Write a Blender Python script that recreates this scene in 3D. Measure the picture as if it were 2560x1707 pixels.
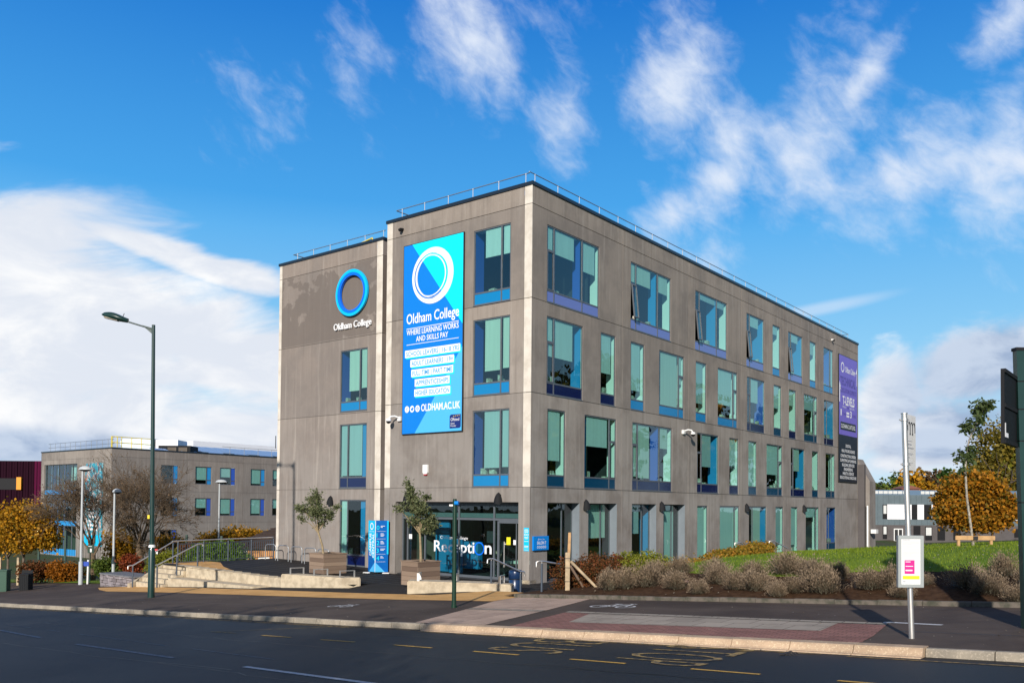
import bpy, bmesh, math, random
from mathutils import Vector, Matrix, noise
R = math.radians
scene = bpy.context.scene
for o in list(bpy.data.objects): bpy.data.objects.remove(o)

# ------------------------------------------------------------------ camera
CAMZ = 2.9286
PITCH, ROLL = 0.0229, 0.0086
cam_d = bpy.data.cameras.new('camera'); cam = bpy.data.objects.new('camera', cam_d)
scene.collection.objects.link(cam); scene.camera = cam
cr, sr, cp, sp = math.cos(ROLL), math.sin(ROLL), math.cos(PITCH), math.sin(PITCH)
m = Matrix(((cr, -sr, 0, 0), (-sp*sr, -sp*cr, -cp, 0), (cp*sr, cp*cr, -sp, CAMZ), (0, 0, 0, 1)))
cam.matrix_world = m
cam_d.sensor_width = 36; cam_d.lens = 36*2183.0/2560
cam_d.shift_y = (1214.9-853.5)/2560
cam_d.clip_start = 0.1; cam_d.clip_end = 3000

# ------------------------------------------------------------------ light
SUN_EL, SUN_AZ = 21.0, 12.0            # light travels towards azimuth 12 deg right of +Y
h = Vector((math.sin(R(SUN_AZ))*math.cos(R(SUN_EL)), math.cos(R(SUN_AZ))*math.cos(R(SUN_EL)), -math.sin(R(SUN_EL))))
sd = bpy.data.lights.new('sun', 'SUN'); sd.energy = 5.0; sd.angle = R(0.9); sd.color = (1.0, 0.93, 0.85)
so = bpy.data.objects.new('sun', sd); scene.collection.objects.link(so)
so.rotation_euler = h.to_track_quat('-Z', 'Y').to_euler(); so.location = (-20, -60, 40)

scene.view_settings.view_transform = 'Standard'; scene.view_settings.look = 'None'
scene.view_settings.exposure = 0.0; scene.view_settings.gamma = 1.0

# ------------------------------------------------------------------ node helper
class NT:
    def __init__(s, nt): s.nt = nt; s.n = nt.nodes; s.l = nt.links
    def add(s, t, **kw):
        n = s.n.new(t)
        ins = kw.pop('ins', {})
        for k, v in kw.items(): setattr(n, k, v)
        for k, v in ins.items():
            sock = n.inputs[k]
            if hasattr(v, 'is_output') or isinstance(v, bpy.types.NodeSocket): s.l.new(v, sock)
            else: sock.default_value = v
        return n
    def math(s, op, a, b=None, c=None, clamp=False):
        n = s.n.new('ShaderNodeMath'); n.operation = op; n.use_clamp = clamp
        for i, v in enumerate((a, b, c)):
            if v is None: continue
            if isinstance(v, bpy.types.NodeSocket): s.l.new(v, n.inputs[i])
            else: n.inputs[i].default_value = v
        return n.outputs[0]
    def mix(s, f, a, b, blend='MIX'):
        n = s.n.new('ShaderNodeMix'); n.data_type = 'RGBA'; n.blend_type = blend; n.clamp_factor = True
        for i, v in ((0, f), (6, a), (7, b)):
            if isinstance(v, bpy.types.NodeSocket): s.l.new(v, n.inputs[i])
            else: n.inputs[i].default_value = v if i == 0 else (tuple(v)+(1,))[:4]
        return n.outputs[2]
    def noise(s, vec, scale, detail=4, rough=.55, dim='3D', dist=0):
        n = s.n.new('ShaderNodeTexNoise'); n.noise_dimensions = dim
        s.l.new(vec, n.inputs['Vector'])
        n.inputs['Scale'].default_value = scale; n.inputs['Detail'].default_value = detail
        n.inputs['Roughness'].default_value = rough; n.inputs['Distortion'].default_value = dist
        return n.outputs['Fac']
    def ramp(s, f, a, b):          # smoothstep a..b
        n = s.n.new('ShaderNodeMapRange'); n.interpolation_type = 'SMOOTHSTEP'
        s.l.new(f, n.inputs[0]); n.inputs[1].default_value = a; n.inputs[2].default_value = b
        return n.outputs[0]
    def scalevec(s, vec, v):
        n = s.n.new('ShaderNodeVectorMath'); n.operation = 'MULTIPLY'
        s.l.new(vec, n.inputs[0]); n.inputs[1].default_value = v
        return n.outputs[0]

# ------------------------------------------------------------------ world: Nishita sky with procedural clouds by direction
world = bpy.data.worlds.new('World'); scene.world = world; world.use_nodes = True
W_ = NT(world.node_tree); W_.n.clear()
sky = W_.add('ShaderNodeTexSky'); sky.sky_type = 'NISHITA'; sky.sun_disc = False
sky.sun_elevation = R(SUN_EL); sky.sun_rotation = R(180+SUN_AZ)
sky.altitude = 200; sky.air_density = 1.0; sky.dust_density = 0.35; sky.ozone_density = 2.2
hs = W_.add('ShaderNodeHueSaturation', ins={'Saturation': 1.35, 'Value': 1.0, 'Color': sky.outputs[0]})
tc = W_.add('ShaderNodeTexCoord'); d = tc.outputs['Generated']
nz = W_.add('ShaderNodeVectorMath', operation='NORMALIZE', ins={0: d}); d = nz.outputs[0]
sx = W_.add('ShaderNodeSeparateXYZ', ins={0: d})
az = W_.math('MULTIPLY', W_.math('ARCTAN2', sx.outputs[0], sx.outputs[1]), 180/math.pi)
el = W_.math('MULTIPLY', W_.math('ARCSINE', sx.outputs[2]), 180/math.pi)
ae = W_.add('ShaderNodeCombineXYZ', ins={0: az, 1: el, 2: 0.0}).outputs[0]
warp = W_.noise(W_.scalevec(ae, (.08, .12, 1)), 1.0, 3, .6)
def cloud_noise(rot, sxx, syy, sc, det=9, rough=.6, seed=0.0):
    mp = W_.add('ShaderNodeMapping', ins={'Vector': ae, 'Rotation': (0, 0, R(rot)), 'Location': (seed, seed*.7, seed)})
    v = W_.scalevec(mp.outputs[0], (sxx, syy, 1))
    return W_.noise(v, sc, det, rough, dist=.35)
def blob(ca, ce, ra, re, rot=0):
    """soft elliptical area of the sky in degrees azimuth / elevation"""
    x = W_.math('SUBTRACT', az, ca); y = W_.math('SUBTRACT', el, ce)
    c_, s_ = math.cos(R(rot)), math.sin(R(rot))
    xr = W_.math('ADD', W_.math('MULTIPLY', x, c_/ra), W_.math('MULTIPLY', y, s_/ra))
    yr = W_.math('ADD', W_.math('MULTIPLY', x, -s_/re), W_.math('MULTIPLY', y, c_/re))
    q = W_.math('SQRT', W_.math('ADD', W_.math('MULTIPLY', xr, xr), W_.math('MULTIPLY', yr, yr)))
    return W_.math('SUBTRACT', 1.0, q)      # 1 at centre, 0 at rim
def mx(*a):
    r = a[0]
    for b in a[1:]: r = W_.math('MAXIMUM', r, b)
    return r
WISPS = [(-2.8, 28.4, 5.2, 4.8, 0), (3.4, 24.3, 2.8, 5.0, 10), (11.0, 26.0, 5.0, 4.2, 20), (14.3, 22.6, 3.4, 3.4, 40), (10.3, 18.4, 3.0, 2.6, 40), (13.6, 20.4, 4.2, 2.4, 40), (18.6, 22.0, 6.2, 4.6, 35),
         (22.0, 24.8, 4.2, 1.5, 50), (25.0, 19.6, 6.4, 4.2, 20), (30.0, 19.2, 5.6, 5.2, 40), (29.8, 26.2, 3.0, 2.0, 30), (35, 21, 5, 5, 40), (-42, 30, 8, 5, 0), (60, 25, 14, 9, 30)]
FAINT = [(-9.8, 27.9, 2.4, 2.8, 20), (-15.5, 23.0, 3.0, 2.4, 50), (22, 27.5, 1.6, 1.4, 0), (13, 15.0, 4.5, 2.2, 50), (1, 29.5, 4, 2, 0)]
wm = mx(*[blob(*b) for b in WISPS]+[W_.math('MULTIPLY', blob(*b), .30) for b in FAINT])
BANK = [(-28, 9.8, 15, 8.6, -14), (-38, 12.0, 12, 8, -12), (-17, 9, 10, 4.5, -10), (-20, 14.6, 9, 1.2, -12)]
bm_ = mx(*[blob(*b) for b in BANK])
LOW = [(-30, 4.0, 14, 2.6, 0), (-16, 4.5, 8, 2.2, 0), (26, 4.0, 7, 3.2, 10), (28.5, 8.4, 5, 2.6, 15), (23.5, 6, 2.4, 4, 0), (36, 6, 5, 4, 0), (-45,4,9,3,0)]
lm = mx(*[blob(*b) for b in LOW])
n1 = W_.math('ADD', W_.math('MULTIPLY', cloud_noise(55, .13, .22, 1.0, 10, .56, 3.1), .6), W_.math('MULTIPLY', cloud_noise(30, .45, .8, 1.0, 8, .6, 7.7), .4))
n2 = cloud_noise(-14, .08, .30, 1.0, 8, .58, 9.0)
n3 = cloud_noise(0, .14, .28, 1.0, 9, .58, 5.5)
wisp = W_.ramp(W_.math('ADD', W_.math('MULTIPLY', wm, .72), W_.math('MULTIPLY', W_.math('SUBTRACT', n1, .5), 2.3)), -.02, 1.02)
wisp = W_.math('MULTIPLY', wisp, .95)
bank = W_.ramp(W_.math('ADD', W_.math('MULTIPLY', bm_, .95), W_.math('MULTIPLY', W_.math('SUBTRACT', n2, .5), 1.5)), -.02, .50)
low = W_.ramp(W_.math('ADD', W_.math('MULTIPLY', lm, .9), W_.math('MULTIPLY', W_.math('SUBTRACT', n3, .5), 1.7)), .02, .50)
trail = W_.math('MULTIPLY', W_.ramp(blob(19.2, 12.2, 6.0, .55, 8), 0, .8), .42)
veil = W_.math('MULTIPLY', W_.ramp(el, 12.0, -2.0), .25)
bright = W_.mix(W_.math('MULTIPLY', W_.ramp(n3, .42, .72), 1.0), (7.6, 8.1, 9.0), (10.2, 10.2, 10.2))
grey = W_.mix(W_.ramp(n3, .40, .60), (2.9, 4.0, 6.0), (5.6, 6.6, 8.2))
greyL = W_.math('MULTIPLY', W_.ramp(mx(blob(28, 8.0, 8, 4.2, 15), blob(26, 4.0, 5, 1.6), blob(-30, 3.0, 12, 1.8, 0), blob(30, 5, 8, 2)), .0, .6), 1.0)
cloudcol = W_.mix(W_.math('MULTIPLY', greyL, .95), bright, grey)
def lin(x, a, b):
    n = W_.n.new('ShaderNodeMapRange'); W_.l.new(x, n.inputs[0]); n.inputs[1].default_value = a; n.inputs[2].default_value = b; return n.outputs[0]
blue = W_.mix(lin(el, 0, 9), (5.8, 8.0, 9.6), (3.1, 6.6, 9.4))
blue = W_.mix(lin(el, 8, 19), blue, (.80, 4.2, 8.9))
blue = W_.mix(lin(el, 17, 34), blue, (.0, 1.38, 6.0))
skyc = W_.mix(.95, hs.outputs[0], blue)
c0 = W_.mix(veil, skyc, (7.0, 8.4, 9.6))
c1 = W_.mix(mx(wisp, trail), c0, (7.9, 8.6, 9.8))
c2 = W_.mix(bank, c1, bright)
c3 = W_.mix(low, c2, cloudcol)
grey_fill = W_.math('MAXIMUM', W_.ramp(el, 36.0, 52.0), W_.ramp(sx.outputs[1], -.30, -.6))     # added unseen grey overhead and behind, neutralises the blue fill light
grey_fill = W_.math('MULTIPLY', grey_fill, W_.math('MULTIPLY', W_.ramp(el, 4.0, 16.0), .82))
c3 = W_.mix(grey_fill, c3, (2.0, 1.9, 1.85))
bg = W_.add('ShaderNodeBackground', ins={'Color': c3, 'Strength': 0.10})
wo = W_.add('ShaderNodeOutputWorld', ins={0: bg.outputs[0]})

# ------------------------------------------------------------------ materials
MATS = {}
def mat(name, col, rough=.6, metal=0, var=0.0, vscale=3, bump=0.0, bscale=40, spec=.5, coat=0, vcol=None, rnd=None, emis=None):
    """principled material; var/vcol = mottled second colour, rnd = colour for face attribute 'rnd'"""
    if name in MATS: return MATS[name]
    mt = bpy.data.materials.new(name); mt.use_nodes = True; t = NT(mt.node_tree)
    b = t.n['Principled BSDF']; MATS[name] = mt
    b.inputs['Roughness'].default_value = rough; b.inputs['Metallic'].default_value = metal
    b.inputs['Specular IOR Level'].default_value = spec; b.inputs['Coat Weight'].default_value = coat
    g = t.add('ShaderNodeNewGeometry').outputs['Position']
    c = tuple(col)+(1,)
    out = None
    if rnd is not None:
        a = t.add('ShaderNodeAttribute', attribute_name='rnd').outputs['Fac']
        out = t.mix(a, col, rnd)
    if var or vcol:
        f = t.noise(g, vscale, 5, .6)
        f = t.ramp(f, .35, .68)
        v = vcol if vcol else tuple(x*(1-var) for x in col)
        out = t.mix(f, out if out else col, v) if vcol else t.mix(f, out if out else col, v)
        if rnd is not None and var and not vcol:
            pass
    if out: t.l.new(out, b.inputs['Base Color'])
    else: b.inputs['Base Color'].default_value = c
    if bump:
        bn = t.add('ShaderNodeBump', ins={'Strength': bump, 'Distance': .02, 'Height': t.noise(g, bscale, 4, .6)})
        t.l.new(bn.outputs[0], b.inputs['Normal'])
    if emis:
        b.inputs['Emission Color'].default_value = c; b.inputs['Emission Strength'].default_value = emis
    return mt

def concrete(name, a, b_, c_):
    mt = bpy.data.materials.new(name); mt.use_nodes = True; t = NT(mt.node_tree); MATS[name] = mt
    b = t.n['Principled BSDF']; b.inputs['Roughness'].default_value = .82; b.inputs['Specular IOR Level'].default_value = .35
    g = t.add('ShaderNodeNewGeometry').outputs['Position']
    z = t.add('ShaderNodeSeparateXYZ', ins={0: g}).outputs[2]
    n1 = t.noise(g, .55, 5, .6); n2 = t.noise(g, 2.6, 6, .65)
    st = t.noise(t.scalevec(g, (5.5, 5.5, .35)), 1.0, 4, .6)      # rain streaks
    fine = t.noise(g, 38, 3, .6)
    rnd = t.add('ShaderNodeAttribute', attribute_name='rnd').outputs['Fac']
    zz = t.ramp(z, 3.0, 12.0)
    base = t.mix(zz, b_, a)                                   # upper precast panels are browner
    base = t.mix(t.math('MULTIPLY', t.ramp(n1, .40, .64), .75), base, c_)
    base = t.mix(t.math('MULTIPLY', t.ramp(n2, .48, .75), .22), base, tuple(min(1, x*1.35) for x in a))
    base = t.mix(t.math('MULTIPLY', t.ramp(st, .52, .74), .34), base, (.50, .45, .39))
    base = t.mix(t.math('MULTIPLY', t.ramp(st, .48, .28), .38), base, (.17, .14, .115))
    if name == 'grey_concrete':       # damp patch on the blank top panel of the wing
        dp = t.math('MULTIPLY', t.ramp(z, 10.88, 10.95), t.ramp(z, 14.44, 14.40))
        hn = t.math('ADD', t.noise(g, .42, 5, .6, dist=.3), t.math('MULTIPLY', t.math('SUBTRACT', 13.6, z), .045))
        base = t.mix(t.math('MULTIPLY', t.math('MULTIPLY', dp, t.ramp(hn, .46, .485)), .62), base, (.13, .10, .08))
    dark = t.mix(t.math('MULTIPLY', t.math('SUBTRACT', 1.0, rnd), .55), base, (.15, .135, .125))
    dark = t.mix(t.math('MULTIPLY', t.ramp(fine, .3, .7), .12), dark, (.12, .11, .10))
    t.l.new(dark, b.inputs['Base Color'])
    bn = t.add('ShaderNodeBump', ins={'Strength': .25, 'Distance': .01, 'Height': t.noise(g, 14, 5, .65)})
    t.l.new(bn.outputs[0], b.inputs['Normal'])
    return mt
concrete('precast_concrete', (.312, .262, .218), (.325, .297, .268), (.205, .175, .150))
concrete('grey_concrete', (.30, .245, .205), (.28, .25, .225), (.235, .20, .175))
mat('white_precast', (.72, .66, .57), .8, vcol=(.56, .50, .42), vscale=1.6, bump=.1)
mat('cast_concrete', (.58, .49, .35), .85, vcol=(.40, .33, .23), vscale=3.5, bump=.35, bscale=22)
mat('coping_metal', (.018, .027, .04), .4, metal=.3, spec=.6)
mat('frame_grey', (.105, .118, .135), .45, var=.1, spec=.5)
mat('reveal_grey', (.19, .225, .255), .5, var=.08)
mat('galvanised', (.40, .42, .44), .45, metal=.7, var=.15, vscale=10)
mat('stainless', (.74, .71, .67), .42, metal=.85, var=.1, vscale=6)
mat('post_slate', (.060, .078, .105), .45)
mat('white_paint', (.80, .80, .78), .5, var=.06, vscale=8)
mat('black_plastic', (.010, .010, .012), .6, spec=.25); mat('lamp_grey', (.46, .49, .50), .5)
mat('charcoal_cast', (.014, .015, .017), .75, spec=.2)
mat('dark_green_paint', (.010, .040, .034), .35, coat=.3, var=.15)
mat('mid_green_paint', (.006, .038, .020), .4, var=.15)
mat('green_cabinet', (.015, .07, .04), .5)
mat('navy_plastic', (.012, .035, .10), .28, coat=.4, var=.1)

mat('paint_white_int', (.82, .83, .78), .8)
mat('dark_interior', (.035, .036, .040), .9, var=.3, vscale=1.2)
mat('blue_wall_paint', (.02, .27, .62), .6)
mat('royal_blue_paint', (.03, .10, .50), .6)
mat('spandrel_navy', (.003, .009, .065), .12, spec=.6)
mat('spandrel_azure', (.005, .20, .46), .15, spec=.5)
mat('spandrel_teal', (.003, .050, .11), .12, spec=.6)
mat('spandrel_lilac', (.13, .15, .42), .08, spec=.9)
mat('timber_old', (.33, .235, .165), .8, rnd=(.14, .09, .062), bump=.35, bscale=18)
mat('timber_new', (.55, .33, .15), .75, var=.25, vscale=6, bump=.2)
mat('timber_stake', (.52, .40, .25), .8, var=.35, vscale=5, bump=.2)
mat('soil', (.080, .044, .024), .95, spec=.1, vcol=(.042, .022, .012), vscale=7, bump=1.0, bscale=16)
mat('banner_blue', (.0, .20, .70), .45); mat('banner_cyan', (.0, .78, .98), .45)
mat('banner_sky', (.08, .47, .88), .45); mat('print_white', (.90, .90, .90), .5)
mat('banner_navy', (.01, .025, .17), .45); mat('banner_purple', (.19, .14, .58), .5)
mat('banner_indigo', (.10, .075, .36), .5)
mat('banner_black', (.014, .014, .020), .5); mat('print_grey', (.055, .055, .065), .5)
mat('print_gold', (.75, .55, .15), .5); mat('print_cyan', (.0, .55, .90), .5)
mat('print_yellow', (.85, .75, .02), .5); mat('print_magenta', (.62, .02, .25), .5)
mat('ink_black', (.02, .02, .022), .5)
mat('ring_blue', (.0, .16, .90), .35); mat('ring_cyan', (.0, .52, .92), .35)
mat('totem_blue', (.0, .12, .46), .35, coat=.3)
mat('salon_blue', (.0, .23, .72), .35)
mat('burgundy_cladding', (.016, .0015, .008), .8, spec=.1); mat('magenta_cladding', (.075, .002, .028), .7, spec=.1)
mat('zinc', (.115, .155, .175), .5, var=.12, vscale=.8); mat('white_render', (.82, .82, .84), .7)
mat('roof_blue', (.10, .17, .26), .5)
mat('roof_tile', (.055, .036, .028), .85, var=.35, vscale=6)
mat('orange_timber', (.55, .27, .09), .7, var=.2)
mat('solar_panel', (.26, .40, .62), .45, spec=.5)
mat('hvac_metal', (.42, .47, .50), .4, metal=.6, var=.15)
mat('safety_yellow', (.80, .62, .02), .45); mat('amber_paint', (.75, .30, .01), .5)
mat('bark_grey', (.15, .115, .085), .9, var=.35, vscale=8)
mat('bark_dark', (.17, .12, .075), .95, var=.3, vscale=5)
mat('bark_olive', (.34, .26, .15), .85, var=.3, vscale=14)
mat('bark_pale', (.42, .38, .32), .8, vcol=(.16, .13, .10), vscale=14)
mat('line_white', (.70, .70, .68), .7, vcol=(.42, .42, .42), vscale=25)
mat('line_white_worn_shaded', (.20, .235, .29), .7, vcol=(.045, .05, .06), vscale=14)  # worn white paint, with bluish shade put into the colour
mat('line_yellow', (.72, .42, .06), .7, vcol=(.42, .25, .05), vscale=20)
mat('line_yellow_worn', (.42, .28, .08), .75, vcol=(.045, .043, .04), vscale=9)
mat('case_grey', (.42, .45, .44), .45, metal=.3); mat('print_ink', (.35, .37, .42), .6); mat('print_pink', (.75, .45, .42), .7); mat('paper_white', (.72, .73, .72), .7)
mat('strip_ink', (.0, .33, .72), .6)
mat('drain_iron', (.05, .045, .04), .6, metal=.5)
mat('terracotta', (.20, .075, .05), .8)
mat('sign_red', (.6, .02, .03), .5); mat('sign_blue', (.01, .06, .42), .45)
mat('skin', (.55, .36, .27), .6); mat('cloth_dark', (.03, .032, .04), .85)
mat('fence_green', (.012, .045, .03), .5)

def leafmat(name, a, b, rough=.6, trans=.35):
    mt = bpy.data.materials.new(name); mt.use_nodes = True; t = NT(mt.node_tree); MATS[name] = mt
    t.n.remove(t.n['Principled BSDF'])
    at = t.add('ShaderNodeAttribute', attribute_name='rnd').outputs['Fac']
    col = t.mix(at, a, b)
    di = t.add('ShaderNodeBsdfPrincipled', ins={'Base Color': col, 'Roughness': rough, 'Specular IOR Level': .25})
    tr = t.add('ShaderNodeBsdfTranslucent', ins={'Color': col})
    mxn = t.add('ShaderNodeMixShader', ins={0: trans, 1: di.outputs[0], 2: tr.outputs[0]})
    t.l.new(mxn.outputs[0], t.n['Material Output'].inputs[0])
leafmat('leaf_olive', (.050, .075, .028), (.27, .29, .14))
leafmat('leaf_gold', (.09, .085, .010), (.72, .34, .015))
leafmat('leaf_orange', (.13, .060, .008), (.50, .17, .012))
leafmat('leaf_maple', (.075, .085, .008), (.60, .24, .016))
leafmat('leaf_olivegold', (.07, .075, .012), (.34, .24, .03))
leafmat('leaf_copper', (.028, .036, .010), (.27, .085, .028))
leafmat('leaf_green', (.030, .065, .010), (.16, .21, .03))
leafmat('leaf_yellowgreen', (.09, .12, .012), (.34, .33, .03))
leafmat('leaf_darkgreen', (.022, .055, .010), (.10, .19, .025))
leafmat('leaf_conifer', (.05, .11, .008), (.17, .28, .02))
leafmat('leaf_rust', (.12, .03, .012), (.42, .09, .03))
leafmat('leaf_mixed', (.11, .13, .01), (.50, .24, .03))
leafmat('leaf_brown', (.10, .06, .03), (.22, .13, .06))
leafmat('leaf_sapling', (.035, .055, .015), (.11, .15, .05))
leafmat('woods_mixed', (.030, .038, .012), (.12, .10, .03))
leafmat('lavender_spike', (.10, .072, .045), (.40, .30, .20), trans=.2)
leafmat('lavender_base', (.12, .12, .08), (.30, .28, .20), trans=.2)
leafmat('grass_blade', (.08, .14, .008), (.30, .38, .03), trans=.4)

def fabric(name, col, tr=.35):
    mt = bpy.data.materials.new(name); mt.use_nodes = True; t = NT(mt.node_tree); MATS[name] = mt
    t.n.remove(t.n['Principled BSDF'])
    g = t.add('ShaderNodeNewGeometry').outputs['Position']
    c = t.mix(t.ramp(t.noise(t.scalevec(g, (9, 9, .4)), 1, 3, .5), .3, .7), col, tuple(x*.93 for x in col))
    a = t.add('ShaderNodeBsdfDiffuse', ins={'Color': c}); b_ = t.add('ShaderNodeBsdfTranslucent', ins={'Color': c})
    mxn = t.add('ShaderNodeMixShader', ins={0: tr, 1: a.outputs[0], 2: b_.outputs[0]})
    t.l.new(mxn.outputs[0], t.n['Material Output'].inputs[0])
fabric('blind_fabric', (.86, .88, .86), .28); fabric('blind_cream', (.84, .82, .74), .25); fabric('blind_grey', (.62, .66, .68), .22)
def glassmat(name, tint, refl=.10, rcol=(1, 1, 1)):
    mt = bpy.data.materials.new(name); mt.use_nodes = True; t = NT(mt.node_tree); MATS[name] = mt
    t.n.remove(t.n['Principled BSDF'])
    tr = t.add('ShaderNodeBsdfTransparent', ins={'Color': tint+(1,)})
    gp = t.add('ShaderNodeNewGeometry').outputs['Position']
    bn = t.add('ShaderNodeBump', ins={'Strength': .35, 'Distance': .012, 'Height': t.noise(gp, 1.1, 2, .5)})
    gl = t.add('ShaderNodeBsdfGlossy', ins={'Color': rcol+(1,), 'Roughness': .0, 'Normal': bn.outputs[0]})
    ge = t.add('ShaderNodeNewGeometry')
    dt = t.add('ShaderNodeVectorMath', operation='DOT_PRODUCT', ins={0: ge.outputs['Normal'], 1: ge.outputs['Incoming']}).outputs['Value']
    fr = t.math('POWER', t.math('SUBTRACT', 1.0, t.math('ABSOLUTE', dt)), 4.6)      # Schlick, the same from both sides
    f = t.math('ADD', t.math('MULTIPLY', fr, 1.0), refl+.055, clamp=True)
    mxn = t.add('ShaderNodeMixShader', ins={0: f, 1: tr.outputs[0], 2: gl.outputs[0]})
    t.l.new(mxn.outputs[0], t.n['Material Output'].inputs[0])
glassmat('glass_green', (.56, .83, .78), .04)
glassmat('glass_entrance', (.50, .72, .66), .02)

def ground_mat(name, a, b_, rough, bscale=60, bump=.4, patch=.5, speck=None, extra=None):
    mt = bpy.data.materials.new(name); mt.use_nodes = True; t = NT(mt.node_tree); MATS[name] = mt
    b = t.n['Principled BSDF']; b.inputs['Specular IOR Level'].default_value = .33 if name == 'road_asphalt' else .2
    g = t.add('ShaderNodeNewGeometry').outputs['Position']
    n1 = t.noise(g, patch, 6, .62, dist=.6); n2 = t.noise(g, bscale, 3, .7)
    base = t.mix(t.ramp(n1, .34, .66), a, b_)
    base = t.mix(t.math('MULTIPLY', t.ramp(n2, .5, .75), .5), base, tuple(min(1, x*2.1) for x in a))
    if speck:
        v = t.add('ShaderNodeTexVoronoi', ins={'Vector': g, 'Scale': 1.6}); 
        base = t.mix(t.ramp(v.outputs['Distance'], .035, .02), base, speck)
    t.l.new(base, b.inputs['Base Color'])
    t.l.new(t.math('ADD', t.math('MULTIPLY', n1, .22), rough-.11), b.inputs['Roughness'])
    bn = t.add('ShaderNodeBump', ins={'Strength': bump, 'Distance': .006, 'Height': t.noise(g, bscale*1.3, 3, .7)})
    t.l.new(bn.outputs[0], b.inputs['Normal'])
    return mt
ground_mat('road_asphalt', (.0055, .0065, .0075), (.013, .015, .017), .60, 70, .6, .22)
ground_mat('pavement_asphalt', (.060, .044, .035), (.105, .080, .064), .85, 60, .4, .35, speck=(.35, .34, .33))
ground_mat('plaza_asphalt', (.016, .0145, .0135), (.030, .027, .025), .8, 50, .5, .4)
ground_mat('terrain_ground', (.05, .08, .018), (.07, .06, .03), .95, 6, .3, .1)
ground_mat('lawn', (.095, .165, .010), (.165, .24, .018), .9, 30, .8, .6)
ground_mat('bus_stone', (.58, .42, .28), (.42, .30, .20), .8, 30, .3, 1.6)
ground_mat('grey_stone', (.36, .31, .24), (.25, .22, .175), .85, 30, .4, 1.3)

def brickmat(name, c1, c2, mortar, bw, bh, off=.5, msize=.012, rough=.8, bump=.4, slant=None):
    """paving / masonry pattern laid along UVs in metres"""
    mt = bpy.data.materials.new(name); mt.use_nodes = True; t = NT(mt.node_tree); MATS[name] = mt
    b = t.n['Principled BSDF']; b.inputs['Roughness'].default_value = rough; b.inputs['Specular IOR Level'].default_value = .12
    uv = t.add('ShaderNodeUVMap').outputs[0]
    br = t.add('ShaderNodeTexBrick', offset=off, ins={'Vector': uv, 'Color1': c1+(1,), 'Color2': c2+(1,), 'Mortar': mortar+(1,), 'Scale': 1.0,
              'Mortar Size': msize, 'Mortar Smooth': .2, 'Bias': 0.0, 'Brick Width': bw, 'Row Height': bh})
    g = t.add('ShaderNodeNewGeometry').outputs['Position']
    col = t.mix(t.math('MULTIPLY', t.ramp(t.noise(g, 1.1, 6, .65), .45, .70), .5), br.outputs['Color'], tuple(x*.5 for x in c2))
    t.l.new(col, b.inputs['Base Color'])
    bn = t.add('ShaderNodeBump', ins={'Strength': bump, 'Distance': .01, 'Height': t.math('SUBTRACT', 1.0, br.outputs['Fac'])})
    t.l.new(bn.outputs[0], b.inputs['Normal'])
    return mt
brickmat('tactile_buff', (.72, .42, .16), (.66, .37, .13), (.42, .25, .10), .4, .4, 0, .008)
brickmat('tactile_pink', (.56, .41, .31), (.48, .35, .27), (.20, .15, .12), .8, .2, 0, .012)
brickmat('red_block', (.36, .18, .145), (.27, .14, .115), (.10, .06, .05), .21, .105, .5, .007)
brickmat('grey_slab', (.42, .36, .29), (.36, .31, .25), (.12, .10, .08), .6, .6, .5, .009)
brickmat('stone_sett', (.40, .35, .28), (.30, .27, .22), (.07, .06, .05), .42, .2, .5, .012)
brickmat('grey_brick', (.20, .18, .175), (.16, .145, .14), (.11, .10, .10), .45, .15, .5, .01)
brickmat('clerestory', (.70, .80, .78), (.62, .74, .74), (.09, .14, .20), 1.15, 2.0, 0, .08)

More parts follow.
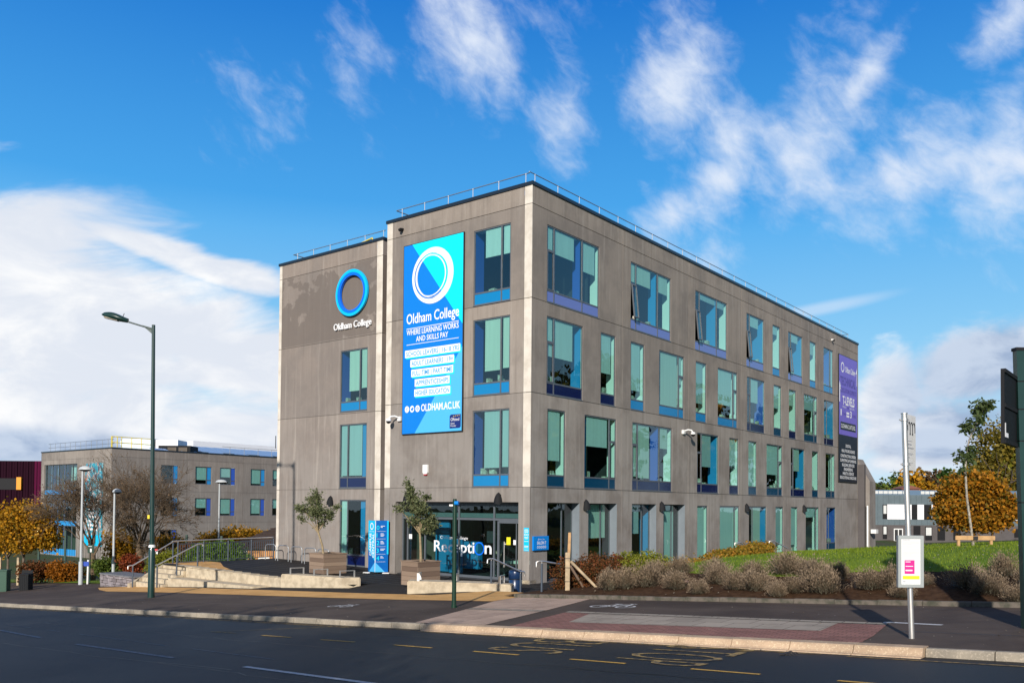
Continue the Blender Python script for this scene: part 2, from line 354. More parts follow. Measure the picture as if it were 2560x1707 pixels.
# ------------------------------------------------------------------ mesh builder
class Fr:
    """local frame: x right, y up, o outward"""
    def __init__(s, O, X, Z=(0, 0, 1)):
        s.O = Vector(O); s.X = Vector(X).normalized(); s.Y = Vector(Z).normalized(); s.N = s.X.cross(s.Y)
    def P(s, x, y, o=0): return s.O + s.X*x + s.Y*y + s.N*o
    def mat(s, x=0, y=0, o=0):
        p = s.P(x, y, o)
        return Matrix(((s.X.x, s.Y.x, s.N.x, p.x), (s.X.y, s.Y.y, s.N.y, p.y), (s.X.z, s.Y.z, s.N.z, p.z), (0, 0, 0, 1)))
WORLDF = Fr((0, 0, 0), (1, 0, 0))
class MB:
    def __init__(s): s.v = []; s.f = []; s.mi = []; s.r = []; s.uv = []; s.sm = []
    def face(s, pts, mi=0, r=.5, uv=None, smooth=False):
        b = len(s.v); s.v.extend([tuple(p) for p in pts]); s.f.append(tuple(range(b, b+len(pts))))
        s.mi.append(mi); s.r.append(r); s.uv.append(uv); s.sm.append(smooth)
    def box(s, F, x0, x1, y0, y1, o0, o1, mi=0, r=.5):
        a = [F.P(x, y, o) for o in (o0, o1) for y in (y0, y1) for x in (x0, x1)]
        for q in ((4, 5, 7, 6), (1, 0, 2, 3), (0, 4, 6, 2), (5, 1, 3, 7), (6, 7, 3, 2), (0, 1, 5, 4)):
            s.face([a[i] for i in q], mi, r)
    def quad(s, F, x0, x1, y0, y1, o, mi=0, r=.5):
        s.face([F.P(x0, y0, o), F.P(x1, y0, o), F.P(x1, y1, o), F.P(x0, y1, o)], mi, r, [(x0, y0), (x1, y0), (x1, y1), (x0, y1)])
    def grid(s, rows, mi=0, r=.5, smooth=True, close=False, uvs=None):
        """rows of points sharing vertices"""
        b = len(s.v); n = len(rows[0])
        for row in rows: s.v.extend([tuple(p) for p in row])
        for i in range(len(rows)-1):
            for j in range(n if close else n-1):
                j2 = (j+1) % n
                s.f.append((b+i*n+j, b+i*n+j2, b+(i+1)*n+j2, b+(i+1)*n+j)); s.mi.append(mi); s.r.append(r); s.sm.append(smooth)
                s.uv.append([uvs[i][j], uvs[i][j2], uvs[i+1][j2], uvs[i+1][j]] if uvs else None)
    def tube(s, pts, rad, n=8, mi=0, cap=True, r=.5):
        pts = [Vector(p) for p in pts]
        rr = rad if isinstance(rad, (list, tuple)) else [rad]*len(pts)
        rows = []; prev = None
        for i, p in enumerate(pts):
            t = (pts[min(i+1, len(pts)-1)]-pts[max(i-1, 0)]).normalized()
            if prev is None:
                a = t.cross(Vector((0, 0, 1)));
                if a.length < .05: a = t.cross(Vector((1, 0, 0)))
                a.normalize()
            else:
                a = prev - t*prev.dot(t); a.normalize()
            prev = a; c = t.cross(a)
            rows.append([p + (a*math.cos(2*math.pi*k/n)+c*math.sin(2*math.pi*k/n))*rr[i] for k in range(n)])
        s.grid(rows, mi, r, True, True)
        if cap and n > 4:
            s.face(rows[0][::-1], mi, r); s.face(rows[-1], mi, r)
    def lathe(s, prof, cx, cy, z0=0, n=24, mi=0, cap=True):
        rows = [[Vector((cx+rd*math.cos(2*math.pi*k/n), cy+rd*math.sin(2*math.pi*k/n), z0+z)) for k in range(n)] for rd, z in prof]
        s.grid(rows, mi, .5, True, True)
        if cap: s.face(rows[-1], mi); s.face(rows[0][::-1], mi)
    def prism(s, F, pts, o0, o1, mi=0, r=.5):
        """convex or simple polygon in frame extruded o0..o1 (pts anticlockwise)"""
        a = [F.P(x, y, o1) for x, y in pts]; b = [F.P(x, y, o0) for x, y in pts]
        s.face(a, mi, r); s.face(b[::-1], mi, r)
        n = len(pts)
        for i in range(n): j = (i+1) % n; s.face([b[i], b[j], a[j], a[i]], mi, r)
    def ring(s, F, cx, cy, ro, ri, o0, o1, n=64, mi=0, ox=0, oy=0):
        """annulus; inner centre offset by ox, oy"""
        pt = lambda rd, k, o, dx=0, dy=0: F.P(cx+dx+rd*math.cos(2*math.pi*k/n), cy+dy+rd*math.sin(2*math.pi*k/n), o)
        for k in range(n):
            s.face([pt(ro, k, o1), pt(ro, k+1, o1), pt(ri, k+1, o1, ox, oy), pt(ri, k, o1, ox, oy)], mi)
            if o1-o0 > .004:
                s.face([pt(ro, k, o0), pt(ro, k+1, o0), pt(ro, k+1, o1), pt(ro, k, o1)], mi)
                s.face([pt(ri, k+1, o0, ox, oy), pt(ri, k, o0, ox, oy), pt(ri, k, o1, ox, oy), pt(ri, k+1, o1, ox, oy)], mi)
    def build(s, name, mats, parent=None, kind=None, label=None, bevel=0):
        if isinstance(mats, str): mats = [mats]
        off = world_loc(parent) if parent else Vector((0, 0, 0))
        me = bpy.data.meshes.new(name)
        me.from_pydata([tuple(Vector(v)-off) for v in s.v], [], s.f)
        for mm in mats: me.materials.append(MATS[mm])
        me.polygons.foreach_set('material_index', s.mi)
        me.polygons.foreach_set('use_smooth', s.sm)
        at = me.attributes.new('rnd', 'FLOAT', 'FACE'); at.data.foreach_set('value', s.r)
        if any(u is not None for u in s.uv):
            ul = me.uv_layers.new(name='UVMap'); i = 0; arr = []
            for f, u in zip(s.f, s.uv):
                for k in range(len(f)): arr.extend(u[k] if u else (0, 0))
            ul.data.foreach_set('uv', arr)
        me.update()
        o = bpy.data.objects.new(name, me); scene.collection.objects.link(o)
        if parent: o.parent = parent
        if kind: o['kind'] = kind
        if label: o['label'] = label
        if bevel:
            bb = bmesh.new(); bb.from_mesh(me); bmesh.ops.remove_doubles(bb, verts=bb.verts, dist=1e-4)
            bmesh.ops.bevel(bb, geom=[e for e in bb.edges if e.is_manifold and e.calc_face_angle(0) > .5], offset=bevel, segments=2, affect='EDGES', clamp_overlap=True)
            bb.to_mesh(me); bb.free()
        return o
def world_loc(o):
    p = Vector((0, 0, 0))
    while o: p = p+o.location; o = o.parent
    return p
def thing(name, label, cat, loc=(0, 0, 0), group=None):
    o = bpy.data.objects.new(name, None); scene.collection.objects.link(o)
    o.empty_display_size = .2; o.location = loc; o['label'] = label; o['category'] = cat
    if group: o['group'] = group
    return o
def tag(o, label, cat, group=None):
    o['label'] = label; o['category'] = cat
    if group: o['group'] = group
    return o
def struct(o, label=None):
    o['kind'] = 'structure'
    if label: o['label'] = label
    return o
def dup(root, loc, label, rotz=0, scale=None):
    r = root.copy(); scene.collection.objects.link(r); r.location = loc; r.rotation_euler = (0, 0, rotz); r['label'] = label
    if scale: r.scale = (scale,)*3
    for ch in list(root.children):
        c = ch.copy(); scene.collection.objects.link(c); c.parent = r
        for g in list(ch.children):
            q = g.copy(); scene.collection.objects.link(q); q.parent = c
    return r

def text(name, s, F, x, y, o, w, hgt, mt, parent, ext=.004, bold=0.0, align='LEFT', shear=0.0, rot=0):
    """lettering fitted to width w and cap height hgt; x,y = left bottom of the line (or centre)"""
    cu = bpy.data.curves.new('t', 'FONT'); cu.body = s; cu.size = 1; cu.offset = bold; cu.resolution_u = 3
    cu.shear = shear
    ob = bpy.data.objects.new('t', cu); scene.collection.objects.link(ob)
    bpy.context.view_layer.update()
    dg = bpy.context.evaluated_depsgraph_get(); me = bpy.data.meshes.new_from_object(ob.evaluated_get(dg))
    bpy.data.objects.remove(ob); bpy.data.curves.remove(cu)
    xs = [v.co.x for v in me.vertices]; ys = [v.co.y for v in me.vertices]
    x0, x1 = min(xs), max(xs)
    cap = .729 if any(ch.isupper() or ch.isdigit() or ch in 'ldhtfkb' for ch in s) else .56
    kx = w/(x1-x0) if w else hgt/cap
    ky = hgt/cap
    b = MB(); rc, rs = math.cos(R(rot)), math.sin(R(rot))
    off = -(x1-x0)*kx/2 if align == 'CENTER' else 0
    def tr(v, oo):
        px, py = (v.x-x0)*kx+off, v.y*ky
        return F.P(x+px*rc-py*rs, y+px*rs+py*rc, o+oo)
    for p in me.polygons:
        vs = [me.vertices[i].co for i in p.vertices]
        pts = [tr(v, ext) for v in vs]
        b.face(pts)
    # side walls for raised letters
    if ext > .008:
        cnt = {}
        for p in me.polygons:
            for e in p.edge_keys: cnt[e] = cnt.get(e, 0)+1
        for (i, j), c in cnt.items():
            if c == 1:
                a, c2 = me.vertices[i].co, me.vertices[j].co
                b.face([tr(a, 0), tr(c2, 0), tr(c2, ext), tr(a, ext)])
    bpy.data.meshes.remove(me)
    return b.build(name, mt, parent)

# ------------------------------------------------------------------ site frames
YAW = 0.6646
U = Vector((math.sin(YAW), math.cos(YAW), 0)); V = Vector((-math.cos(YAW), math.sin(YAW), 0))
C0 = Vector((.6853, 32.969, 0))
RFm = Fr(C0, U)                       # long right facade, x = distance from corner
LFm = Fr(C0, -V)                      # banner facade, x = -distance from corner
W0 = Vector((-6.048, 40.077, 0)); WFm = Fr(W0, -V)   # set-back wing
A_ = R(-39.35); TT = Vector((math.cos(A_), math.sin(A_), 0)); NN = Vector((-TT.y, TT.x, 0)); K0 = Vector((-.7816, 18.696, 0))
def lerp(a, b, t): return a+(b-a)*t
def clamp(x, a, b): return max(a, min(b, x))
def sstep(a, b, x): t = clamp((x-a)/(b-a), 0, 1); return t*t*(3-2*t)
def kerbz(s): return .378+.0573*clamp(s, -60, 40)
def cfall(s): return lerp(.045, .022, clamp((s+20)/12, 0, 1))
def pz(s, b): return kerbz(s)+cfall(s)*max(b, 0)
def SB(s, b, z=0): p = K0+TT*s+NN*b; return Vector((p.x, p.y, z))
def toSB(x, y): dd = Vector((x, y, 0))-K0; return dd.dot(TT), dd.dot(NN)

# ------------------------------------------------------------------ ground sheets
def sheet(name, s0, s1, ns, b0, b1, nb, zf, mt, kind='structure', dz=0.0, cols=None):
    b = MB(); rows = []; uvs = []
    for i in range(ns+1):
        s = lerp(s0, s1, i/ns); row = []; uv = []
        for j in range(nb+1):
            bb = lerp(b0, b1, j/nb); row.append(SB(s, bb, zf(s, bb)+dz)); uv.append((s, bb))
        rows.append(row); uvs.append(uv)
    b.grid(rows, 0, .5, True, False, uvs)
    # make faces point up
    o = b.build(name, mt, kind=kind)
    return o
def polysheet(name, pts, mt, dz=.004, zf=pz, n=1):
    b = MB(); b.face([SB(s, q, zf(s, q)+dz) for s, q in pts], 0, .5, [(s, q) for s, q in pts])
    return b.build(name, mt, kind='structure')

def terr(s, b):
    z = kerbz(s)-.32
    if b > 0: z += cfall(s)*min(b, 8)*(1-sstep(-27, -25.5, s))+.2*(1-sstep(-27, -25.5, s))
    if b > 60: z -= min((b-60)*.012, 2.0)
    if b < 0: z -= .25
    return z
def axis(vals): return vals
tb = MB()
sv = [-900, -500, -300, -180, -120, -90]+list(range(-70, 44, 3))+[60, 90, 140, 220, 400, 900]
bv = [-900, -400, -200, -100, -50, -30, -20, -12, 0]+list(range(3, 60, 3))+[70, 90, 120, 160, 220, 320, 500, 900]
tb.grid([[SB(s, b, terr(s, b)) for b in bv] for s in sv])
struct(tb.build('ground', 'terrain_ground'))
roadz = lambda s, b: kerbz(s)-.125
sheet('road', -60, 40, 60, -10.9, .05, 6, roadz, 'road_asphalt')
sheet('near_pavement', -60, 40, 50, -16.5, -11.05, 2, lambda s, b: kerbz(s)-.02, 'pavement_asphalt')
sheet('pavement', -60, -3.3, 56, .0, 7.05, 7, pz, 'pavement_asphalt')
sheet('pavement', -3.3, 40, 40, .0, 5.6, 7, pz, 'pavement_asphalt')
sheet('plaza_edge', -25.5, -12.4, 13, 5.72, 7.04, 2, pz, 'plaza_asphalt', dz=.004)
zpl = lambda s, b=0: .16*clamp((-s-17)/8, 0, 1)
sheet('plaza', -25.4, -15.85, 9, 6.8, 14, 8, zpl, 'plaza_asphalt')
sheet('plaza', -15.85, -12.4, 4, 7.12, 14, 8, zpl, 'plaza_asphalt')
def plb(s, b):
    t = sstep(6.9, 8.3, b); return lerp(pz(s, b)+.004, 0, t)
sheet('plaza', -12.4, -3.5, 12, 5.75, 13.2, 24, plb, 'plaza_asphalt')
sheet('path', -8.6, -3.2, 4, 13.2, 60, 10, lambda s, b: 0.0-.0*b, 'plaza_asphalt')
# plaza seams: thin dark grooves running to the corner of the building
g_ = MB()
for k in range(9):
    b0 = 8.4+k*.62
    for s0, s1 in ((-24, -12.6), (-12.3, -6)):
        g_.face([SB(s0, b0, zpl(s0)+.004), SB(s1, b0, zpl(s1)+.004), SB(s1, b0+.035, zpl(s1)+.004), SB(s0, b0+.035, zpl(s0)+.004)])
mat('seam_tar', (.075, .073, .072), .6)
struct(g_.build('plaza_seam', 'seam_tar'))

# kerbs: every stone separate within the kerb run
kb = MB(); s = -60.0
rnd = random.Random(4)
while s < -1.29:
    e = min(s+.914, -1.28)
    dz = rnd.uniform(-.006, .006)
    pr = [(-.15, -.2), (-.135, -.025), (-.115, 0), (.0, 0), (.0, -.2)]
    rows = [[SB(q, b, kerbz(q)+z+dz) for b, z in pr] for q in (s+.008, e-.008)]
    kb.grid(rows, 0, rnd.random(), False); kb.face(rows[0]); kb.face(rows[1][::-1]); s = e
s = 9.0
while s < 40:
    e = s+.914; rows = [[SB(q, b, kerbz(q)+z) for b, z in pr] for q in (s+.008, e-.008)]
    kb.grid(rows, 0, rnd.random(), False); kb.face(rows[0]); kb.face(rows[1][::-1]); s = e
struct(kb.build('kerb', 'grey_stone'))
kb = MB(); s = -1.28
while s < 8.95:
    e = s+1.28 if s < -1 else s+1.0
    dz = rnd.uniform(-.004, .004)
    pr = [(-.37, -.16), (-.35, -.115), (-.285, -.105), (-.255, -.08), (-.235, -.04), (-.222, -.008), (-.20, .012), (.08, .012), (.08, -.1)]
    if s > 7.9: pr = [(b, z) for b, z in pr]
    rows = [[SB(q, b, kerbz(q)+z+dz) for b, z in pr] for q in (s+.007, e-.007)]
    kb.grid(rows, 0, rnd.random(), False); kb.face(rows[0]); kb.face(rows[1][::-1]); s = e
struct(kb.build('boarding_kerb', 'bus_stone'))
kb = MB(); s = -3.45
while s < 32:
    e = s+.915; rr = rnd.uniform(-.008, .008)
    rows = [[SB(q, b, pz(q, 5.6)+z+rr) for b, z in ((5.56, -.1), (5.56, .085), (5.58, .1), (5.68, .1), (5.68, -.1))] for q in (s+.006, e-.006)]
    kb.grid(rows, 0, rnd.random(), False); kb.face(rows[0]); kb.face(rows[1][::-1]); s = e
mat('edging_stone', (.15, .125, .10), .85, vcol=(.06, .06, .04), vscale=5, bump=.3)
struct(kb.build('edging_kerb', 'edging_stone'))

# painted markings
def mark(name, mt, polys, dz=.006, zf=pz):
    b = MB()
    for p in polys:
        n = len(p); b.face([SB(s, q, zf(s, q)+dz) for s, q in p])
    return struct(b.build(name, mt))
def bar(s0, b0, s1, b1, w):
    dd = Vector((s1-s0, b1-b0)).normalized(); n = Vector((-dd.y, dd.x))*w/2
    return [(s0-n.x, b0-n.y), (s1-n.x, b1-n.y), (s1+n.x, b1+n.y), (s0+n.x, b0+n.y)]
def circ(cs, cb, rs, rb, w, n=28, a0=0, a1=360):
    out = []
    for k in range(n):
        t0, t1 = R(lerp(a0, a1, k/n)), R(lerp(a0, a1, (k+1)/n))
        P = lambda t, q: (cs+(rs-q)*math.cos(t), cb+(rb-q)*math.sin(t))
        out.append([P(t0, 0), P(t1, 0), P(t1, w), P(t0, w)])
    return out
# paving surfaces
b = MB()
def strip(b, segs, dz=.006):
    for (s0, n0, f0), (s1, n1, f1) in zip(segs, segs[1:]):
        b.face([SB(s0, n0, pz(s0, n0)+dz), SB(s1, n1, pz(s1, n1)+dz), SB(s1, f1, pz(s1, f1)+dz), SB(s0, f0, pz(s0, f0)+dz)], 0, .5, [(s0, n0), (s1, n1), (s1, f1), (s0, f0)])
strip(b, [(-27.6, 5.05, 5.15), (-26, 4.35, 5.62), (-24.5, 3.95, 5.66), (-20, 4.05, 5.62), (-15, 4.15, 5.68), (-10, 4.25, 5.72), (-7, 4.35, 5.78), (-6.5, 4.35, 6.4), (-5.9, 4.4, 7.3), (-4.6, 4.45, 7.1), (-3.35, 4.5, 6.55)], .009)
struct(b.build('tactile_strip', 'tactile_buff'))
b = MB(); strip(b, [(-25.6, 7.3, 9.3), (-24.4, 7.3, 9.3), (-22.4, 7.3, 8.2), (-20.6, 7.35, 7.5)], 0)
b.v = [(x, y, zpl(toSB(x, y)[0])+.006) for x, y, z in b.v]
struct(b.build('tactile_strip', 'tactile_buff'))
def psheet(name, pts, mt, dz): return polysheet(name, pts, mt, dz)
mat('patch_asphalt', (.011, .011, .012), .75, vcol=(.019, .019, .020), vscale=6, bump=.5, bscale=60, spec=.3)
mat('crack_seal', (.004, .004, .005), .45)
rw = random.Random(17); polys = []
for (s0, q0, ds, n) in ((-14, -2.9, .5, 22), (-6, -3.1, .5, 30), (-2.0, -6.0, .4, 14), (-9, -5.9, .5, 18), (4, -3.3, .4, 12), (-4, -1.2, .35, 18)):
    q = q0; s_ = s0
    for k in range(n):
        q2 = q+rw.gauss(0, .05); polys.append(bar(s_, q, s_+ds, q2, rw.uniform(.012, .03))); q = q2; s_ += ds
mark('road_crack', 'crack_seal', polys, dz=.0035, zf=roadz)
polys = []
for (s0, q0, s1, q1) in ((-3.2, 5.0, 30, 4.9), (-24, 1.9, -3, 2.0), (8.1, 1.6, 30, 1.5)):
    q = q0; n = int((s1-s0)/.4)
    for k in range(n): polys.append(bar(s0+.4*k, lerp(q0, q1, k/n)+rw.gauss(0, .004), s0+.4*k+.4, lerp(q0, q1, (k+1)/n), .016))
mark('pavement_seam', 'crack_seal', polys, dz=.005)
psheet('crossing_paving', [(-1.8, .01), (.2, .01), (-.22, 2.62), (-2.6, 2.62)], 'tactile_pink', .008)
psheet('crossing_paving', [(-2.68, 2.88), (-.26, 2.88), (-.78, 5.55), (-3.42, 5.55), (-3.3, 4.5)], 'tactile_pink', .008)
psheet('sett_row', [(-2.6, 2.625), (-.22, 2.625), (-.26, 2.875), (-2.68, 2.875)], 'stone_sett', .012)
psheet('bus_stop_paving', [(.9, .09), (8.0, .09), (7.95, .9), (7.75, 2.3), (.5, 2.58)], 'red_block', .008)
psheet('slab_paving', [(1.74, 1.03), (6.97, 1.2), (6.9, 2.3), (1.27, 2.5)], 'grey_slab', .013)
psheet('sett_row', [(.5, 2.6), (7.75, 2.33), (7.7, 2.56), (.45, 2.86)], 'stone_sett', .012)
mark('road_marking', 'line_white_worn_shaded', [bar(-12.9-3.6, -4.25, -9.4-3.5-2.2, -4.45, .1), bar(-12.9, -4.55, -9.33, -4.96, .11), bar(-6.9, -5.24, -2.4, -5.5, .11)], zf=roadz)  # left dashes: shade is part of their dull paint colour
mark('road_marking', 'line_white', [bar(-.1, -5.56, 3.6, -5.72, .11), bar(6.0, -5.85, 9.5, -6.0, .11)], zf=roadz)
mark('road_marking', 'line_white_worn_shaded', [bar(-14.6, -3.72, -12.6, -3.86, .03), bar(-11.4, -3.95, -10.5, -4.01, .04), bar(-9.2, -4.12, -4.4, -4.5, .03), bar(-3.4, -4.55, -.4, -4.77, .035)], dz=.0045, zf=roadz)
mark('road_marking', 'line_yellow', [bar(s_, -2.41-.025*max(s_, 0)*1.3, s_+1.05, -2.41-.025*max(s_+1, 0)*1.3, .075) for s_ in (-4.16, -2.09, .1, 2.2, 4.33, 6.5, 8.6, 10.7, 12.8)], zf=roadz)
mark('road_marking', 'line_yellow_worn', [bar(-6.2, -2.41, -5.17, -2.39, .06), bar(-6.1, -2.37, -4.0, -.45, .045), bar(-30, -.38, -1.4, -.34, .05), bar(-30, -.52, -3.4, -.48, .05), bar(8.0, -.55, 30, -.55, .06), bar(-1.2, -.5, 7.6, -.5, .04)], zf=roadz)
mark('pavement_marking', 'line_white', [bar(7.62, 2.72, 8.6, 2.58, .12)]+circ(7.68, 2.70, .1, .1, .06, 12))
def cycle_mark(s0, b0, L, H, name, w):
    P = lambda x, y: (s0+x*L, b0+y*H)
    polys = circ(*P(.22, .28), L*.2, H*.26, w)+circ(*P(.78, .28), L*.2, H*.26, w)
    for (x0, y0, x1, y1) in ((.22, .28, .40, .72), (.40, .72, .70, .72), (.78, .28, .68, .88), (.22, .28, .48, .30), (.48, .30, .70, .72), (.48, .30, .38, .82), (.30, .84, .46, .84), (.60, .90, .76, .90)):
        a = P(x0, y0); c = P(x1, y1); polys.append(bar(a[0], a[1], c[0], c[1], w))
    mark(name, 'line_white', polys, dz=.007)
cycle_mark(.25, 3.75, 1.3, .95, 'cycle_marking', .06)
cycle_mark(-7.75, 2.15, .95, .80, 'cycle_marking', .045)
slope = .0573
RDF = lambda s, b: Fr(SB(s, b, roadz(s, b)+.007), -NN, TT+Vector((0, 0, slope)))
struct(text('road_lettering', 'BUS', RDF(2.15, -.45), 0, 0, 0, 1.75, 1.75, 'line_yellow_worn', None, ext=0, bold=-.012))
struct(text('road_lettering', 'STOP', RDF(4.9, -.35), 0, 0, 0, 2.1, 1.75, 'line_yellow_worn', None, ext=0, bold=-.012))
b = MB(); GF = Fr(SB(7.1, -.80, roadz(7.1, 0)), TT, NN)
for k in range(9): b.box(GF, .0+.055*k, .03+.055*k, 0, .38, .004, .016)
b.box(GF, -.03, .0, -.02, .40, .004, .02); b.box(GF, .5, .53, -.02, .40, .004, .02)
tag(b.build('drain_grate', 'drain_iron'), 'rusty slotted drain grate in the road against the boarding kerb', 'drain')
# leaves and grit lying on the pavement and road
LIT = []
b = MB(); rnd = random.Random(11)
for k in range(420):
    s = rnd.uniform(-20, 12); q = rnd.choice([rnd.uniform(-.7, -.2), rnd.uniform(.1, 5.4), rnd.uniform(.1, 5.4)])
    z = (roadz(s, q) if q < 0 else pz(s, q))+.016; a = rnd.uniform(0, 6.3); w = rnd.uniform(.008, .02)
    c, n = SB(s, q, z), Vector((math.cos(a), math.sin(a), 0)); t = Vector((-n.y, n.x, rnd.uniform(-.2, .5)))
    b.face([c-n*w, c-t*w*.7, c+n*w, c+t*w*.7], 0, rnd.random())
for k in range(700):
    s = rnd.uniform(-2, 14); q = rnd.uniform(5.8, 15); z = None
    LIT.append((s, q, rnd.uniform(0, 6.3), rnd.uniform(.012, .03), rnd.random()))
leafmat('leaf_litter', (.25, .17, .04), (.55, .50, .40))
o = b.build('leaf_litter', 'leaf_litter'); o['kind'] = 'stuff'

# mound: soil bed and lawn
CR = [(-6, .0), (-4, .35), (-1, 1.12), (0, 1.3), (5, 1.72), (10, 2.1), (20, 2.7), (60, 3.4)]
def interp(T_, x):
    if x <= T_[0][0]: return T_[0][1]
    for (a, va), (c, vc) in zip(T_, T_[1:]):
        if x <= c: return lerp(va, vc, (x-a)/(c-a))
    return T_[-1][1]
def mz(s, b):
    base = pz(s, 5.6)+.06; cr_ = max(interp(CR, s), .0)
    t = clamp((b-5.65)/6.5, 0, 1); t = 1-(1-t)**1.6
    z = lerp(base, cr_, t) if cr_ > base else lerp(base, cr_, sstep(0, 1, (b-5.65)/4))
    z += .05*noise.noise(Vector((s*.5, b*.5, 3)))
    far = sstep(19, 36, b); z = lerp(z, terr(s, b)-.05, far)
    return z
edge = lambda s: 8.35+.35*noise.noise(Vector((s*.35, 7, 1)))+.12*math.sin(s*1.3)
b = MB(); rows = []; rows2 = []
for i in range(0, 121):
    s = lerp(-3.9, 34, i/120); e = edge(s)+(1.2*(1-sstep(-2, 1.2, s))*2.2)
    rows.append([SB(s, q, mz(s, q)+(.035*noise.noise(Vector((s*3, q*3, 0))) if q > 5.8 else 0)) for q in [lerp(5.66, e, j/12) for j in range(13)]])
    rows2.append([SB(s, q, mz(s, q)+.03*min(1, j)) for j, q in enumerate([lerp(e-.15, e, j/1) for j in range(2)]+[lerp(e, 18, j/14) for j in range(1, 15)]+[20, 22, 25, 28, 32, 36, 42])])
b.grid(rows); struct(b.build('soil_bed', 'soil'))
b = MB(); b.grid(rows2); struct(b.build('lawn', 'lawn'))
rnd = random.Random(5); b = MB()
for k in range(30000):
    s = rnd.uniform(-1.5, 16); q = rnd.uniform(8.2, 19); e = edge(s)+(1.2*(1-sstep(-2, 1.2, s))*2.2)
    if q < e-.05: continue
    hh = rnd.uniform(.03, .085); a = rnd.uniform(0, 6.3); w = .012; c = SB(s, q, mz(s, q)+.02); n = Vector((math.cos(a), math.sin(a), 0))*w
    b.face([c-n, c+n, c+Vector((rnd.uniform(-.03, .03), rnd.uniform(-.03, .03), hh))], 0, rnd.random())
o = b.build('grass', 'grass_blade'); o['kind'] = 'stuff'
b = MB()
for s, q, a, w, r_ in LIT:
    c, n = SB(s, q, mz(s, q)+.06), Vector((math.cos(a), math.sin(a), .2)); t = Vector((-n.y, n.x, .5))
    b.face([c-n*w, c-t*w*.7, c+n*w, c+t*w*.7], 0, r_)
o = b.build('fallen_leaves', 'leaf_litter'); o['kind'] = 'stuff'
# grass verge by the left trees
sheet('grass_verge', -60, -29.2, 20, 6.7, 11, 4, lambda s, b: pz(s, min(b, 7))+.03-.04*max(b-8, 0), 'lawn')

# ------------------------------------------------------------------ main building
def wall(b, F, x0, x1, y0, y1, holes, vj=(), hj=(), rev=.1, j=.012, dep=.025, mi=0, seed=1):
    """outer skin with window holes and recessed panel joints"""
    rn = random.Random(seed); xs = {x0, x1}; ys = {y0, y1}
    for h_ in holes: xs |= {h_[0], h_[1]}; ys |= {h_[2], h_[3]}
    for v_ in vj: xs |= {v_-j, v_+j}
    for v_ in hj: ys |= {v_-j, v_+j}
    xs = sorted(x for x in xs if x0 <= x <= x1); ys = sorted(y for y in ys if y0 <= y <= y1)
    isv = lambda x: any(abs(x-v_) < j for v_ in vj); ish = lambda y: any(abs(y-v_) < j for v_ in hj)
    inh = lambda x, y: any(h_[0] < x < h_[1] and h_[2] < y < h_[3] for h_ in holes)
    pan = {}
    def pr(x, y):
        k = (sum(1 for v_ in vj if x > v_), sum(1 for v_ in hj if y > v_))
        if k not in pan: pan[k] = clamp(rn.gauss(.76, .24), .1, 1)
        return pan[k]
    G = {}
    for i in range(len(xs)-1):
        for k in range(len(ys)-1):
            a, c, d_, e = xs[i], xs[i+1], ys[k], ys[k+1]; mxx, my = (a+c)/2, (d_+e)/2
            if c-a < 1e-5 or e-d_ < 1e-5: continue
            if inh(mxx, my): G[i, k] = 'h'; continue
            if isv(mxx) or ish(my):
                G[i, k] = 'j'; b.quad(F, a, c, d_, e, -dep, mi, .0)
            else:
                G[i, k] = 'p'; b.quad(F, a, c, d_, e, 0, mi, pr(mxx, my))
    for (i, k), t in G.items():          # sides of the grooves
        if t != 'p': continue
        a, c, d_, e = xs[i], xs[i+1], ys[k], ys[k+1]
        for di, dk, p, q in ((1, 0, (c, d_), (c, e)), (-1, 0, (a, e), (a, d_)), (0, 1, (c, e), (a, e)), (0, -1, (a, d_), (c, d_))):
            if G.get((i+di, k+dk)) == 'j':
                b.face([F.P(*p, 0), F.P(*p, -dep), F.P(*q, -dep), F.P(*q, 0)], mi, .4)
    for h_ in holes:
        rv = h_[4] if len(h_) > 4 else rev
        a, c, d_, e = h_[:4]; m2 = h_[5] if len(h_) > 5 else mi
        for p, q in (((a, d_), (a, e)), ((c, e), (c, d_)), ((a, e), (c, e)), ((c, d_), (a, d_))):
            b.face([F.P(*p, 0), F.P(*q, 0), F.P(*q, -rv), F.P(*p, -rv)], m2 if p[0] == q[0] else mi, .5)

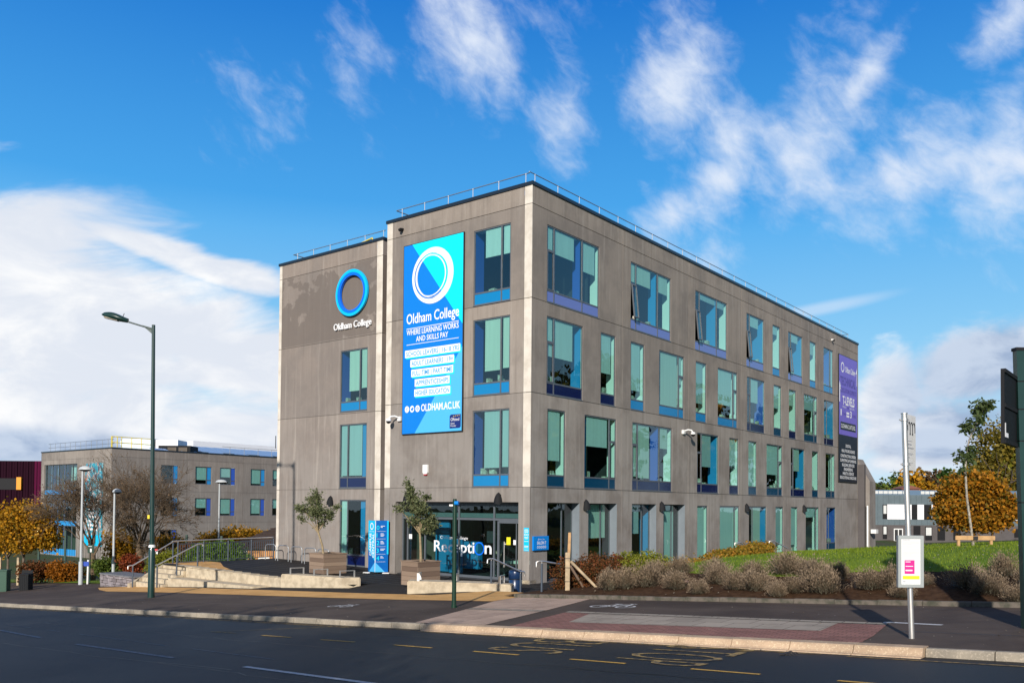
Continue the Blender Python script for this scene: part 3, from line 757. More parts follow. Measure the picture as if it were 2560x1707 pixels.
def window(F, x0, x1, y0, y1, parent, mull=(), narrow='', open_=False, span=.46, spcol='spandrel_azure', split=None, blinds=(), blue=(), fin='blue_wall_paint', dep=.04, items=None, seed=0, sash=.055, glass='glass_green', inner='paint_white_int'):
    """one glazed window: frame > panes, spandrel, blind, coloured fin"""
    rn = random.Random(seed*7+3)
    xs = [x0]+list(mull)+[x1]; b = MB(); o0, o1 = -dep-.02, -dep+.018
    fw = .045
    b.box(F, x0, x0+fw, y0, y1, o0, o1); b.box(F, x1-fw, x1, y0, y1, o0, o1)
    b.box(F, x0+fw, x1-fw, y1-fw, y1, o0, o1); b.box(F, x0+fw, x1-fw, y0, y0+fw, o0, o1)
    b.box(F, x0-.01, x1+.01, y0-.03, y0, o0, .02)
    for mx_ in mull: b.box(F, mx_-.03, mx_+.03, y0+fw, y1-fw, o0, o1+.003)
    ys_ = y0+span if span else y0+fw
    cols = list(zip(xs, xs[1:]))
    if span:
        for k, (a, c) in enumerate(cols):
            b.box(F, a+(fw if k == 0 else .03), c-(fw if k == len(cols)-1 else .03), ys_-.03, ys_+.03, o0, o1)
    sy = split if split else ys_+(y1-ys_)*.62
    nc = 0 if narrow == 'L' else (len(cols)-1 if narrow == 'R' else None)
    if nc is not None:
        a, c = cols[nc]; a += fw if nc == 0 else .03; c -= .03 if nc == 0 else fw
        b.box(F, a, c, sy-.035, sy+.035, o0, o1)
        if not open_:
            for p in ((a, a+.035, ys_+.03, sy-.035), (c-.035, c, ys_+.03, sy-.035)): b.box(F, *p, -dep, o1+.012)
            b.box(F, a+.035, c-.035, ys_+.03, ys_+.065, -dep, o1+.012); b.box(F, a+.035, c-.035, sy-.07, sy-.035, -dep, o1+.012)
    wo = b.build('window', 'frame_grey', parent)
    g = MB()
    for k, (a, c) in enumerate(cols):
        if open_ and k == nc:
            g.quad(F, a+.02, c-.02, sy, y1-.03, -dep); continue
        g.quad(F, a+.02, c-.02, ys_, y1-.03, -dep)
    g.build('pane', glass, wo)
    if open_:
        a, c = cols[nc]; a += .05; c -= .04; hh = sy-.05-(ys_+.03)
        th = R(5.5); hing = F.P(0, sy-.04, -dep+.06)
        F2 = Fr(F.P(0, sy-.04, -dep+.06), F.X, (Vector((0, 0, 1))*math.cos(th)-F.N*math.sin(th)))
        cb = MB()
        for p in ((a, a+.045, -hh, 0), (c-.045, c, -hh, 0), (a+.045, c-.045, -.05, 0), (a+.045, c-.045, -hh, -hh+.05)): cb.box(F2, *p, -.03, .03)
        co = cb.build('casement', 'frame_grey', wo)
        cg = MB(); cg.quad(F2, a+.03, c-.03, -hh+.03, -.03, 0); cg.build('pane', glass, wo)
    if span:
        s_ = MB()
        for a, c in cols: s_.quad(F, a+.02, c-.02, y0+.02, ys_, -dep+.004)
        s_.build('spandrel_panel', spcol, wo)
    # plastered inner reveal
    rv = MB(); a, c, d_, e = x0+.01, x1-.01, ys_-.02, y1-.01; u0, u1 = -dep-.022, -dep-.42
    for p, q in (((a, d_), (a, e)), ((c, e), (c, d_)), ((a, e), (c, e)), ((c, d_), (a, d_))):
        rv.face([F.P(*p, u0), F.P(*q, u0), F.P(*q, u1), F.P(*p, u1)])
    rv.build('inner_reveal', inner, wo)
    H = y1-ys_; W = x1-x0
    if blinds:
        for p in blinds:
            bb = MB(); a, c, dr = x0+p[0]*W, x0+p[1]*W, p[2]
            yb = y1-.06-H*dr
            bb.box(F, a, c, yb, y1-.06, -dep-.044, -dep-.040); bb.box(F, a, c, yb-.03, yb, -dep-.050, -dep-.034)
            bb.tube([F.P(a, y1-.07, -dep-.065), F.P(c, y1-.07, -dep-.065)], .025, 6)
            bb.build('blind', ['blind_fabric', 'blind_grey', 'blind_fabric', 'blind_cream', 'blind_fabric'][(seed*3) % 5], wo)
    if blue:
        bb = MB()
        for p in blue:
            if F is RFm and p[0] > .05:       # painted fin standing square to the glass
                xe = x0+p[1]*W; bb.box(F, xe-.03, xe-.002, ys_-.02, y1-.01, -dep-.05-(p[1]-p[0])*W/2.0, -dep-.03)
            elif F is not RFm and p[0] < .05: # painted side reveal
                bb.box(F, x0+.012, x0+.03, ys_-.02, y1-.01, -dep-.04-(p[1]-p[0])*W/.96, -dep-.024)
            else: bb.box(F, x0+p[0]*W, x0+p[1]*W, ys_-.02, y1-.01, -dep-.11, -dep-.09)
        bb.build('wall_panel', fin, wo)
    if items:
        for k in range(items):
            bb = MB(); xx = rn.uniform(x0+.15, x1-.35); w_ = rn.uniform(.08, .3); hh = rn.uniform(.06, .30)
            bb.box(F, xx, min(xx+w_, x1-.08), ys_+.03, ys_+.03+hh, -dep-.36+k*.012, -dep-.18+k*.012, 0)
            bb.build('windowsill_box', 'paper_stack', wo)
    return wo
mat('paper_stack', (.62, .60, .52), .8, vcol=(.25, .20, .14), vscale=9)

main = thing('college_building', 'four storey brown precast concrete college block with tall windows, blue banner and glazed reception', 'building', tuple(C0))
LR = 40.65
J = [3.66, 7.26, 10.86, 14.46]; TOP = 15.17
VJ = [6.66, 13.04, 19.41, 25.75, 32.15]
A3, A2, A1 = (10.88, 13.90), (7.28, 10.33), (3.68, 6.73)
L_, Nv, Az, Te, Li = 'L', 'spandrel_navy', 'spandrel_azure', 'spandrel_teal', 'spandrel_lilac'
RW = [ # y-range, x0, x1, mullions, narrow, open, spandrel colour, blinds, blue
 (A3, .98, 4.75, (1.49, 3.48), 'L', 0, Li, [(.16, .52, .36), (.02, .12, .35), (.70, .93, .46)], [(.46, .64)]),
 (A3, 7.36, 11.15, (7.86, 9.88), 'L', 1, Li, [(.16, .50, .30), (.02, .12, .30), (.70, .93, .30)], [(.44, .64)]),
 (A3, 13.74, 17.53, (14.26, 16.27), 'L', 1, Li, [(.16, .64, .10), (.70, .93, .12)], [(.40, .66)]),
 (A3, 20.11, 22.65, (20.6,), 'L', 1, Li, [(.24, .72, .22)], [(.5, .97)]),
 (A3, 23.95, 25.15, (), '', 0, Az, [(.06, .76, .18)], []),
 (A3, 26.48, 28.98, (26.97,), 'L', 1, Li, [(.24, .72, .18)], [(.5, .97)]),
 (A3, 30.32, 31.52, (), '', 0, Az, [(.06, .76, .30)], []),
 (A3, 33.0, 34.97, (34.38,), '', 0, Az, [(.72, .95, .9)], [(.1, .66)]),
 (A2, 1.0, 3.54, (1.51,), 'L', 0, Nv, [(.24, .74, .56), (.04, .18, .56)], [(.62, .97)]),
 (A2, 4.9, 6.1, (), '', 0, Nv, [(.06, .76, .62)], []),
 (A2, 7.4, 8.62, (), '', 0, Az, [(.06, .76, .80)], []),
 (A2, 10.02, 12.55, (11.98,), 'R', 0, Az, [(.10, .74, .96), (.80, .93, .5)], [(.0, .10)]),
 (A2, 13.83, 15.05, (), '', 0, Az, [(.06, .76, .78)], []),
 (A2, 16.4, 18.9, (18.38,), 'R', 0, Az, [(.08, .74, .70), (.80, .93, .8)], [(.0, .08)]),
 (A2, 20.2, 22.76, (20.72,), 'L', 0, Nv, [(.24, .66, .50)], [(.58, .97)]),
 (A2, 24.14, 25.38, (), '', 0, Te, [(.06, .76, .50)], []),
 (A2, 26.62, 27.86, (), '', 0, Nv, [(.06, .76, .35)], []),
 (A2, 29.26, 31.77, (31.19,), 'R', 0, Te, [(.06, .74, .35)], []),
 (A2, 33.1, 35.15, (33.7,), '', 0, Nv, [], [(.36, .97)]),
 (A1, 1.08, 2.32, (), '', 0, Te, [(.06, .76, .74)], []),
 (A1, 3.70, 6.20, (5.66,), 'R', 0, Te, [(.10, .74, .46)], [(.0, .11)]),
 (A1, 7.57, 11.33, (8.07, 10.1), 'L', 0, Nv, [(.15, .44, .92), (.03, .12, .9), (.70, .90, .36)], [(.42, .66)]),
 (A1, 14.0, 16.52, (14.53,), 'L', 0, Nv, [(.24, .68, .62)], [(.60, .97)]),
 (A1, 17.88, 19.08, (), '', 0, Nv, [(.06, .76, .55)], []),
 (A1, 20.42, 21.63, (), '', 0, Te, [(.06, .76, 1.0)], []),
 (A1, 23.06, 25.55, (24.94,), 'R', 0, Te, [(.08, .74, .66)], []),
 (A1, 26.95, 29.4, (27.41,), 'L', 0, Nv, [(.24, .66, .52)], [(.58, .97)]),
 (A1, 30.76, 31.98, (), '', 0, Te, [], []),
 (A1, 33.42, 35.4, (34.66,), '', 0, Te, [], []),
 ((.14, 3.04), 14.05, 15.24, (), '', 0, None, [(.06, .76, .93)], []),
 ((.14, 3.04), 16.7, 19.18, (18.63,), '', 0, None, [(.06, .74, .78)], []),
 ((.14, 3.04), 20.5, 23.1, (21.04,), '', 0, None, [(.20, .68, .76)], [(.68, .98)]),
 ((.14, 3.04), 24.47, 25.7, (), '', 0, None, [(.06, .76, .72)], []),
 ((.14, 3.04), 26.98, 28.18, (), '', 0, None, [(.06, .76, .80)], []),
 ((.14, 3.04), 29.57, 32.1, (31.6,), '', 0, None, [(.08, .74, .2)], []),
 ((.14, 3.04), 33.6, 35.55, (34.1,), '', 0, Te, [], [(.32, .97)]),
]
OPN = [(1.12, 3.36), (4.02, 6.28), (7.57, 9.80), (10.50, 12.69)]
holes = [(w[1], w[2], w[0][0], w[0][1]) for w in RW]+[(a, c, .0, 3.08, .37, 1) for a, c in OPN]
b = MB(); wall(b, RFm, .02, LR, 0, TOP, holes, VJ, J, seed=21)
# far end and back of the block
EF = Fr(RFm.P(LR, 0, 0), V); b.quad(EF, 0, 14, 0, TOP, 0, 0, .8)
BFm = Fr(C0+V*14+U*LR, -U); b.quad(BFm, 0, LR-8, 0, TOP, 0, 0, .8)
b.build('wall', ['precast_concrete', 'reveal_grey'], main)
for k, (yr, x0, x1, mull, nar, op, sc_, bl, fi) in enumerate(RW):
    window(RFm, x0+.005, x1-.005, yr[0]+.005, yr[1]-.005, main, mull, nar, bool(op), .46 if sc_ else (None), sc_ or Az, None, bl, fi,
           seed=k, items=(2 if k % 3 else 3), fin='blue_wall_paint' if k % 7 else 'royal_blue_paint')
# deep ground floor openings: set-back glazing
for k, (a, c) in enumerate(OPN):
    bl = [None, [(0.0, .86, .46)], [(0, .58, .42)], [(0, .80, .99)]][k]
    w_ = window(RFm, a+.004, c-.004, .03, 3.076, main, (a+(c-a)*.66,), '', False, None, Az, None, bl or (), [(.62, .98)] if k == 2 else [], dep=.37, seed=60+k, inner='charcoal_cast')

# banner facade
LWd = [(-2.92, -1.03, 10.90, 13.92), (-2.91, -1.03, 7.29, 10.33), (-2.90, -1.03, 3.67, 6.71)]
holes = list(LWd)+[(-7.20, -.55, 0, 3.085, .44)]
b = MB(); LL = 7.8905
wall(b, LFm, -LL+.34, -.37, 0, TOP, holes, (), J, seed=5)
wall(b, Fr(C0, -V), -.37+.006, -.0, 0, J[0]-.012, [], seed=3)
wall(b, LFm, -LL, -LL+.33, 0, J[0]-.012, [], (), (), seed=8)
b.quad(LFm, -.37, .0, J[0]-.012, J[0]+.012, -.02); b.quad(LFm, -LL, -LL+.34, J[0]-.012, J[0]+.012, -.02)
for q in (-.37, -LL+.33): b.quad(LFm, q, q+.012, 0, TOP, -.02, 0, 0)
SF = Fr(LFm.P(-LL, 0, 0), -U); b.quad(SF, -6, 0, 0, TOP, 0, 0, .6)
b.build('wall', ['precast_concrete', 'reveal_grey'], main)
for a, c in ((-.358, .0), (-LL, -LL+.33)):
    b = MB(); ys = [J[0]+.012]+[j+d_ for j in J[1:] for d_ in (-.012, .012)]+[TOP]
    for k in range(0, len(ys), 2): b.box(LFm, a, c, ys[k], ys[k+1], -.05, .004)
    b.build('corner_strip', 'white_precast', main)
for k, (hh, bl) in enumerate(zip(LWd, ([(.30, .74, .42), (.79, .96, .42)], [(.30, .74, .78), (.79, .96, .76)], [(.30, .74, .86), (.79, .96, .85)]))):
    window(LFm, hh[0]+.005, hh[1]-.005, hh[2]+.005, hh[3]-.005, main, (-1.5,), '', False, .48, Az, None, bl, [(.0, .27)], fin='royal_blue_paint', seed=30+k, items=3)

# wing
WL = 7.65
WWd = [(-2.85, -.95, 7.36, 10.30), (-2.85, -.95, 3.72, 6.76), (-2.78, -.95, .05, 3.17)]
b = MB(); wall(b, WFm, -WL+.22, -.40, -.2, TOP, WWd, (), J, seed=14)
b.quad(WFm, -WL+.208, -WL+.222, -.2, TOP, -.02, 0, 0); b.quad(WFm, -.402, -.388, -.2, TOP, -.02, 0, 0)
RT = Fr(W0, U); wall(b, RT, 0, 6, -.2, TOP, [], (), J, seed=2)
LE = Fr(WFm.P(-WL, 0, 0), -U); b.quad(LE, -14, 0, -3, TOP, 0, 0, .7)
b.build('wall', ['grey_concrete'], main)
for a, c in ((-.388, .0), (-WL, -WL+.208)):
    b = MB(); ys = [-.2, J[0]-.012, J[0]+.012]+[j+d_ for j in J[1:] for d_ in (-.012, .012)]+[TOP]
    for k in range(0, len(ys), 2): b.box(WFm, a, c, ys[k], ys[k+1], -.05, .004)
    b.build('corner_strip', 'white_precast', main)
window(WFm, -2.845, -.955, 7.365, 10.295, main, (-1.49,), '', False, .46, Az, None, [(.30, .72, .76), (.76, .96, .72)], [(.0, .28)], fin='royal_blue_paint', seed=41, items=2)
window(WFm, -2.845, -.955, 3.725, 6.755, main, (-2.28,), '', False, .50, Nv, None, [(.04, .28, .93), (.33, .80, .93)], [(.78, .97)], seed=42, items=2)
window(WFm, -2.775, -.955, .055, 3.165, main, (-2.24,), '', False, .52, Nv, None, [(.05, .27, 1.0)], [(.74, .97)], seed=43, items=1)
# plinths at the foot of the piers
b = MB()
b.box(LFm, -.54, .0, -.02, .14, -.40, -.03); b.box(RFm, .0, 1.08, -.02, .14, -.40, -.03)
b.box(LFm, -7.85, -7.24, -.02, .16, -.4, -.03)
b.build('plinth', 'cast_concrete', main)
# copings
b = MB(); e = .05
b.box(RFm, -.05, LR+.05, TOP, TOP+.13, -.35, e); b.box(LFm, -LL-.05, -.35, TOP, TOP+.13, -.35, e)
b.box(EF, 0, 14, TOP, TOP+.13, -.35, e); b.box(WFm, -WL-.05, .05, TOP-.0, TOP+.13, -.35, e)
b.box(RT, .05, 6, TOP, TOP+.13, -.35, e); b.box(SF, -6, -.05, TOP, TOP+.13, -.35, e)
b.build('coping', 'coping_metal', main)
b = MB()
b.face([RFm.P(.1, TOP-.3, -.1), RFm.P(LR-.1, TOP-.3, -.1), RFm.P(LR-.1, TOP-.3, -7.8), RFm.P(.1, TOP-.3, -7.8)])
b.face([RFm.P(7, TOP-.31, -7.8), RFm.P(LR-.1, TOP-.31, -7.8), RFm.P(LR-.1, TOP-.31, -14), RFm.P(7, TOP-.31, -14)])
b.face([WFm.P(-WL+.1, TOP-.3, -.1), WFm.P(-.1, TOP-.3, -.1), WFm.P(-.1, TOP-.3, -14), WFm.P(-WL+.1, TOP-.3, -14)])
b.build('roof', 'coping_metal', main)
# interior floors and partitions
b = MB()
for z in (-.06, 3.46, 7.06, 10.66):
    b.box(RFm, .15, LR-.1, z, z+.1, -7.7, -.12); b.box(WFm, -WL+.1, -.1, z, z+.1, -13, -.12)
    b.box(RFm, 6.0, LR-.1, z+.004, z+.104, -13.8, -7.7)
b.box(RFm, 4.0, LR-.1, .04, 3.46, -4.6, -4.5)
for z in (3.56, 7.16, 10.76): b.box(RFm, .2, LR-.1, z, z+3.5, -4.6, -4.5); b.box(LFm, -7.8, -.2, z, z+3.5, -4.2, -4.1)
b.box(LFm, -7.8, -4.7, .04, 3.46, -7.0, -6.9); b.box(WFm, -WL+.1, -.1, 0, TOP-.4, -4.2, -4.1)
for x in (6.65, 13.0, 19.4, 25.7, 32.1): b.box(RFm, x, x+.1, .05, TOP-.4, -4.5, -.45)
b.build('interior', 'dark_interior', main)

# roof guard rails
b = MB(); zt = TOP+.62
def guard(F, x0, x1, o, n, b, z=zt, foot=TOP+.1):
    for k in range(n+1):
        x = lerp(x0, x1, k/n); b.tube([F.P(x, foot, o), F.P(x, z-.03, o)], .016, 6); b.lathe([(.024, -.035), (.024, .015)], *F.P(x, 0, o).xy, z-.005, 8)
    b.tube([F.P(x0-.35, z, o), F.P(x1+.15, z, o)], .019, 6)
guard(RFm, .55, 39.2, -.3, 25, b); guard(LFm, -7.3, -.55, -.3, 5, b); guard(WFm, -6.8, -.45, -.45, 5, b)
b.tube([LFm.P(-.4, zt, -.3), RFm.P(.2, zt, -.3)], .024, 6)
b.tube([RFm.P(39.3, zt, -.3), RFm.P(39.3, zt, -4)], .024, 6)
b.tube([LFm.P(-7.65, zt, -.3), LFm.P(-7.65, zt, -3)], .024, 6)
b.tube([WFm.P(-7.1, zt, -.45), WFm.P(-7.1, zt, -4)], .024, 6)
for q in (1.5, 3.0): b.tube([WFm.P(-7.1, TOP, -.45-q), WFm.P(-7.1, zt, -.45-q)], .02, 6)
b.build('roof_railing', 'galvanised', main)
b = MB()
for p, q in (((-3.3, TOP-.1, -.9), (-3.3, TOP+.42, -.9)), ((-1.7, TOP-.1, -.9), (-1.7, TOP+.62, -.9)), ((-3.3, TOP+.42, -.9), (-1.7, TOP+.62, -.9)), ((-3.0, TOP-.1, -.9), (-3.0, TOP+.3, -.9)), ((-3.3, TOP+.3, -.9), (-2.95, TOP+.3, -.9))):
    b.tube([WFm.P(*p), WFm.P(*q)], .032, 6)
b.build('roof_hatch_rail', 'safety_yellow', main)

# ---- entrance glazing (part of the building)
D_ = .44; b = MB(); GX = [-7.17, -6.87, -5.85, -3.95, -2.09, -.56]
for x in GX[:1]+GX[2:]: b.box(LFm, x-.035, x+.035, .02, 3.0, -D_-.06, -D_+.02)
b.box(LFm, -7.17, -.56, 2.93, 3.08, -D_-.06, -D_+.01); b.box(LFm, -7.17, -.56, 2.36, 2.45, -D_-.06, -D_+.025)
b.box(LFm, -7.17, -.56, .0, .14, -D_-.06, -D_+.015)
b.box(LFm, -6.9, -6.84, .14, 2.36, -D_-.05, -D_+.03); b.box(LFm, -1.90, -1.82, .14, 2.34, -D_-.05, -D_+.035)
b.box(LFm, -1.82, -.63, 2.26, 2.36, -D_-.05, -D_+.03); b.box(LFm, -.68, -.60, .14, 2.26, -D_-.05, -D_+.03)
b.box(LFm, -.995, -.96, .14, 2.3, -D_-.04, -D_+.01)
ent = b.build('entrance_glazing', 'frame_grey', main)
b = MB(); b.quad(LFm, -7.17, -.56, .1, 3.0, -D_-.01); b.build('pane', 'glass_entrance', ent)
b = MB(); b.box(LFm, -7.14, -.6, 2.46, 2.64, -D_-.10, -D_-.05); b.build('transom_panel', 'reveal_grey', ent)
b = MB(); b.tube([LFm.P(-1.50, .55, -D_+.10), LFm.P(-1.50, 1.55, -D_+.10)], .018, 8)
for y in (.6, 1.5): b.tube([LFm.P(-1.50, y, -D_+.10), LFm.P(-1.50, y, -D_)], .012, 6)
b.lathe([(.05, -.02), (.05, .02)], *LFm.P(-1.50, 0, -D_+.03).xy, 1.45, 12); b.build('door_handle', 'stainless', ent)
# lettering on the glass
text('window_lettering', 'Oldham College', LFm, -4.98, 1.56, -D_+.004, 1.52, .13, 'print_white', ent)
text('window_lettering', 'Recepti', LFm, -5.33, 1.03, -D_+.004, 2.22, .48, 'window_vinyl' if 'window_vinyl' in MATS else 'print_white', ent, bold=.012)
text('window_lettering', 'n', LFm, -2.57, 1.03, -D_+.004, .36, .40, 'print_white', ent, bold=.012)
b = MB(); b.ring(LFm, -2.86, 1.22, .265, .215, -D_+.003, -D_+.008); b.build('window_ring', 'ring_blue', ent)
b = MB(); b.quad(LFm, -1.46, -1.26, 1.42, 1.72, -D_+.006); b.build('door_notice', 'print_yellow', ent)
b = MB(); b.box(LFm, -2.56, -2.22, 1.46, 1.93, -D_-.12, -D_-.11); b.quad(LFm, -6.82, -6.66, 1.52, 1.68, -D_+.006); b.build('window_notice', 'print_grey', ent)
b = MB(); b.quad(LFm, -6.80, -6.62, 1.50, 1.70, -D_+.007); b.quad(LFm, -1.12, -.98, 1.43, 1.62, -D_+.007); b.build('window_notice', 'print_white', ent)
# reception interior seen through the glass
b = MB(); b.box(LFm, -6.8, -6.0, .05, 2.3, -2.2, -2.1); b.box(LFm, -5.7, -5.0, .05, 1.5, -1.9, -1.8); b.box(LFm, -5.35, -4.25, .25, 1.4, -2.3, -2.0); b.build('reception_wall', 'blue_wall_paint', main)
b = MB(); b.box(LFm, -3.4, -2.1, .5, .62, -3.6, -2.8); b.box(LFm, -3.3, -3.2, .05, .5, -3.5, -3.4); b.box(LFm, -2.3, -2.2, .05, .5, -3.5, -3.4); b.build('reception_table', 'paint_white_int', main)

# ------------------------------------------------------------------ signs on the building
ban = thing('college_banner', 'tall blue and cyan banner with white ring and white lettering on the block facade', 'banner', tuple(LFm.P(-5.1, 5.95, .1)))
X0, X1, Y0, Y1 = -6.76, -3.40, 5.95, 13.95
b = MB(); b.box(LFm, X0-.03, X1+.03, Y0-.03, Y1+.03, .03, .085); b.build('banner_frame', 'ink_black', ban)
b = MB(); b.quad(LFm, X0, X1, Y0, Y1, .09); b.build('banner_sheet', 'banner_blue', ban)
b = MB(); b.prism(LFm, [(-6.27, Y1), (X1, 10.26), (X1, Y1)], .091, .094); b.build('cyan_field', 'banner_cyan', ban)
b = MB(); b.prism(LFm, [(-6.02, Y0), (X1, Y0), (X1, 9.35)], .091, .094); b.build('sky_blue_field', 'banner_sky', ban)
b = MB(); b.ring(LFm, -5.08, 12.47, 1.17, .96, .096, .099, 96, ox=-.08, oy=.0); b.ring(LFm, -5.19, 12.48, .87, .83, .096, .099, 96, ox=-.02)
for k in range(5): b.ring(LFm, -5.12+.02*k, 12.47, .92-.0*k, .905, .0965, .0995, 60)
b.build('ring_emblem', 'print_white', ban)
T_ = lambda n, s_, x, y, w, hh, mm='print_white', **k: text(n, s_, LFm, x, y, .096, w, hh, mm, ban, ext=.003, **k)
T_('lettering', 'Oldham College', -6.56, 10.60, 2.97, .44, bold=.012)
T_('lettering', 'WHERE LEARNING WORKS', -6.55, 10.12, 2.95, .235, bold=.012)
T_('lettering', 'AND SKILLS PAY', -5.99, 9.81, 1.82, .23, bold=.012)
b = MB(); b.quad(LFm, -6.56, -3.6, 10.38, 10.405, .097); b.quad(LFm, -6.55, -3.59, 9.70, 9.722, .097); b.build('rule_line', 'print_white', ban)
for (a, c, y, s_) in ((-6.63, -3.51, 9.17, 'SCHOOL LEAVERS | 16-18 YRS'), (-6.31, -3.84, 8.75, 'ADULT LEARNERS | 19+'), (-6.25, -3.88, 8.33, 'FULL TIME | PART TIME'), (-6.04, -4.07, 7.91, 'APPRENTICESHIPS'), (-6.06, -4.03, 7.49, 'HIGHER EDUCATION')):
    b = MB(); b.quad(LFm, a+.06, c+.06, y-.06, y+.26, .0955); b.build('panel_shadow', 'banner_cyan', ban)
    b = MB(); b.quad(LFm, a, c, y, y+.31, .0975); b.build('text_panel', 'print_white', ban)
    text('lettering', s_, LFm, a+.07, y+.055, .099, c-a-.12, .20, 'strip_ink', ban, ext=.002, bold=.014)
T_('lettering', 'OLDHAM.AC.UK', -5.65, 6.86, 2.17, .30, bold=.02)
for k, x in enumerate((-6.48, -6.18, -5.86)):
    b = MB(); b.prism(LFm, [(x+.125*math.cos(R(q*15)), 6.98+.14*math.sin(R(q*15))) for q in range(24)], .095, .098); b.build('social_badge', 'print_white', ban)
text('lettering', 'f', LFm, -6.51, 6.90, .099, .07, .17, 'banner_blue', ban, ext=.002, bold=.02)
b = MB(); b.prism(LFm, [(-6.26, 7.03), (-6.23, 6.93), (-6.16, 6.90), (-6.10, 6.97), (-6.09, 7.03), (-6.15, 7.06), (-6.19, 7.0)], .0985, .1); b.build('bird_mark', 'banner_blue', ban)
b = MB(); b.ring(LFm, -5.86, 6.98, .075, .055, .0985, .1, 20); b.ring(LFm, -5.86, 6.98, .035, .02, .0985, .1, 12); b.build('camera_mark', 'banner_blue', ban)
b = MB(); b.prism(LFm, [(-4.04, 6.06), (-3.50, 6.06), (-3.44, 6.12), (-3.44, 6.62), (-3.98, 6.62), (-4.04, 6.56)], .096, .1); b.build('rating_badge', 'banner_navy', ban)
text('lettering', 'Ofsted', LFm, -3.98, 6.36, .101, .46, .13, 'print_white', ban, ext=.002)
text('lettering', 'Good', LFm, -3.98, 6.23, .101, .20, .07, 'print_white', ban, ext=.002); text('lettering', 'Provider', LFm, -3.98, 6.13, .101, .30, .07, 'print_white', ban, ext=.002)
b = MB()
for k in range(4): b.prism(LFm, [(-3.82+.1*k+.035*math.cos(R(90+72*q*2)), 6.54+.012*k+.035*math.sin(R(90+72*q*2))) for q in range(5)], .1005, .103)
b.build('badge_stars', 'print_gold', ban)

pb = thing('course_banner', 'tall purple and black course banner at the far end of the long facade', 'banner', tuple(RFm.P(38, 4.88, .1)))
b = MB(); b.box(RFm, 35.95, 40.2, 4.85, 13.88, .03, .08); b.build('banner_frame', 'ink_black', pb)
b = MB(); b.quad(RFm, 36.0, 40.15, 9.30, 13.83, .085); b.build('banner_sheet', 'banner_purple', pb)
b = MB(); b.quad(RFm, 36.0, 40.15, 4.9, 9.30, .085); b.build('lower_sheet', 'banner_black', pb)
P_ = lambda s_, x, y, w, hh, mm='print_white', **k: text('lettering', s_, RFm, x, y, .09, w, hh, mm, pb, ext=.003, **k)
b = MB(); b.ring(RFm, 36.75, 13.0, .36, .26, .087, .09, 40); b.build('ring_emblem', 'print_white', pb)
P_('Oldham College', 37.35, 12.72, 2.3, .42, bold=.02)
P_('TECHNICAL', 36.25, 11.75, 3.5, .62, 'banner_indigo', bold=.02); P_('EDUCATION EXPERTS', 36.2, 11.22, 3.7, .34, 'banner_indigo', bold=.01)
P_('T-LEVELS', 36.75, 10.38, 2.7, .62, bold=.03); P_('THE NEXT', 36.7, 10.13, .9, .15); P_('LEVEL', 37.75, 10.13, .5, .15, 'banner_indigo'); P_('QUALIFICATION', 38.35, 10.13, 1.1, .15)
P_('1', 36.3, 9.68-.12, .22, .46, bold=.02); P_('T LEVEL', 36.7, 9.62, .8, .2, 'banner_indigo'); P_('3', 38.45, 9.53, .35, .5, bold=.02); P_('A LEVELS', 38.95, 9.62, .9, .2, 'banner_indigo')
for yy in (9.52, 9.74): b = MB(); b.quad(RFm, 37.62, 38.25, yy, yy+.15, .09); b.build('equals_bar', 'print_white', pb)
b = MB(); b.quad(RFm, 36.3, 39.8, 8.55, 9.12, .087); b.build('text_panel', 'ink_black', pb)
b = MB(); b.quad(RFm, 36.0, 40.15, 8.2, 9.30, .0855); b.build('purple_band', 'banner_purple', pb)
P_('OLDHAM.AC.UK/TLEVEL', 36.42, 8.7, 3.25, .30, bold=.01)
b = MB(); b.prism(RFm, [(36.04, 10.5), (36.2, 10.5), (36.2, 11.35), (36.42, 11.35), (36.12, 11.95), (36.04, 11.7)], .087, .09); b.build('arrow_mark', 'print_white', pb); b = MB(); b.prism(RFm, [(40.02, 12.0), (40.08, 12.0), (40.08, 13.3), (39.8, 12.85), (40.02, 12.9)], .087, .09); b.build('arrow_mark', 'print_white', pb)
for s_, y, w in (('DIGITAL', 7.35, 1.2), ('HEALTHCARE SCIENCE', 6.98, 3.0), ('CONSTRUCTION, DESIGN,', 6.62, 3.5), ('SURVEYING & PLANNING', 6.30, 3.6), ('BUILDING SERVICES', 5.98, 2.8), ('ENGINEERING', 5.68, 2.0), ('HEALTH, SCIENCE', 5.38, 2.5), ('EDUCATION & CHILDCARE', 5.08, 3.7)):
    P_(s_, 38.05, y, w, .21, align='CENTER', bold=.02)

ws = thing('wall_ring_sign', 'raised blue ring logo with white Oldham College lettering on the wing wall', 'sign', tuple(WFm.P(-2, 11.3, 0)))
b = MB(); b.ring(WFm, -1.98, 12.98, 1.11, .95, .06, .16, 96); b.build('outer_ring', 'ring_cyan', ws)
b = MB(); b.ring(WFm, -1.98, 12.98, .965, .83, .05, .175, 96, ox=.03, oy=-.01); b.build('inner_ring', 'ring_blue', ws)
text('lettering', 'Oldham College', WFm, -3.28, 11.32, .05, 2.64, .33, 'print_white', ws, ext=.05, bold=.004)

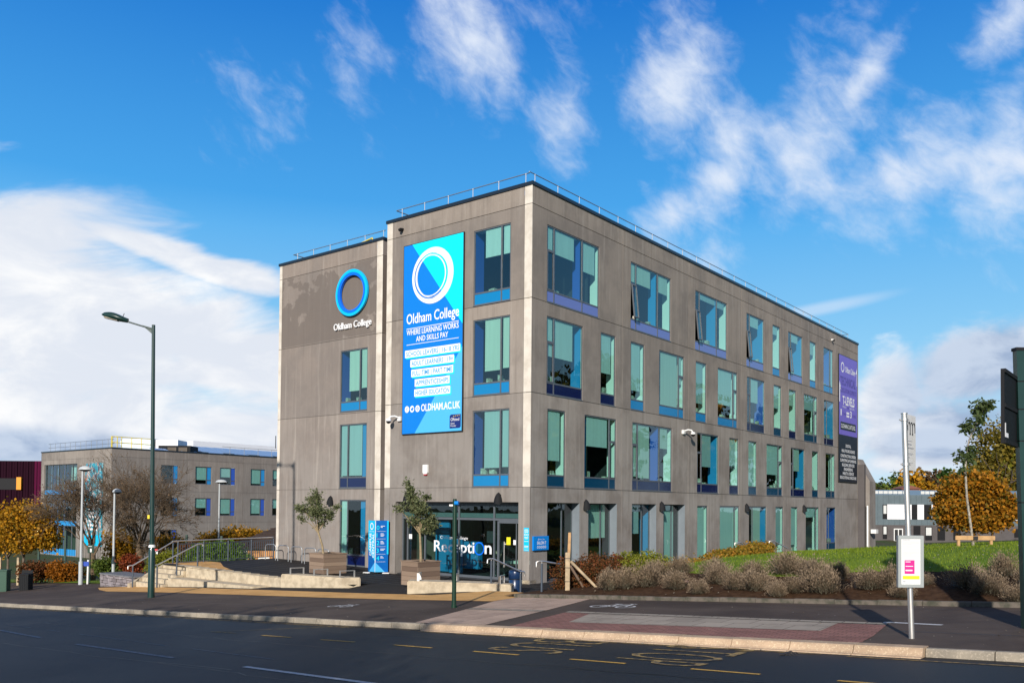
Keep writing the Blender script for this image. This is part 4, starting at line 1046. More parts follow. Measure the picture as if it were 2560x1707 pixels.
s7 = thing('salon_sign', 'small blue Salon 7 box sign on the corner pier by the entrance', 'sign', tuple(RFm.P(.16, 1.28, .05)))
b = MB(); b.box(RFm, .12, 1.10, 1.26, 1.80, .02, .10); b.build('sign_box', 'salon_blue', s7, bevel=.01)
SG = lambda s_, x, y, w, hh, **k: text('lettering', s_, RFm, x, y, .102, w, hh, 'print_white', s7, ext=.003, **k)
SG('SALON 7', .33, 1.49, .58, .12, bold=.02); SG('Oldham College', .47, 1.66, .34, .045)
b = MB(); b.ring(RFm, .42, 1.68, .035, .022, .102, .105, 20); b.build('ring_emblem', 'print_white', s7)
for k in range(5):
    b = MB(); b.ring(RFm, .38+.12*k, 1.385, .05, .03, .102, .105, 14); b.build('course_icon', 'print_white', s7)
p = thing('smoking_notice', 'narrow cyan no smoking notice on the left side of the corner pier', 'notice', tuple(LFm.P(-.1, 1.24, 0)))
b = MB(); b.box(LFm, -.27, -.03, 1.24, 2.12, .005, .015); b.build('notice_board', 'print_cyan', p)
b = MB()
for x in (-.205, -.095): b.ring(LFm, x, 1.86, .05, .04, .0155, .018, 20); b.box(LFm, x-.035, x+.035, 1.855, 1.868, .0155, .018)
b.build('no_smoking_symbol', 'print_white', p)
b = MB()
for y, w, hh in ((2.05, .16, .012), (2.00, .20, .022), (1.95, .18, .018), (1.74, .19, .022), (1.70, .14, .012), (1.60, .20, .012), (1.42, .20, .020), (1.37, .18, .016), (1.28, .20, .010)): b.quad(LFm, -.15-w/2, -.15+w/2, y, y+hh, .0165)
b.build('printed_lines', 'print_white', p)

def wall_lamp(F, x, y, label):
    t = thing('wall_lamp', label, 'lamp', tuple(F.P(x, y, 0)), 'black dome lamps on the college walls')
    b = MB(); rows = []
    for i in range(9):
        q = i/8; w = .165*math.sin(math.pi*(.5*(q)**.7+.0))+.015; rows.append([F.P(x+w*math.cos(a), y+.22-.44*q, .03+max(0, 1.2*w*math.sin(a))) for a in [math.pi*k/12 for k in range(13)]])
    b.grid(rows); b.face(rows[-1]); b.build('lamp_shade', 'charcoal_cast', t)
    b = MB(); b.box(F, x-.10, x+.10, y-.225, y+.14, .0, .035); b.build('back_plate', 'black_plastic', t)
    b = MB(); b.box(F, x-.09, x+.09, y-.23, y-.205, .04, .16); b.build('diffuser', 'print_white', t)
    return t
wall_lamp(WFm, -3.40, 3.14, 'black dome wall lamp on the wing left of the ground floor window')
wall_lamp(LFm, -1.50, 3.24, 'black dome wall lamp above the right side of the reception doors')
wall_lamp(LFm, -6.45, 3.30, 'black dome wall lamp half hidden behind the right olive tree')
for (x, y), q in zip(((3.78, 3.02), (10.22, 3.0), (20.05, 2.98), (29.1, 2.97)), ('first and largest on the long facade, between two deep openings', 'on the long facade between the third and fourth deep openings', 'third along the long facade, over the lavender', 'farthest and smallest, near the end of the long facade')):
    wall_lamp(RFm, x, y, 'black dome wall lamp '+q)
def cctv(F, x, y, sd_, label):
    t = thing('security_camera', label, 'camera', tuple(F.P(x, y, 0)), 'security cameras on the college walls')
    b = MB(); b.box(F, x-.10, x+.10, y-.09, y+.11, 0, .12); b.build('mount_box', 'white_paint', t, bevel=.015)
    b = MB(); b.tube([F.P(x, y+.06, .1), F.P(x+sd_*.12, y+.12, .24), F.P(x+sd_*.24, y+.10, .36), F.P(x+sd_*.30, y-.02, .42)], .036, 10); b.build('arm', 'white_paint', t)
    c = F.P(x+sd_*.30, 0, .42)
    b = MB(); b.lathe([(.02, .02), (.10, 0), (.115, -.06), (.11, -.10)], c.x, c.y, y, 18); b.build('housing', 'white_paint', t)
    b = MB(); b.lathe([(.10, -.10), (.095, -.15), (.06, -.19), (.02, -.205)], c.x, c.y, y, 18); b.build('dome', 'black_plastic', t)
cctv(LFm, -6.95, 6.6, -1, 'white dome security camera on the block wall left of the banner')
cctv(RFm, 12.4, 6.62, 1, 'white dome security camera on the long facade between window groups')
t = thing('alarm_box', 'small white alarm box on the concrete below the blue banner', 'alarm box', tuple(LFm.P(-5.4, 4.4, 0)))
b = MB(); b.prism(LFm, [(-5.54, 4.30), (-5.48, 4.22), (-5.32, 4.22), (-5.26, 4.30), (-5.26, 4.62), (-5.54, 4.62)], 0, .10); b.build('housing', 'white_paint', t, bevel=.01)
b = MB(); b.box(LFm, -5.48, -5.32, 4.19, 4.23, .02, .09); b.build('strobe', 'sign_red', t)
for F, x, y, lb in ((LFm, -6.95, 14.75, 'small dark outlet at the top left of the block facade'), (RFm, 34.6, 14.62, 'small white camera near the roof at the far end of the long facade')):
    t = thing('wall_camera' if F is RFm else 'overflow_spout', lb, 'camera' if F is RFm else 'spout', tuple(F.P(x, y, 0)))
    b = MB(); b.tube([F.P(x, y, 0), F.P(x, y-.03, .16)], .07, 12, cap=False); b.build('tube', 'white_paint' if F is RFm else 'black_plastic', t)
    b = MB(); b.lathe([(.09, 0), (.08, -.06), (.03, -.1)], F.P(x, 0, .16).x, F.P(x, 0, .16).y, y-.02, 12); b.build('hood', 'black_plastic', t)
# annex at the far end
an = thing('brick_annex', 'low grey brick annex beyond the far end of the college block', 'building', tuple(RFm.P(42, 0, .6)))
b = MB(); b.box(RFm, 40.75, 41.1, -1, 6.25, -3, .42); b.build('brick_pier', 'grey_brick', an)
b = MB(); b.prism(Fr(RFm.P(41.1, 0, .7), -V), [(-3, -1), (0, -1), (0, 5.0), (-.9, 6.7), (-3, 6.7)], -1.5, -.01); b.build('wall', 'precast_concrete', an)
b = MB(); b.tube([RFm.P(40.9, 0, .60), RFm.P(40.9, 3.2, .60)], .07, 8); b.build('drainpipe', 'white_paint', an)
b = MB(); b.box(RFm, 40.95, 41.5, 1.15, 1.45, .82, 1.2); b.build('flood_light', 'white_paint', an)

# ------------------------------------------------------------------ walls, steps, blocks
def sbpoly(b, pts, z0f, z1f, mi=0):
    lo = [SB(s, q, z0f(s, q)) for s, q in pts]; hi = [SB(s, q, z1f(s, q)) for s, q in pts]
    b.face(hi, mi); n = len(pts)
    for i in range(n): j = (i+1) % n; b.face([lo[i], lo[j], hi[j], hi[i]], mi)
b = MB(); sbpoly(b, [(-23.0, 6.72), (-15.9, 6.6), (-15.9, 7.0), (-23.0, 7.08)], lambda s, q: pz(s, 6)-.3, lambda s, q: zpl(s)+.03)
tag(b.build('retaining_wall', 'cast_concrete', bevel=.012), 'long low pale concrete retaining wall between the steps and the left planter block', 'wall')
b = MB()
s = -23.0; k = 0
while s < -16:
    e = min(s+.62, -15.95)
    sbpoly(b, [(s, 6.66), (e-.012, 6.64), (e-.012, 7.1), (s, 7.12)], lambda s_, q: zpl(s_)+.025, lambda s_, q: zpl(s_)+.05+.028*((s_-s)/.62)); s += .62
tag(b.build('wall_coping', 'cast_concrete'), 'overlapping stone coping along the top of the low retaining wall', 'coping')
b = MB(); sbpoly(b, [(-23.0, 5.88), (-16.9, 5.95), (-16.6, 6.7), (-23.0, 6.72)], lambda s, q: pz(s, 5.9)-.3, lambda s, q: -.30+.004*(s+23))
tag(b.build('terrace_ledge', 'cast_concrete', bevel=.015), 'lower stained concrete ledge running out from the steps into the pavement', 'ledge')
st = thing('entrance_steps', 'flight of pale worn concrete steps up from the pavement to the plaza', 'steps', tuple(SB(-24.2, 6.2, -.8)))
zb = pz(-24.2, 5.6); nst = 5; rise = (zpl(-24.2)-zb)/nst
for k in range(nst):
    b = MB(); z0 = zb+rise*k; q0 = 5.62+.33*k
    sbpoly(b, [(-25.35, q0), (-23.02, q0), (-23.02, q0+.33+(.02 if k < nst-1 else .1)), (-25.35, q0+.33+(.02 if k < nst-1 else .1))], lambda s, q: -1.3, lambda s, q: z0+rise+.002)
    b.build('tread', 'cast_concrete', st, bevel=.02)
b = MB(); FS = Fr(SB(-25.5, 5.4, 0), NN)
b.prism(FS, [(0, zb-.2), (2.1, zb-.2), (2.1, .16), (1.75, .16), (.1, zb+.12), (0, zb+.1)], -.08, .12); b.build('side_kerb', 'cast_concrete', st)
def block(name, label, pts, ztop, hoops):
    t = thing(name, label, 'concrete block', tuple(SB(*pts[0], pz(*pts[0]))), 'concrete seating blocks by the plaza')
    b = MB(); sbpoly(b, pts, lambda s, q: pz(s, min(q, 7))-.35, ztop); b.build('block', 'cast_concrete', t, bevel=.03)
    for (s0, q0, s1, q1) in hoops:
        h = MB(); z0 = ztop(s0, q0); z1 = ztop(s1, q1); hh = .23
        a, c = SB(s0, q0, z0), SB(s1, q1, z1); F = Fr(a, (c-a).normalized()); L = (c-a).length
        h.box(F, 0, .03, -.04, hh, -.04, .04); h.box(F, L-.03, L, -.04, hh, -.04, .04); h.box(F, 0, L, hh, hh+.022, -.04, .04)
        h.build('armrest', 'stainless', t)
block('seating_block', 'long pale concrete seating block in front of the left olive planter', [(-15.85, 6.52), (-12.74, 7.0), (-12.34, 7.5), (-12.6, 7.75), (-15.75, 7.2)], lambda s, q: .24,
      [(-15.45, 6.66, -15.3, 7.2), (-14.25, 6.85, -14.1, 7.4), (-12.98, 7.05, -12.8, 7.62)])
block('seating_block', 'pale concrete seating block tapering in front of the right olive planter', [(-8.25, 5.95), (-6.15, 7.35), (-5.35, 7.75), (-5.55, 8.15), (-6.6, 7.95), (-8.62, 6.42)], lambda s, q: .47-.02*(s+8.2),
      [(-8.0, 6.2, -8.3, 6.6), (-7.0, 6.85, -7.25, 7.3), (-5.75, 7.65, -5.95, 8.1)])
# rubble wall by the steps
b = MB(); rnd = random.Random(8); FW = Fr(SB(-28.8, 5.72, 0), TT); zt0 = lambda x: -.42+.03*x
b.box(FW, .05, 3.2, -1.5, -.44, -1.15, -.07, 1)
for F, L in ((FW, 3.2), (Fr(SB(-28.8, 6.9, 0), -NN), 1.2)):
    y = -1.15
    while y < -.47:
        hh = rnd.uniform(.09, .17); x = 0
        while x < L:
            w = rnd.uniform(.14, .5); x2 = min(x+w, L)
            dy = rnd.uniform(-.02, .02)
            b.prism(F, [(x+.012, y+.01+dy), (x2-.012, y+.01+rnd.uniform(-.02, .02)), (x2-.02, min(y+hh-.008+dy, -.44)), (x+.01, min(y+hh-.01+rnd.uniform(-.02, .02), -.44))], -.08, rnd.uniform(-.02, .03), 0, rnd.random()); x = x2
        y += hh
b.box(FW, -.05, 3.25, -.44, -.38, -1.2, .03, 2)
mat('rubble_stone', (.34, .30, .31), .85, rnd=(.17, .145, .15), bump=.5, bscale=12); mat('wall_cap', (.17, .175, .19), .8, var=.2)
o = b.build('rubble_wall', ['rubble_stone', 'ink_black', 'wall_cap']); tag(o, 'low grey rubble stone wall left of the steps', 'wall')

# ------------------------------------------------------------------ handrails and fence
def handrail(label, posts, railpts, group, r_=.028, mt='stainless'):
    t = thing('handrail', label, 'handrail', tuple(posts[0][0]), group)
    for a, zt_ in posts:
        b = MB(); b.tube([a, (a[0], a[1], zt_-.06)], .033, 10); b.build('post', 'post_slate', t)
        b = MB(); b.tube([(a[0], a[1], zt_-.07), (a[0], a[1], zt_)], .011, 6); b.build('post_spigot', 'stainless', t)
    b = MB(); b.tube(railpts, r_, 10); b.build('rail', mt, t)
G1 = 'handrails on the steps and ramp'
for s_, q in ((-25.22, 'farther handrail climbing the left side of the plaza steps'), (-23.12, 'nearer handrail climbing the right side of the plaza steps')):
    p0, p1, p2 = SB(s_, 5.45, pz(s_, 5.4)), SB(s_, 6.35, -.35), SB(s_, 7.35, zpl(s_))
    posts = [(p0, p0.z+.98), (p2, p2.z+1.0)]+([(p1, p1.z+1.0)] if s_ > -25 else [])
    T0, T2 = Vector(p0)+Vector((0, 0, .98)), Vector(p2)+Vector((0, 0, 1.0))
    dn = Vector((0, 0, -.16)); e0 = T0-NN*.22; e2 = T2+NN*.25
    handrail(q, posts, [e0+dn, e0+Vector((0, 0, -.03)), T0-NN*.12, T0, T2, T2+NN*.16, e2+Vector((0, 0, -.03)), e2+dn*.6], G1)
a, c = Vector((-.65, 28.4, .2)), Vector((.31, 29.1, -.05)); T0 = a+Vector((0, 0, 1.02)); T2 = Vector((c.x, c.y, .76)); dr_ = (c-a).normalized(); dr_.z = 0
handrail('handrail sloping down past the blue litter bin beside reception', [(a, T0.z), (c, T2.z)], [T0-dr_*.16+Vector((0, 0, -.14)), T0-dr_*.15-Vector((0, 0, .02)), T0-dr_*.05, T0+dr_*.06, T2, T2+dr_*.12, T2+dr_*.17-Vector((0, 0, .03)), T2+dr_*.17-Vector((0, 0, .15))], G1)
a = Vector((.9, 25.8, .34)); c = Vector((2.9, 28.6, .0)); T0 = a+Vector((0, 0, .97)); T2 = c+Vector((0, 0, .85)); dr_ = (c-a); dr_.z = 0; dr_.normalize()
handrail('handrail dropping behind the copper hedge right of reception', [(a, T0.z), (c, T2.z)], [T0-Vector((.16, .04, .16)), T0-Vector((.16, .04, .02)), T0-Vector((.08, .02, -.01)), T0+dr_*.05, T2, T2+dr_*.2], G1)
a = RFm.P(15.9, .8, 1.3); c = RFm.P(18.2, .4, 1.5)
for (p, lb) in ((RFm.P(15.25, 0, 1.6), 'short handrail end showing over the shrubs by the long facade'), (RFm.P(19.0, 0, 1.9), 'small hoop of handrail farther along the shrubs by the long facade')):
    z0 = 1.2
    handrail(lb, [(Vector((p.x, p.y, .1)), z0)], [p+Vector((-.12, 0, z0-.22)), p+Vector((-.12, 0, z0-.03)), p+Vector((0, 0, z0)), p+Vector((.15, .1, z0)), p+Vector((1.2, 1.0, z0-.45))], G1)
fe = thing('metal_fence', 'dark vertical bar fence with steel top rail along the left edge of the plaza', 'fence', tuple(SB(-25, 7.5, 0)))
fa, fb = SB(-25.05, 7.5, .1), SB(-25.45, 13.0, .14)
FF = Fr(fa, (fb-fa).normalized()); FL = (fb-fa).length
for k in range(5):
    x = FL*k/4; b = MB(); b.tube([FF.P(x, -.1, 0), FF.P(x, 1.03, 0)], .04, 8); b.build('post', 'post_slate', fe)
b = MB(); n = 44
for k in range(1, n):
    x = FL*k/n; b.box(FF, x-.009, x+.009, .10, .97, -.009, .009)
b.box(FF, 0, FL, .93, .97, -.012, .012); b.box(FF, 0, FL, .09, .13, -.012, .012)
b.build('bar_panel', 'post_slate', fe)
b = MB(); b.tube([FF.P(-.3, 1.09, 0), FF.P(FL, 1.09, 0)], .03, 8); b.build('top_rail', 'stainless', fe)
# dark green palisade posts in the trees
b_ = thing('mesh_fence', 'dark green mesh fence with posts among the left bushes', 'fence', (-30, 60, -1.6))
for k in range(7):
    b = MB(); p = Vector((-33.5+3.4*k*.79, 62-1.6*k, -1.9)); b.box(Fr(p, (1, 0, 0)), -.06, .06, 0, 2.9, -.06, .06); b.build('post', 'fence_green', b_)
b = MB()
for k in range(6):
    for q in range(12):
        p = Vector((-33.5+3.4*(k+q/12)*.79, 62-1.6*(k+q/12), -1.9)); b.tube([p, p+Vector((0, 0, 2.6))], .012, 3, cap=False)
b.build('mesh_panel', 'fence_green', b_)

# ------------------------------------------------------------------ bike stands
def hoop(name, w, hh, r_, mt, parent):
    b = MB(); pts = [(0, 0, 0), (0, 0, hh-.15)]+[(.15-.15*math.cos(R(a)), 0, hh-.15+.15*math.sin(R(a))) for a in (22, 45, 67, 90)]
    pts += [(w-.15+.15*math.sin(R(a)), 0, hh-.15+.15*math.cos(R(a))) for a in (0, 22, 45, 67, 90)]+[(w, 0, 0)]
    b.tube([Vector(p)+world_loc(parent) for p in pts], r_, 10); return b.build(name, mt, parent)
GB = 'steel bicycle hoops along the wing wall'
d0 = Vector((.78, -.32, 0)); rz0 = math.atan2(-.35, .78)
lbs = ['farthest left, against the fence end', 'second from the left, at the white wall edge', 'third from the left, before the wing wall', 'fourth from the left', 'nearest the left planter, mostly hidden behind it']
bs = thing('bicycle_stand', 'steel bicycle hoop '+lbs[0], 'bicycle stand', (-12.35, 43.9, .12), GB)
hoop('hoop', .66, .80, .024, 'galvanised', bs)
b = MB()
for x in (0, .66): b.lathe([(.06, 0), (.06, .012)], bs.location.x+x, bs.location.y, .125, 12)
b.build('foot_plate', 'galvanised', bs); bs.rotation_euler = (0, 0, -.45)
for k, (x, y) in enumerate(((-11.55, 43.25), (-10.7, 42.5), (-9.88, 41.8), (-9.1, 41.05))): dup(bs, (x, y, .10-.02*k), 'steel bicycle hoop '+lbs[k+1], -.45)

# ------------------------------------------------------------------ planters with olive trees
def vegetation(b, tips, n, size, spread, rn, asp=.45, droop=0.0, up=0.0, shade=None):
    """leaf-sized faces gathered in sprays round the tips"""
    for k in range(n):
        c = rn.choice(tips); c = Vector(c)+Vector((rn.gauss(0, 1), rn.gauss(0, 1), rn.gauss(0, .8)))*spread
        d_ = Vector((rn.gauss(0, 1), rn.gauss(0, 1), rn.gauss(0, .7)+up-droop)); d_.normalize()
        a = d_.cross(Vector((rn.gauss(0, 1), rn.gauss(0, 1), rn.gauss(0, 1))))
        if a.length < .01: continue
        a.normalize(); s_ = size*rn.uniform(.6, 1.35); w = s_*asp
        b.face([c, c+d_*s_*.5+a*w, c+d_*s_, c+d_*s_*.5-a*w], 0, clamp(rn.gauss(.5, .28), 0, 1))
def branches(b, p, d_, L, r_, lev, rn, tips, split=3, ang=32, shrink=.72, grav=0.0, segs=4, sides=6, wob=.14, keep=None, upw=.0, minr=.004):
    pts = [Vector(p)]; rad = [r_]; dd = Vector(d_).normalized(); q = Vector(p)
    for k in range(segs):
        dd = (dd+Vector((rn.gauss(0, wob), rn.gauss(0, wob), rn.gauss(0, wob)+upw-grav))).normalized()
        q = q+dd*L/segs; pts.append(q.copy()); rad.append(max(r_*(1-.38*(k+1)/segs), minr))
    b.tube(pts, rad, max(3, sides), cap=False)
    if lev == 0: tips.append(q); tips.append(pts[-2]); return
    for k in range(split):
        a = R(rn.gauss(ang, 9)); ph = 2*math.pi*(k+rn.uniform(-.25, .25))/split
        n1 = dd.cross(Vector((.31, .17, .93)));
        if n1.length < .1: n1 = dd.cross(Vector((1, 0, 0)))
        n1.normalize(); n2 = dd.cross(n1)
        nd = dd*math.cos(a)+(n1*math.cos(ph)+n2*math.sin(ph))*math.sin(a)
        at = q if k < max(2, split-1) else pts[-2]
        branches(b, at, nd, L*shrink*rn.uniform(.8, 1.15), rad[-1]*.74, lev-1, rn, tips, split, ang, shrink, grav, max(2, segs-1), sides-1, wob, keep, upw, minr)
def planter(loc, sz, hh, label, rz, feet=False):
    t = thing('wooden_planter', label, 'planter', loc, 'square timber planters with olive trees')
    F0 = Fr(loc, (math.cos(rz), math.sin(rz), 0)); h2 = sz/2; rn = random.Random(int(loc[0]*10))
    nb = 5
    for k in range(4):
        a = rz+k*math.pi/2; X = Vector((math.cos(a), math.sin(a), 0)); N = X.cross(Vector((0, 0, 1)))
        F = Fr(Vector(loc)+N*h2, X); b = MB()
        for q in range(nb): b.box(F, -h2+(.0 if k % 2 else .035), h2-(.0 if k % 2 else .035), .04+q*(hh-.06)/nb, .04+(q+1)*(hh-.06)/nb-.008, -.035, 0, 0, rn.random())
        b.build('side_boards', 'timber_old', t)
        b = MB(); b.box(F, -h2-.03, h2+.03-.1, hh-.02, hh+.012, -.08, .025, 0, rn.random()*.5); b.build('rim_board', 'timber_old', t)
    b = MB(); b.box(F0, -h2+.04, h2-.04, hh-.10, hh-.07, -h2+.04, h2-.04); b.build('soil', 'soil', t)
    return t
def olive(loc, hh, seed, label, lean, lobes):
    t = thing('olive_tree', label, 'tree', loc, 'olive trees in the plaza planters'); rn = random.Random(seed)
    b = MB(); tips = []; top = Vector(loc)+Vector((lean, .05, hh*.36)); L0 = Vector(loc)
    b.tube([L0, L0+Vector((lean*.25, .02, hh*.15)), L0+Vector((lean*.7, .03, hh*.28)), top], [.055, .043, .04, .042], 10, cap=False)
    for (dx, dz, rx, rz, n) in lobes:
        c = L0+Vector((dx, rn.uniform(-.15, .15), dz)); mid = top.lerp(c, .5)+Vector((rn.uniform(-.06, .06), rn.uniform(-.06, .06), .06))
        b.tube([top-Vector((0, 0, .04)), mid, c], [.024, .016, .009], 6, cap=False)
        for q in range(max(6, int(n/26))):
            d_ = Vector((rn.gauss(0, 1), rn.gauss(0, 1), rn.gauss(0, 1))).normalized()*rn.uniform(.35, 1.12)
            e = c+Vector((d_.x*rx, d_.y*rx*.9, d_.z*rz)); tips.append((e, n)); a = c.lerp(mid, rn.uniform(0, .8))
            b.tube([a, a.lerp(e, .5)+Vector((0, 0, .03)), e], [.007, .005, .003], 3, cap=False)
            tips.append((a.lerp(e, .65), n))
    b.build('trunk', 'bark_olive', t)
    b = MB(); vegetation(b, [p for p, _ in tips], sum(l[4] for l in lobes), .10, .062, rn, .24, up=.25); b.build('crown', 'leaf_olive', t)
    return t
rzp = math.atan2(-.40, .92)
planter((-7.78, 37.1, 0), 1.12, .88, 'square weathered timber planter behind the left seating block', R(-38-8))
planter((-3.28, 31.65, .03), 1.0, .90, 'square weathered timber planter in front of the reception glass', R(-38-8))
olive((-7.95, 37.0, .80), 2.75, 3, 'small grey green olive tree in the left planter with a leaning trunk', -.26, [(-.32, 2.38, .28, .34, 620), (-.30, 1.85, .52, .46, 1500), (-.95, 1.98, .32, .20, 420), (-.95, 1.52, .14, .16, 100), (.22, 1.70, .24, .34, 480), (.50, 2.02, .12, .10, 110), (-.18, 1.28, .26, .18, 240), (-.62, 2.3, .2, .2, 220)])
olive((-3.28, 31.7, .85), 3.0, 12, 'taller grey green olive tree in the right planter before reception', -.05, [(-.46, 2.82, .16, .24, 260), (-.36, 2.38, .30, .28, 620), (-.08, 1.98, .48, .34, 1300), (.34, 1.45, .34, .42, 1150), (-.80, 1.98, .20, .18, 190), (.16, 2.42, .16, .16, 160), (-.28, 1.50, .28, .22, 380), (.12, 1.12, .24, .14, 160)])

# ------------------------------------------------------------------ totem, bin, poles
def V3(x, y, z): return Vector((x, y, z))
tt = thing('campus_totem', 'blue three sided Campus Central directory totem between the wing and the entrance', 'totem', (-5.8, 37.4, 0), None)
PA, PB, PC, PD = V3(-6.18, 37.75, 0), V3(-5.80, 37.25, 0), V3(-5.28, 37.45, 0), V3(-5.5, 38.1, 0)
TH = 2.27
FA = Fr(PA+V3(0, 0, .08), PB-PA); FB = Fr(PB+V3(0, 0, .08), PC-PB); LA, LB = (PB-PA).length, (PC-PB).length
b = MB(); z0, z1 = .08, TH
b.face([p+V3(0, 0, z1) for p in (PA, PB, PC, PD)])
for p, q in ((PA, PB), (PB, PC), (PC, PD), (PD, PA)): b.face([p+V3(0, 0, z0), q+V3(0, 0, z0), q+V3(0, 0, z1), p+V3(0, 0, z1)])
b.build('totem_body', 'totem_blue', tt)
b = MB(); b.prism(FA, [(0, .95), (LA-.02, .45), (LA-.02, TH-.085), (0, TH-.085)], .002, .005); b.build('cyan_panel', 'print_cyan', tt)
b = MB(); b.prism(FA, [(.1, 0), (LA-.02, 0), (LA-.02, .42)], .002, .005); b.build('sky_blue_panel', 'banner_sky', tt)
b = MB(); b.prism(FB, [(.0, 0), (LB*.75, 0), (.0, .42)], .002, .005); b.build('sky_blue_panel', 'banner_sky', tt)
b = MB(); b.box(FB, LB-.06, LB+.005, .75, TH-.08, -.02, .02); b.build('edge_strip', 'print_cyan', tt)
b = MB(); b.box(FA, LA-.018, LA+.004, .0, TH-.08, -.02, .008); b.build('edge_line', 'print_white', tt)
for p in (V3(-6.2, 37.45, 0), V3(-5.35, 37.3, 0)):
    b = MB(); b.box(Fr(p, (1, 0, 0)), -.14, .16, .02, .06, -.12, .12); b.build('foot', 'white_paint', tt, bevel=.012)
b = MB(); b.ring(FA, LA/2, 1.94, .15, .105, .006, .009, 36); b.build('ring_emblem', 'print_white', tt)
text('lettering', 'Oldham College', FA, .1, 1.70, .006, LA-.2, .05, 'print_white', tt, ext=.002)
text('lettering', 'CAMPUS', FA, .28, .68, .006, .96, .18, 'print_white', tt, ext=.002, rot=90, bold=.02)
text('lettering', 'CENTRAL', FA, .53, .60, .006, 1.04, .18, 'print_white', tt, ext=.002, rot=90, bold=.02)
for k, (n_, ls) in enumerate((('0', ('RECEPTION', 'CAFE')), ('1', ('STUDIO', 'LEARNING', 'CENTRE')), ('2', ('SALON', 'STUDENT', 'SERVICES')), ('3', ('CLASSROOMS', 'OFFICES')), ('4', ('HALL', 'OFFICES')))):
    y = 1.80-.325*k
    text('lettering', n_, FB, .05, y, .004, None, .19, 'banner_cyan', tt, ext=.002)
    b = MB()
    for q, l_ in enumerate(ls): b.quad(FB, .22, .24+.018*len(l_), y+.145-.05*q, y+.165-.05*q, .005)
    b.build('printed_lines', 'print_white', tt)
    b = MB(); b.quad(FB, .05, LB-.12, y-.07, y-.062, .005); b.build('rule_line', 'print_white', tt)

t = thing('litter_bin', 'round navy blue plastic litter bin beside the corner pier', 'bin', (.14, 29.35, -.1))
b = MB(); b.lathe([(.20, 0), (.225, .05), (.225, .62), (.215, .63), (.225, .64), (.23, .86), (.20, .92), (.0, .94)], .14, 29.35, -.12, 28, cap=False); b.build('body', 'navy_plastic', t)
b = MB(); b.lathe([(.232, .60), (.232, .63)], .14, 29.35, -.12, 28, cap=False); b.build('band', 'black_plastic', t)
# thin green pole with blue camera fitting
t = thing('green_pole', 'slim dark green pole with a small blue fitting on the pavement in front of reception', 'pole', (-1.5, 23.05, .25))
b = MB(); b.tube([V3(-1.5, 23.05, .2), V3(-1.5, 23.05, .32)], .075, 16); b.build('base_collar', 'mid_green_paint', t)
b = MB(); b.tube([V3(-1.5, 23.05, .3), V3(-1.505, 23.05, 3.08)], [.058, .055], 16); b.tube([V3(-1.505, 23.05, 3.08), V3(-1.505, 23.05, 3.11)], .048, 16); b.build('pole', 'mid_green_paint', t)
b = MB(); b.tube([V3(-1.50, 23.0, 3.0), V3(-1.40, 22.97, 3.0)], .055, 16); b.build('blue_fitting', 'salon_blue', t)
b = MB(); b.box(Fr(V3(-1.62, 23.05, 2.9), (1, 0, 0)), -.03, .08, .02, .06, -.02, .02); b.build('clamp', 'stainless', t)

def column_lamp(name, label, base, hh, rb, rt, mt, group=None, arm=None, head='dome', hmat=None, shaft0=1.4):
    t = thing(name, label, 'street lamp', tuple(base), group); x, y, z = base
    b = MB(); b.lathe([(rb, -.2), (rb, shaft0-.05), (rb*.93, shaft0)], x, y, z, 20); b.build('base_column', mt, t)
    b = MB(); b.tube([V3(x, y, z+shaft0-.02), V3(x, y, z+hh)], [rt*1.12, rt], 16); b.build('column', mt, t)
    return t
# tall green street lamp with outreach arm
lb_ = V3(-13.34, 32.45, -.57)
t = thing('street_lamp', 'tall dark green street lamp with long arm and drooping head at the pavement', 'street lamp', tuple(lb_))
b = MB(); b.lathe([(.125, -.2), (.118, 1.72), (.10, 1.78), (.085, 1.86)], lb_.x, lb_.y, lb_.z, 20); b.build('base_column', 'dark_green_paint', t)
b = MB(); b.lathe([(.126, 1.86), (.126, 1.90), (.10, 1.96)], lb_.x, lb_.y, lb_.z, 20); b.build('white_band', 'white_paint', t)
b = MB(); b.tube([lb_+V3(0, 0, 1.8), V3(-13.43, 32.45, 9.57)], [.084, .062], 18); b.build('column', 'dark_green_paint', t)
b = MB(); b.box(Fr(V3(-13.44, 32.37, 2.35), (1, 0, 0)), -.05, .03, 0, .14, -.02, .02); b.build('number_plate', 'safety_yellow', t)
A0, A1 = V3(-13.44, 32.45, 9.40), V3(-14.40, 32.40, 9.68)
b = MB(); b.tube([A0, A1], .03, 10); b.build('arm', 'dark_green_paint', t)
b = MB(); Fa = Fr(V3(-13.44, 32.45, 9.2), (-1, 0, 0)); b.prism(Fa, [(0, 0), (.0, .25), (.42, .36)], -.02, .02); b.build('gusset', 'dark_green_paint', t)
dirh = (V3(-15.32, 32.35, 9.94)-V3(-14.36, 32.40, 9.72)); Lh = dirh.length; dirh.normalize()
Fh = Fr(V3(-14.36, 32.40, 9.72), dirh, V3(.23, 0, 1)); Fh.Y = (V3(0, 0, 1)-dirh*dirh.z).normalized(); Fh.N = Fh.X.cross(Fh.Y)
b = MB(); rows = []
for i in range(13):
    q = i/12; w = .07+.13*math.sin(math.pi*min(q*1.1, .98)**.8)*(1 if q < .98 else .5); tp = .05+.10*math.sin(math.pi*q**1.4)+.02*(1-q); bt = -.09-.03*math.sin(math.pi*(1-q)) if q < .9 else -.06
    if q == 1: w = .03; tp = .0; bt = -.03
    rows.append([Fh.P(Lh*q, lerp(bt, tp, (1+math.sin(a))/2), w*math.cos(a)) for a in [2*math.pi*k/16 for k in range(16)]])
b.grid(rows, 0, .5, True, True); b.face(rows[0][::-1]); b.face(rows[-1]); b.build('lamp_head', 'dark_green_paint', t)
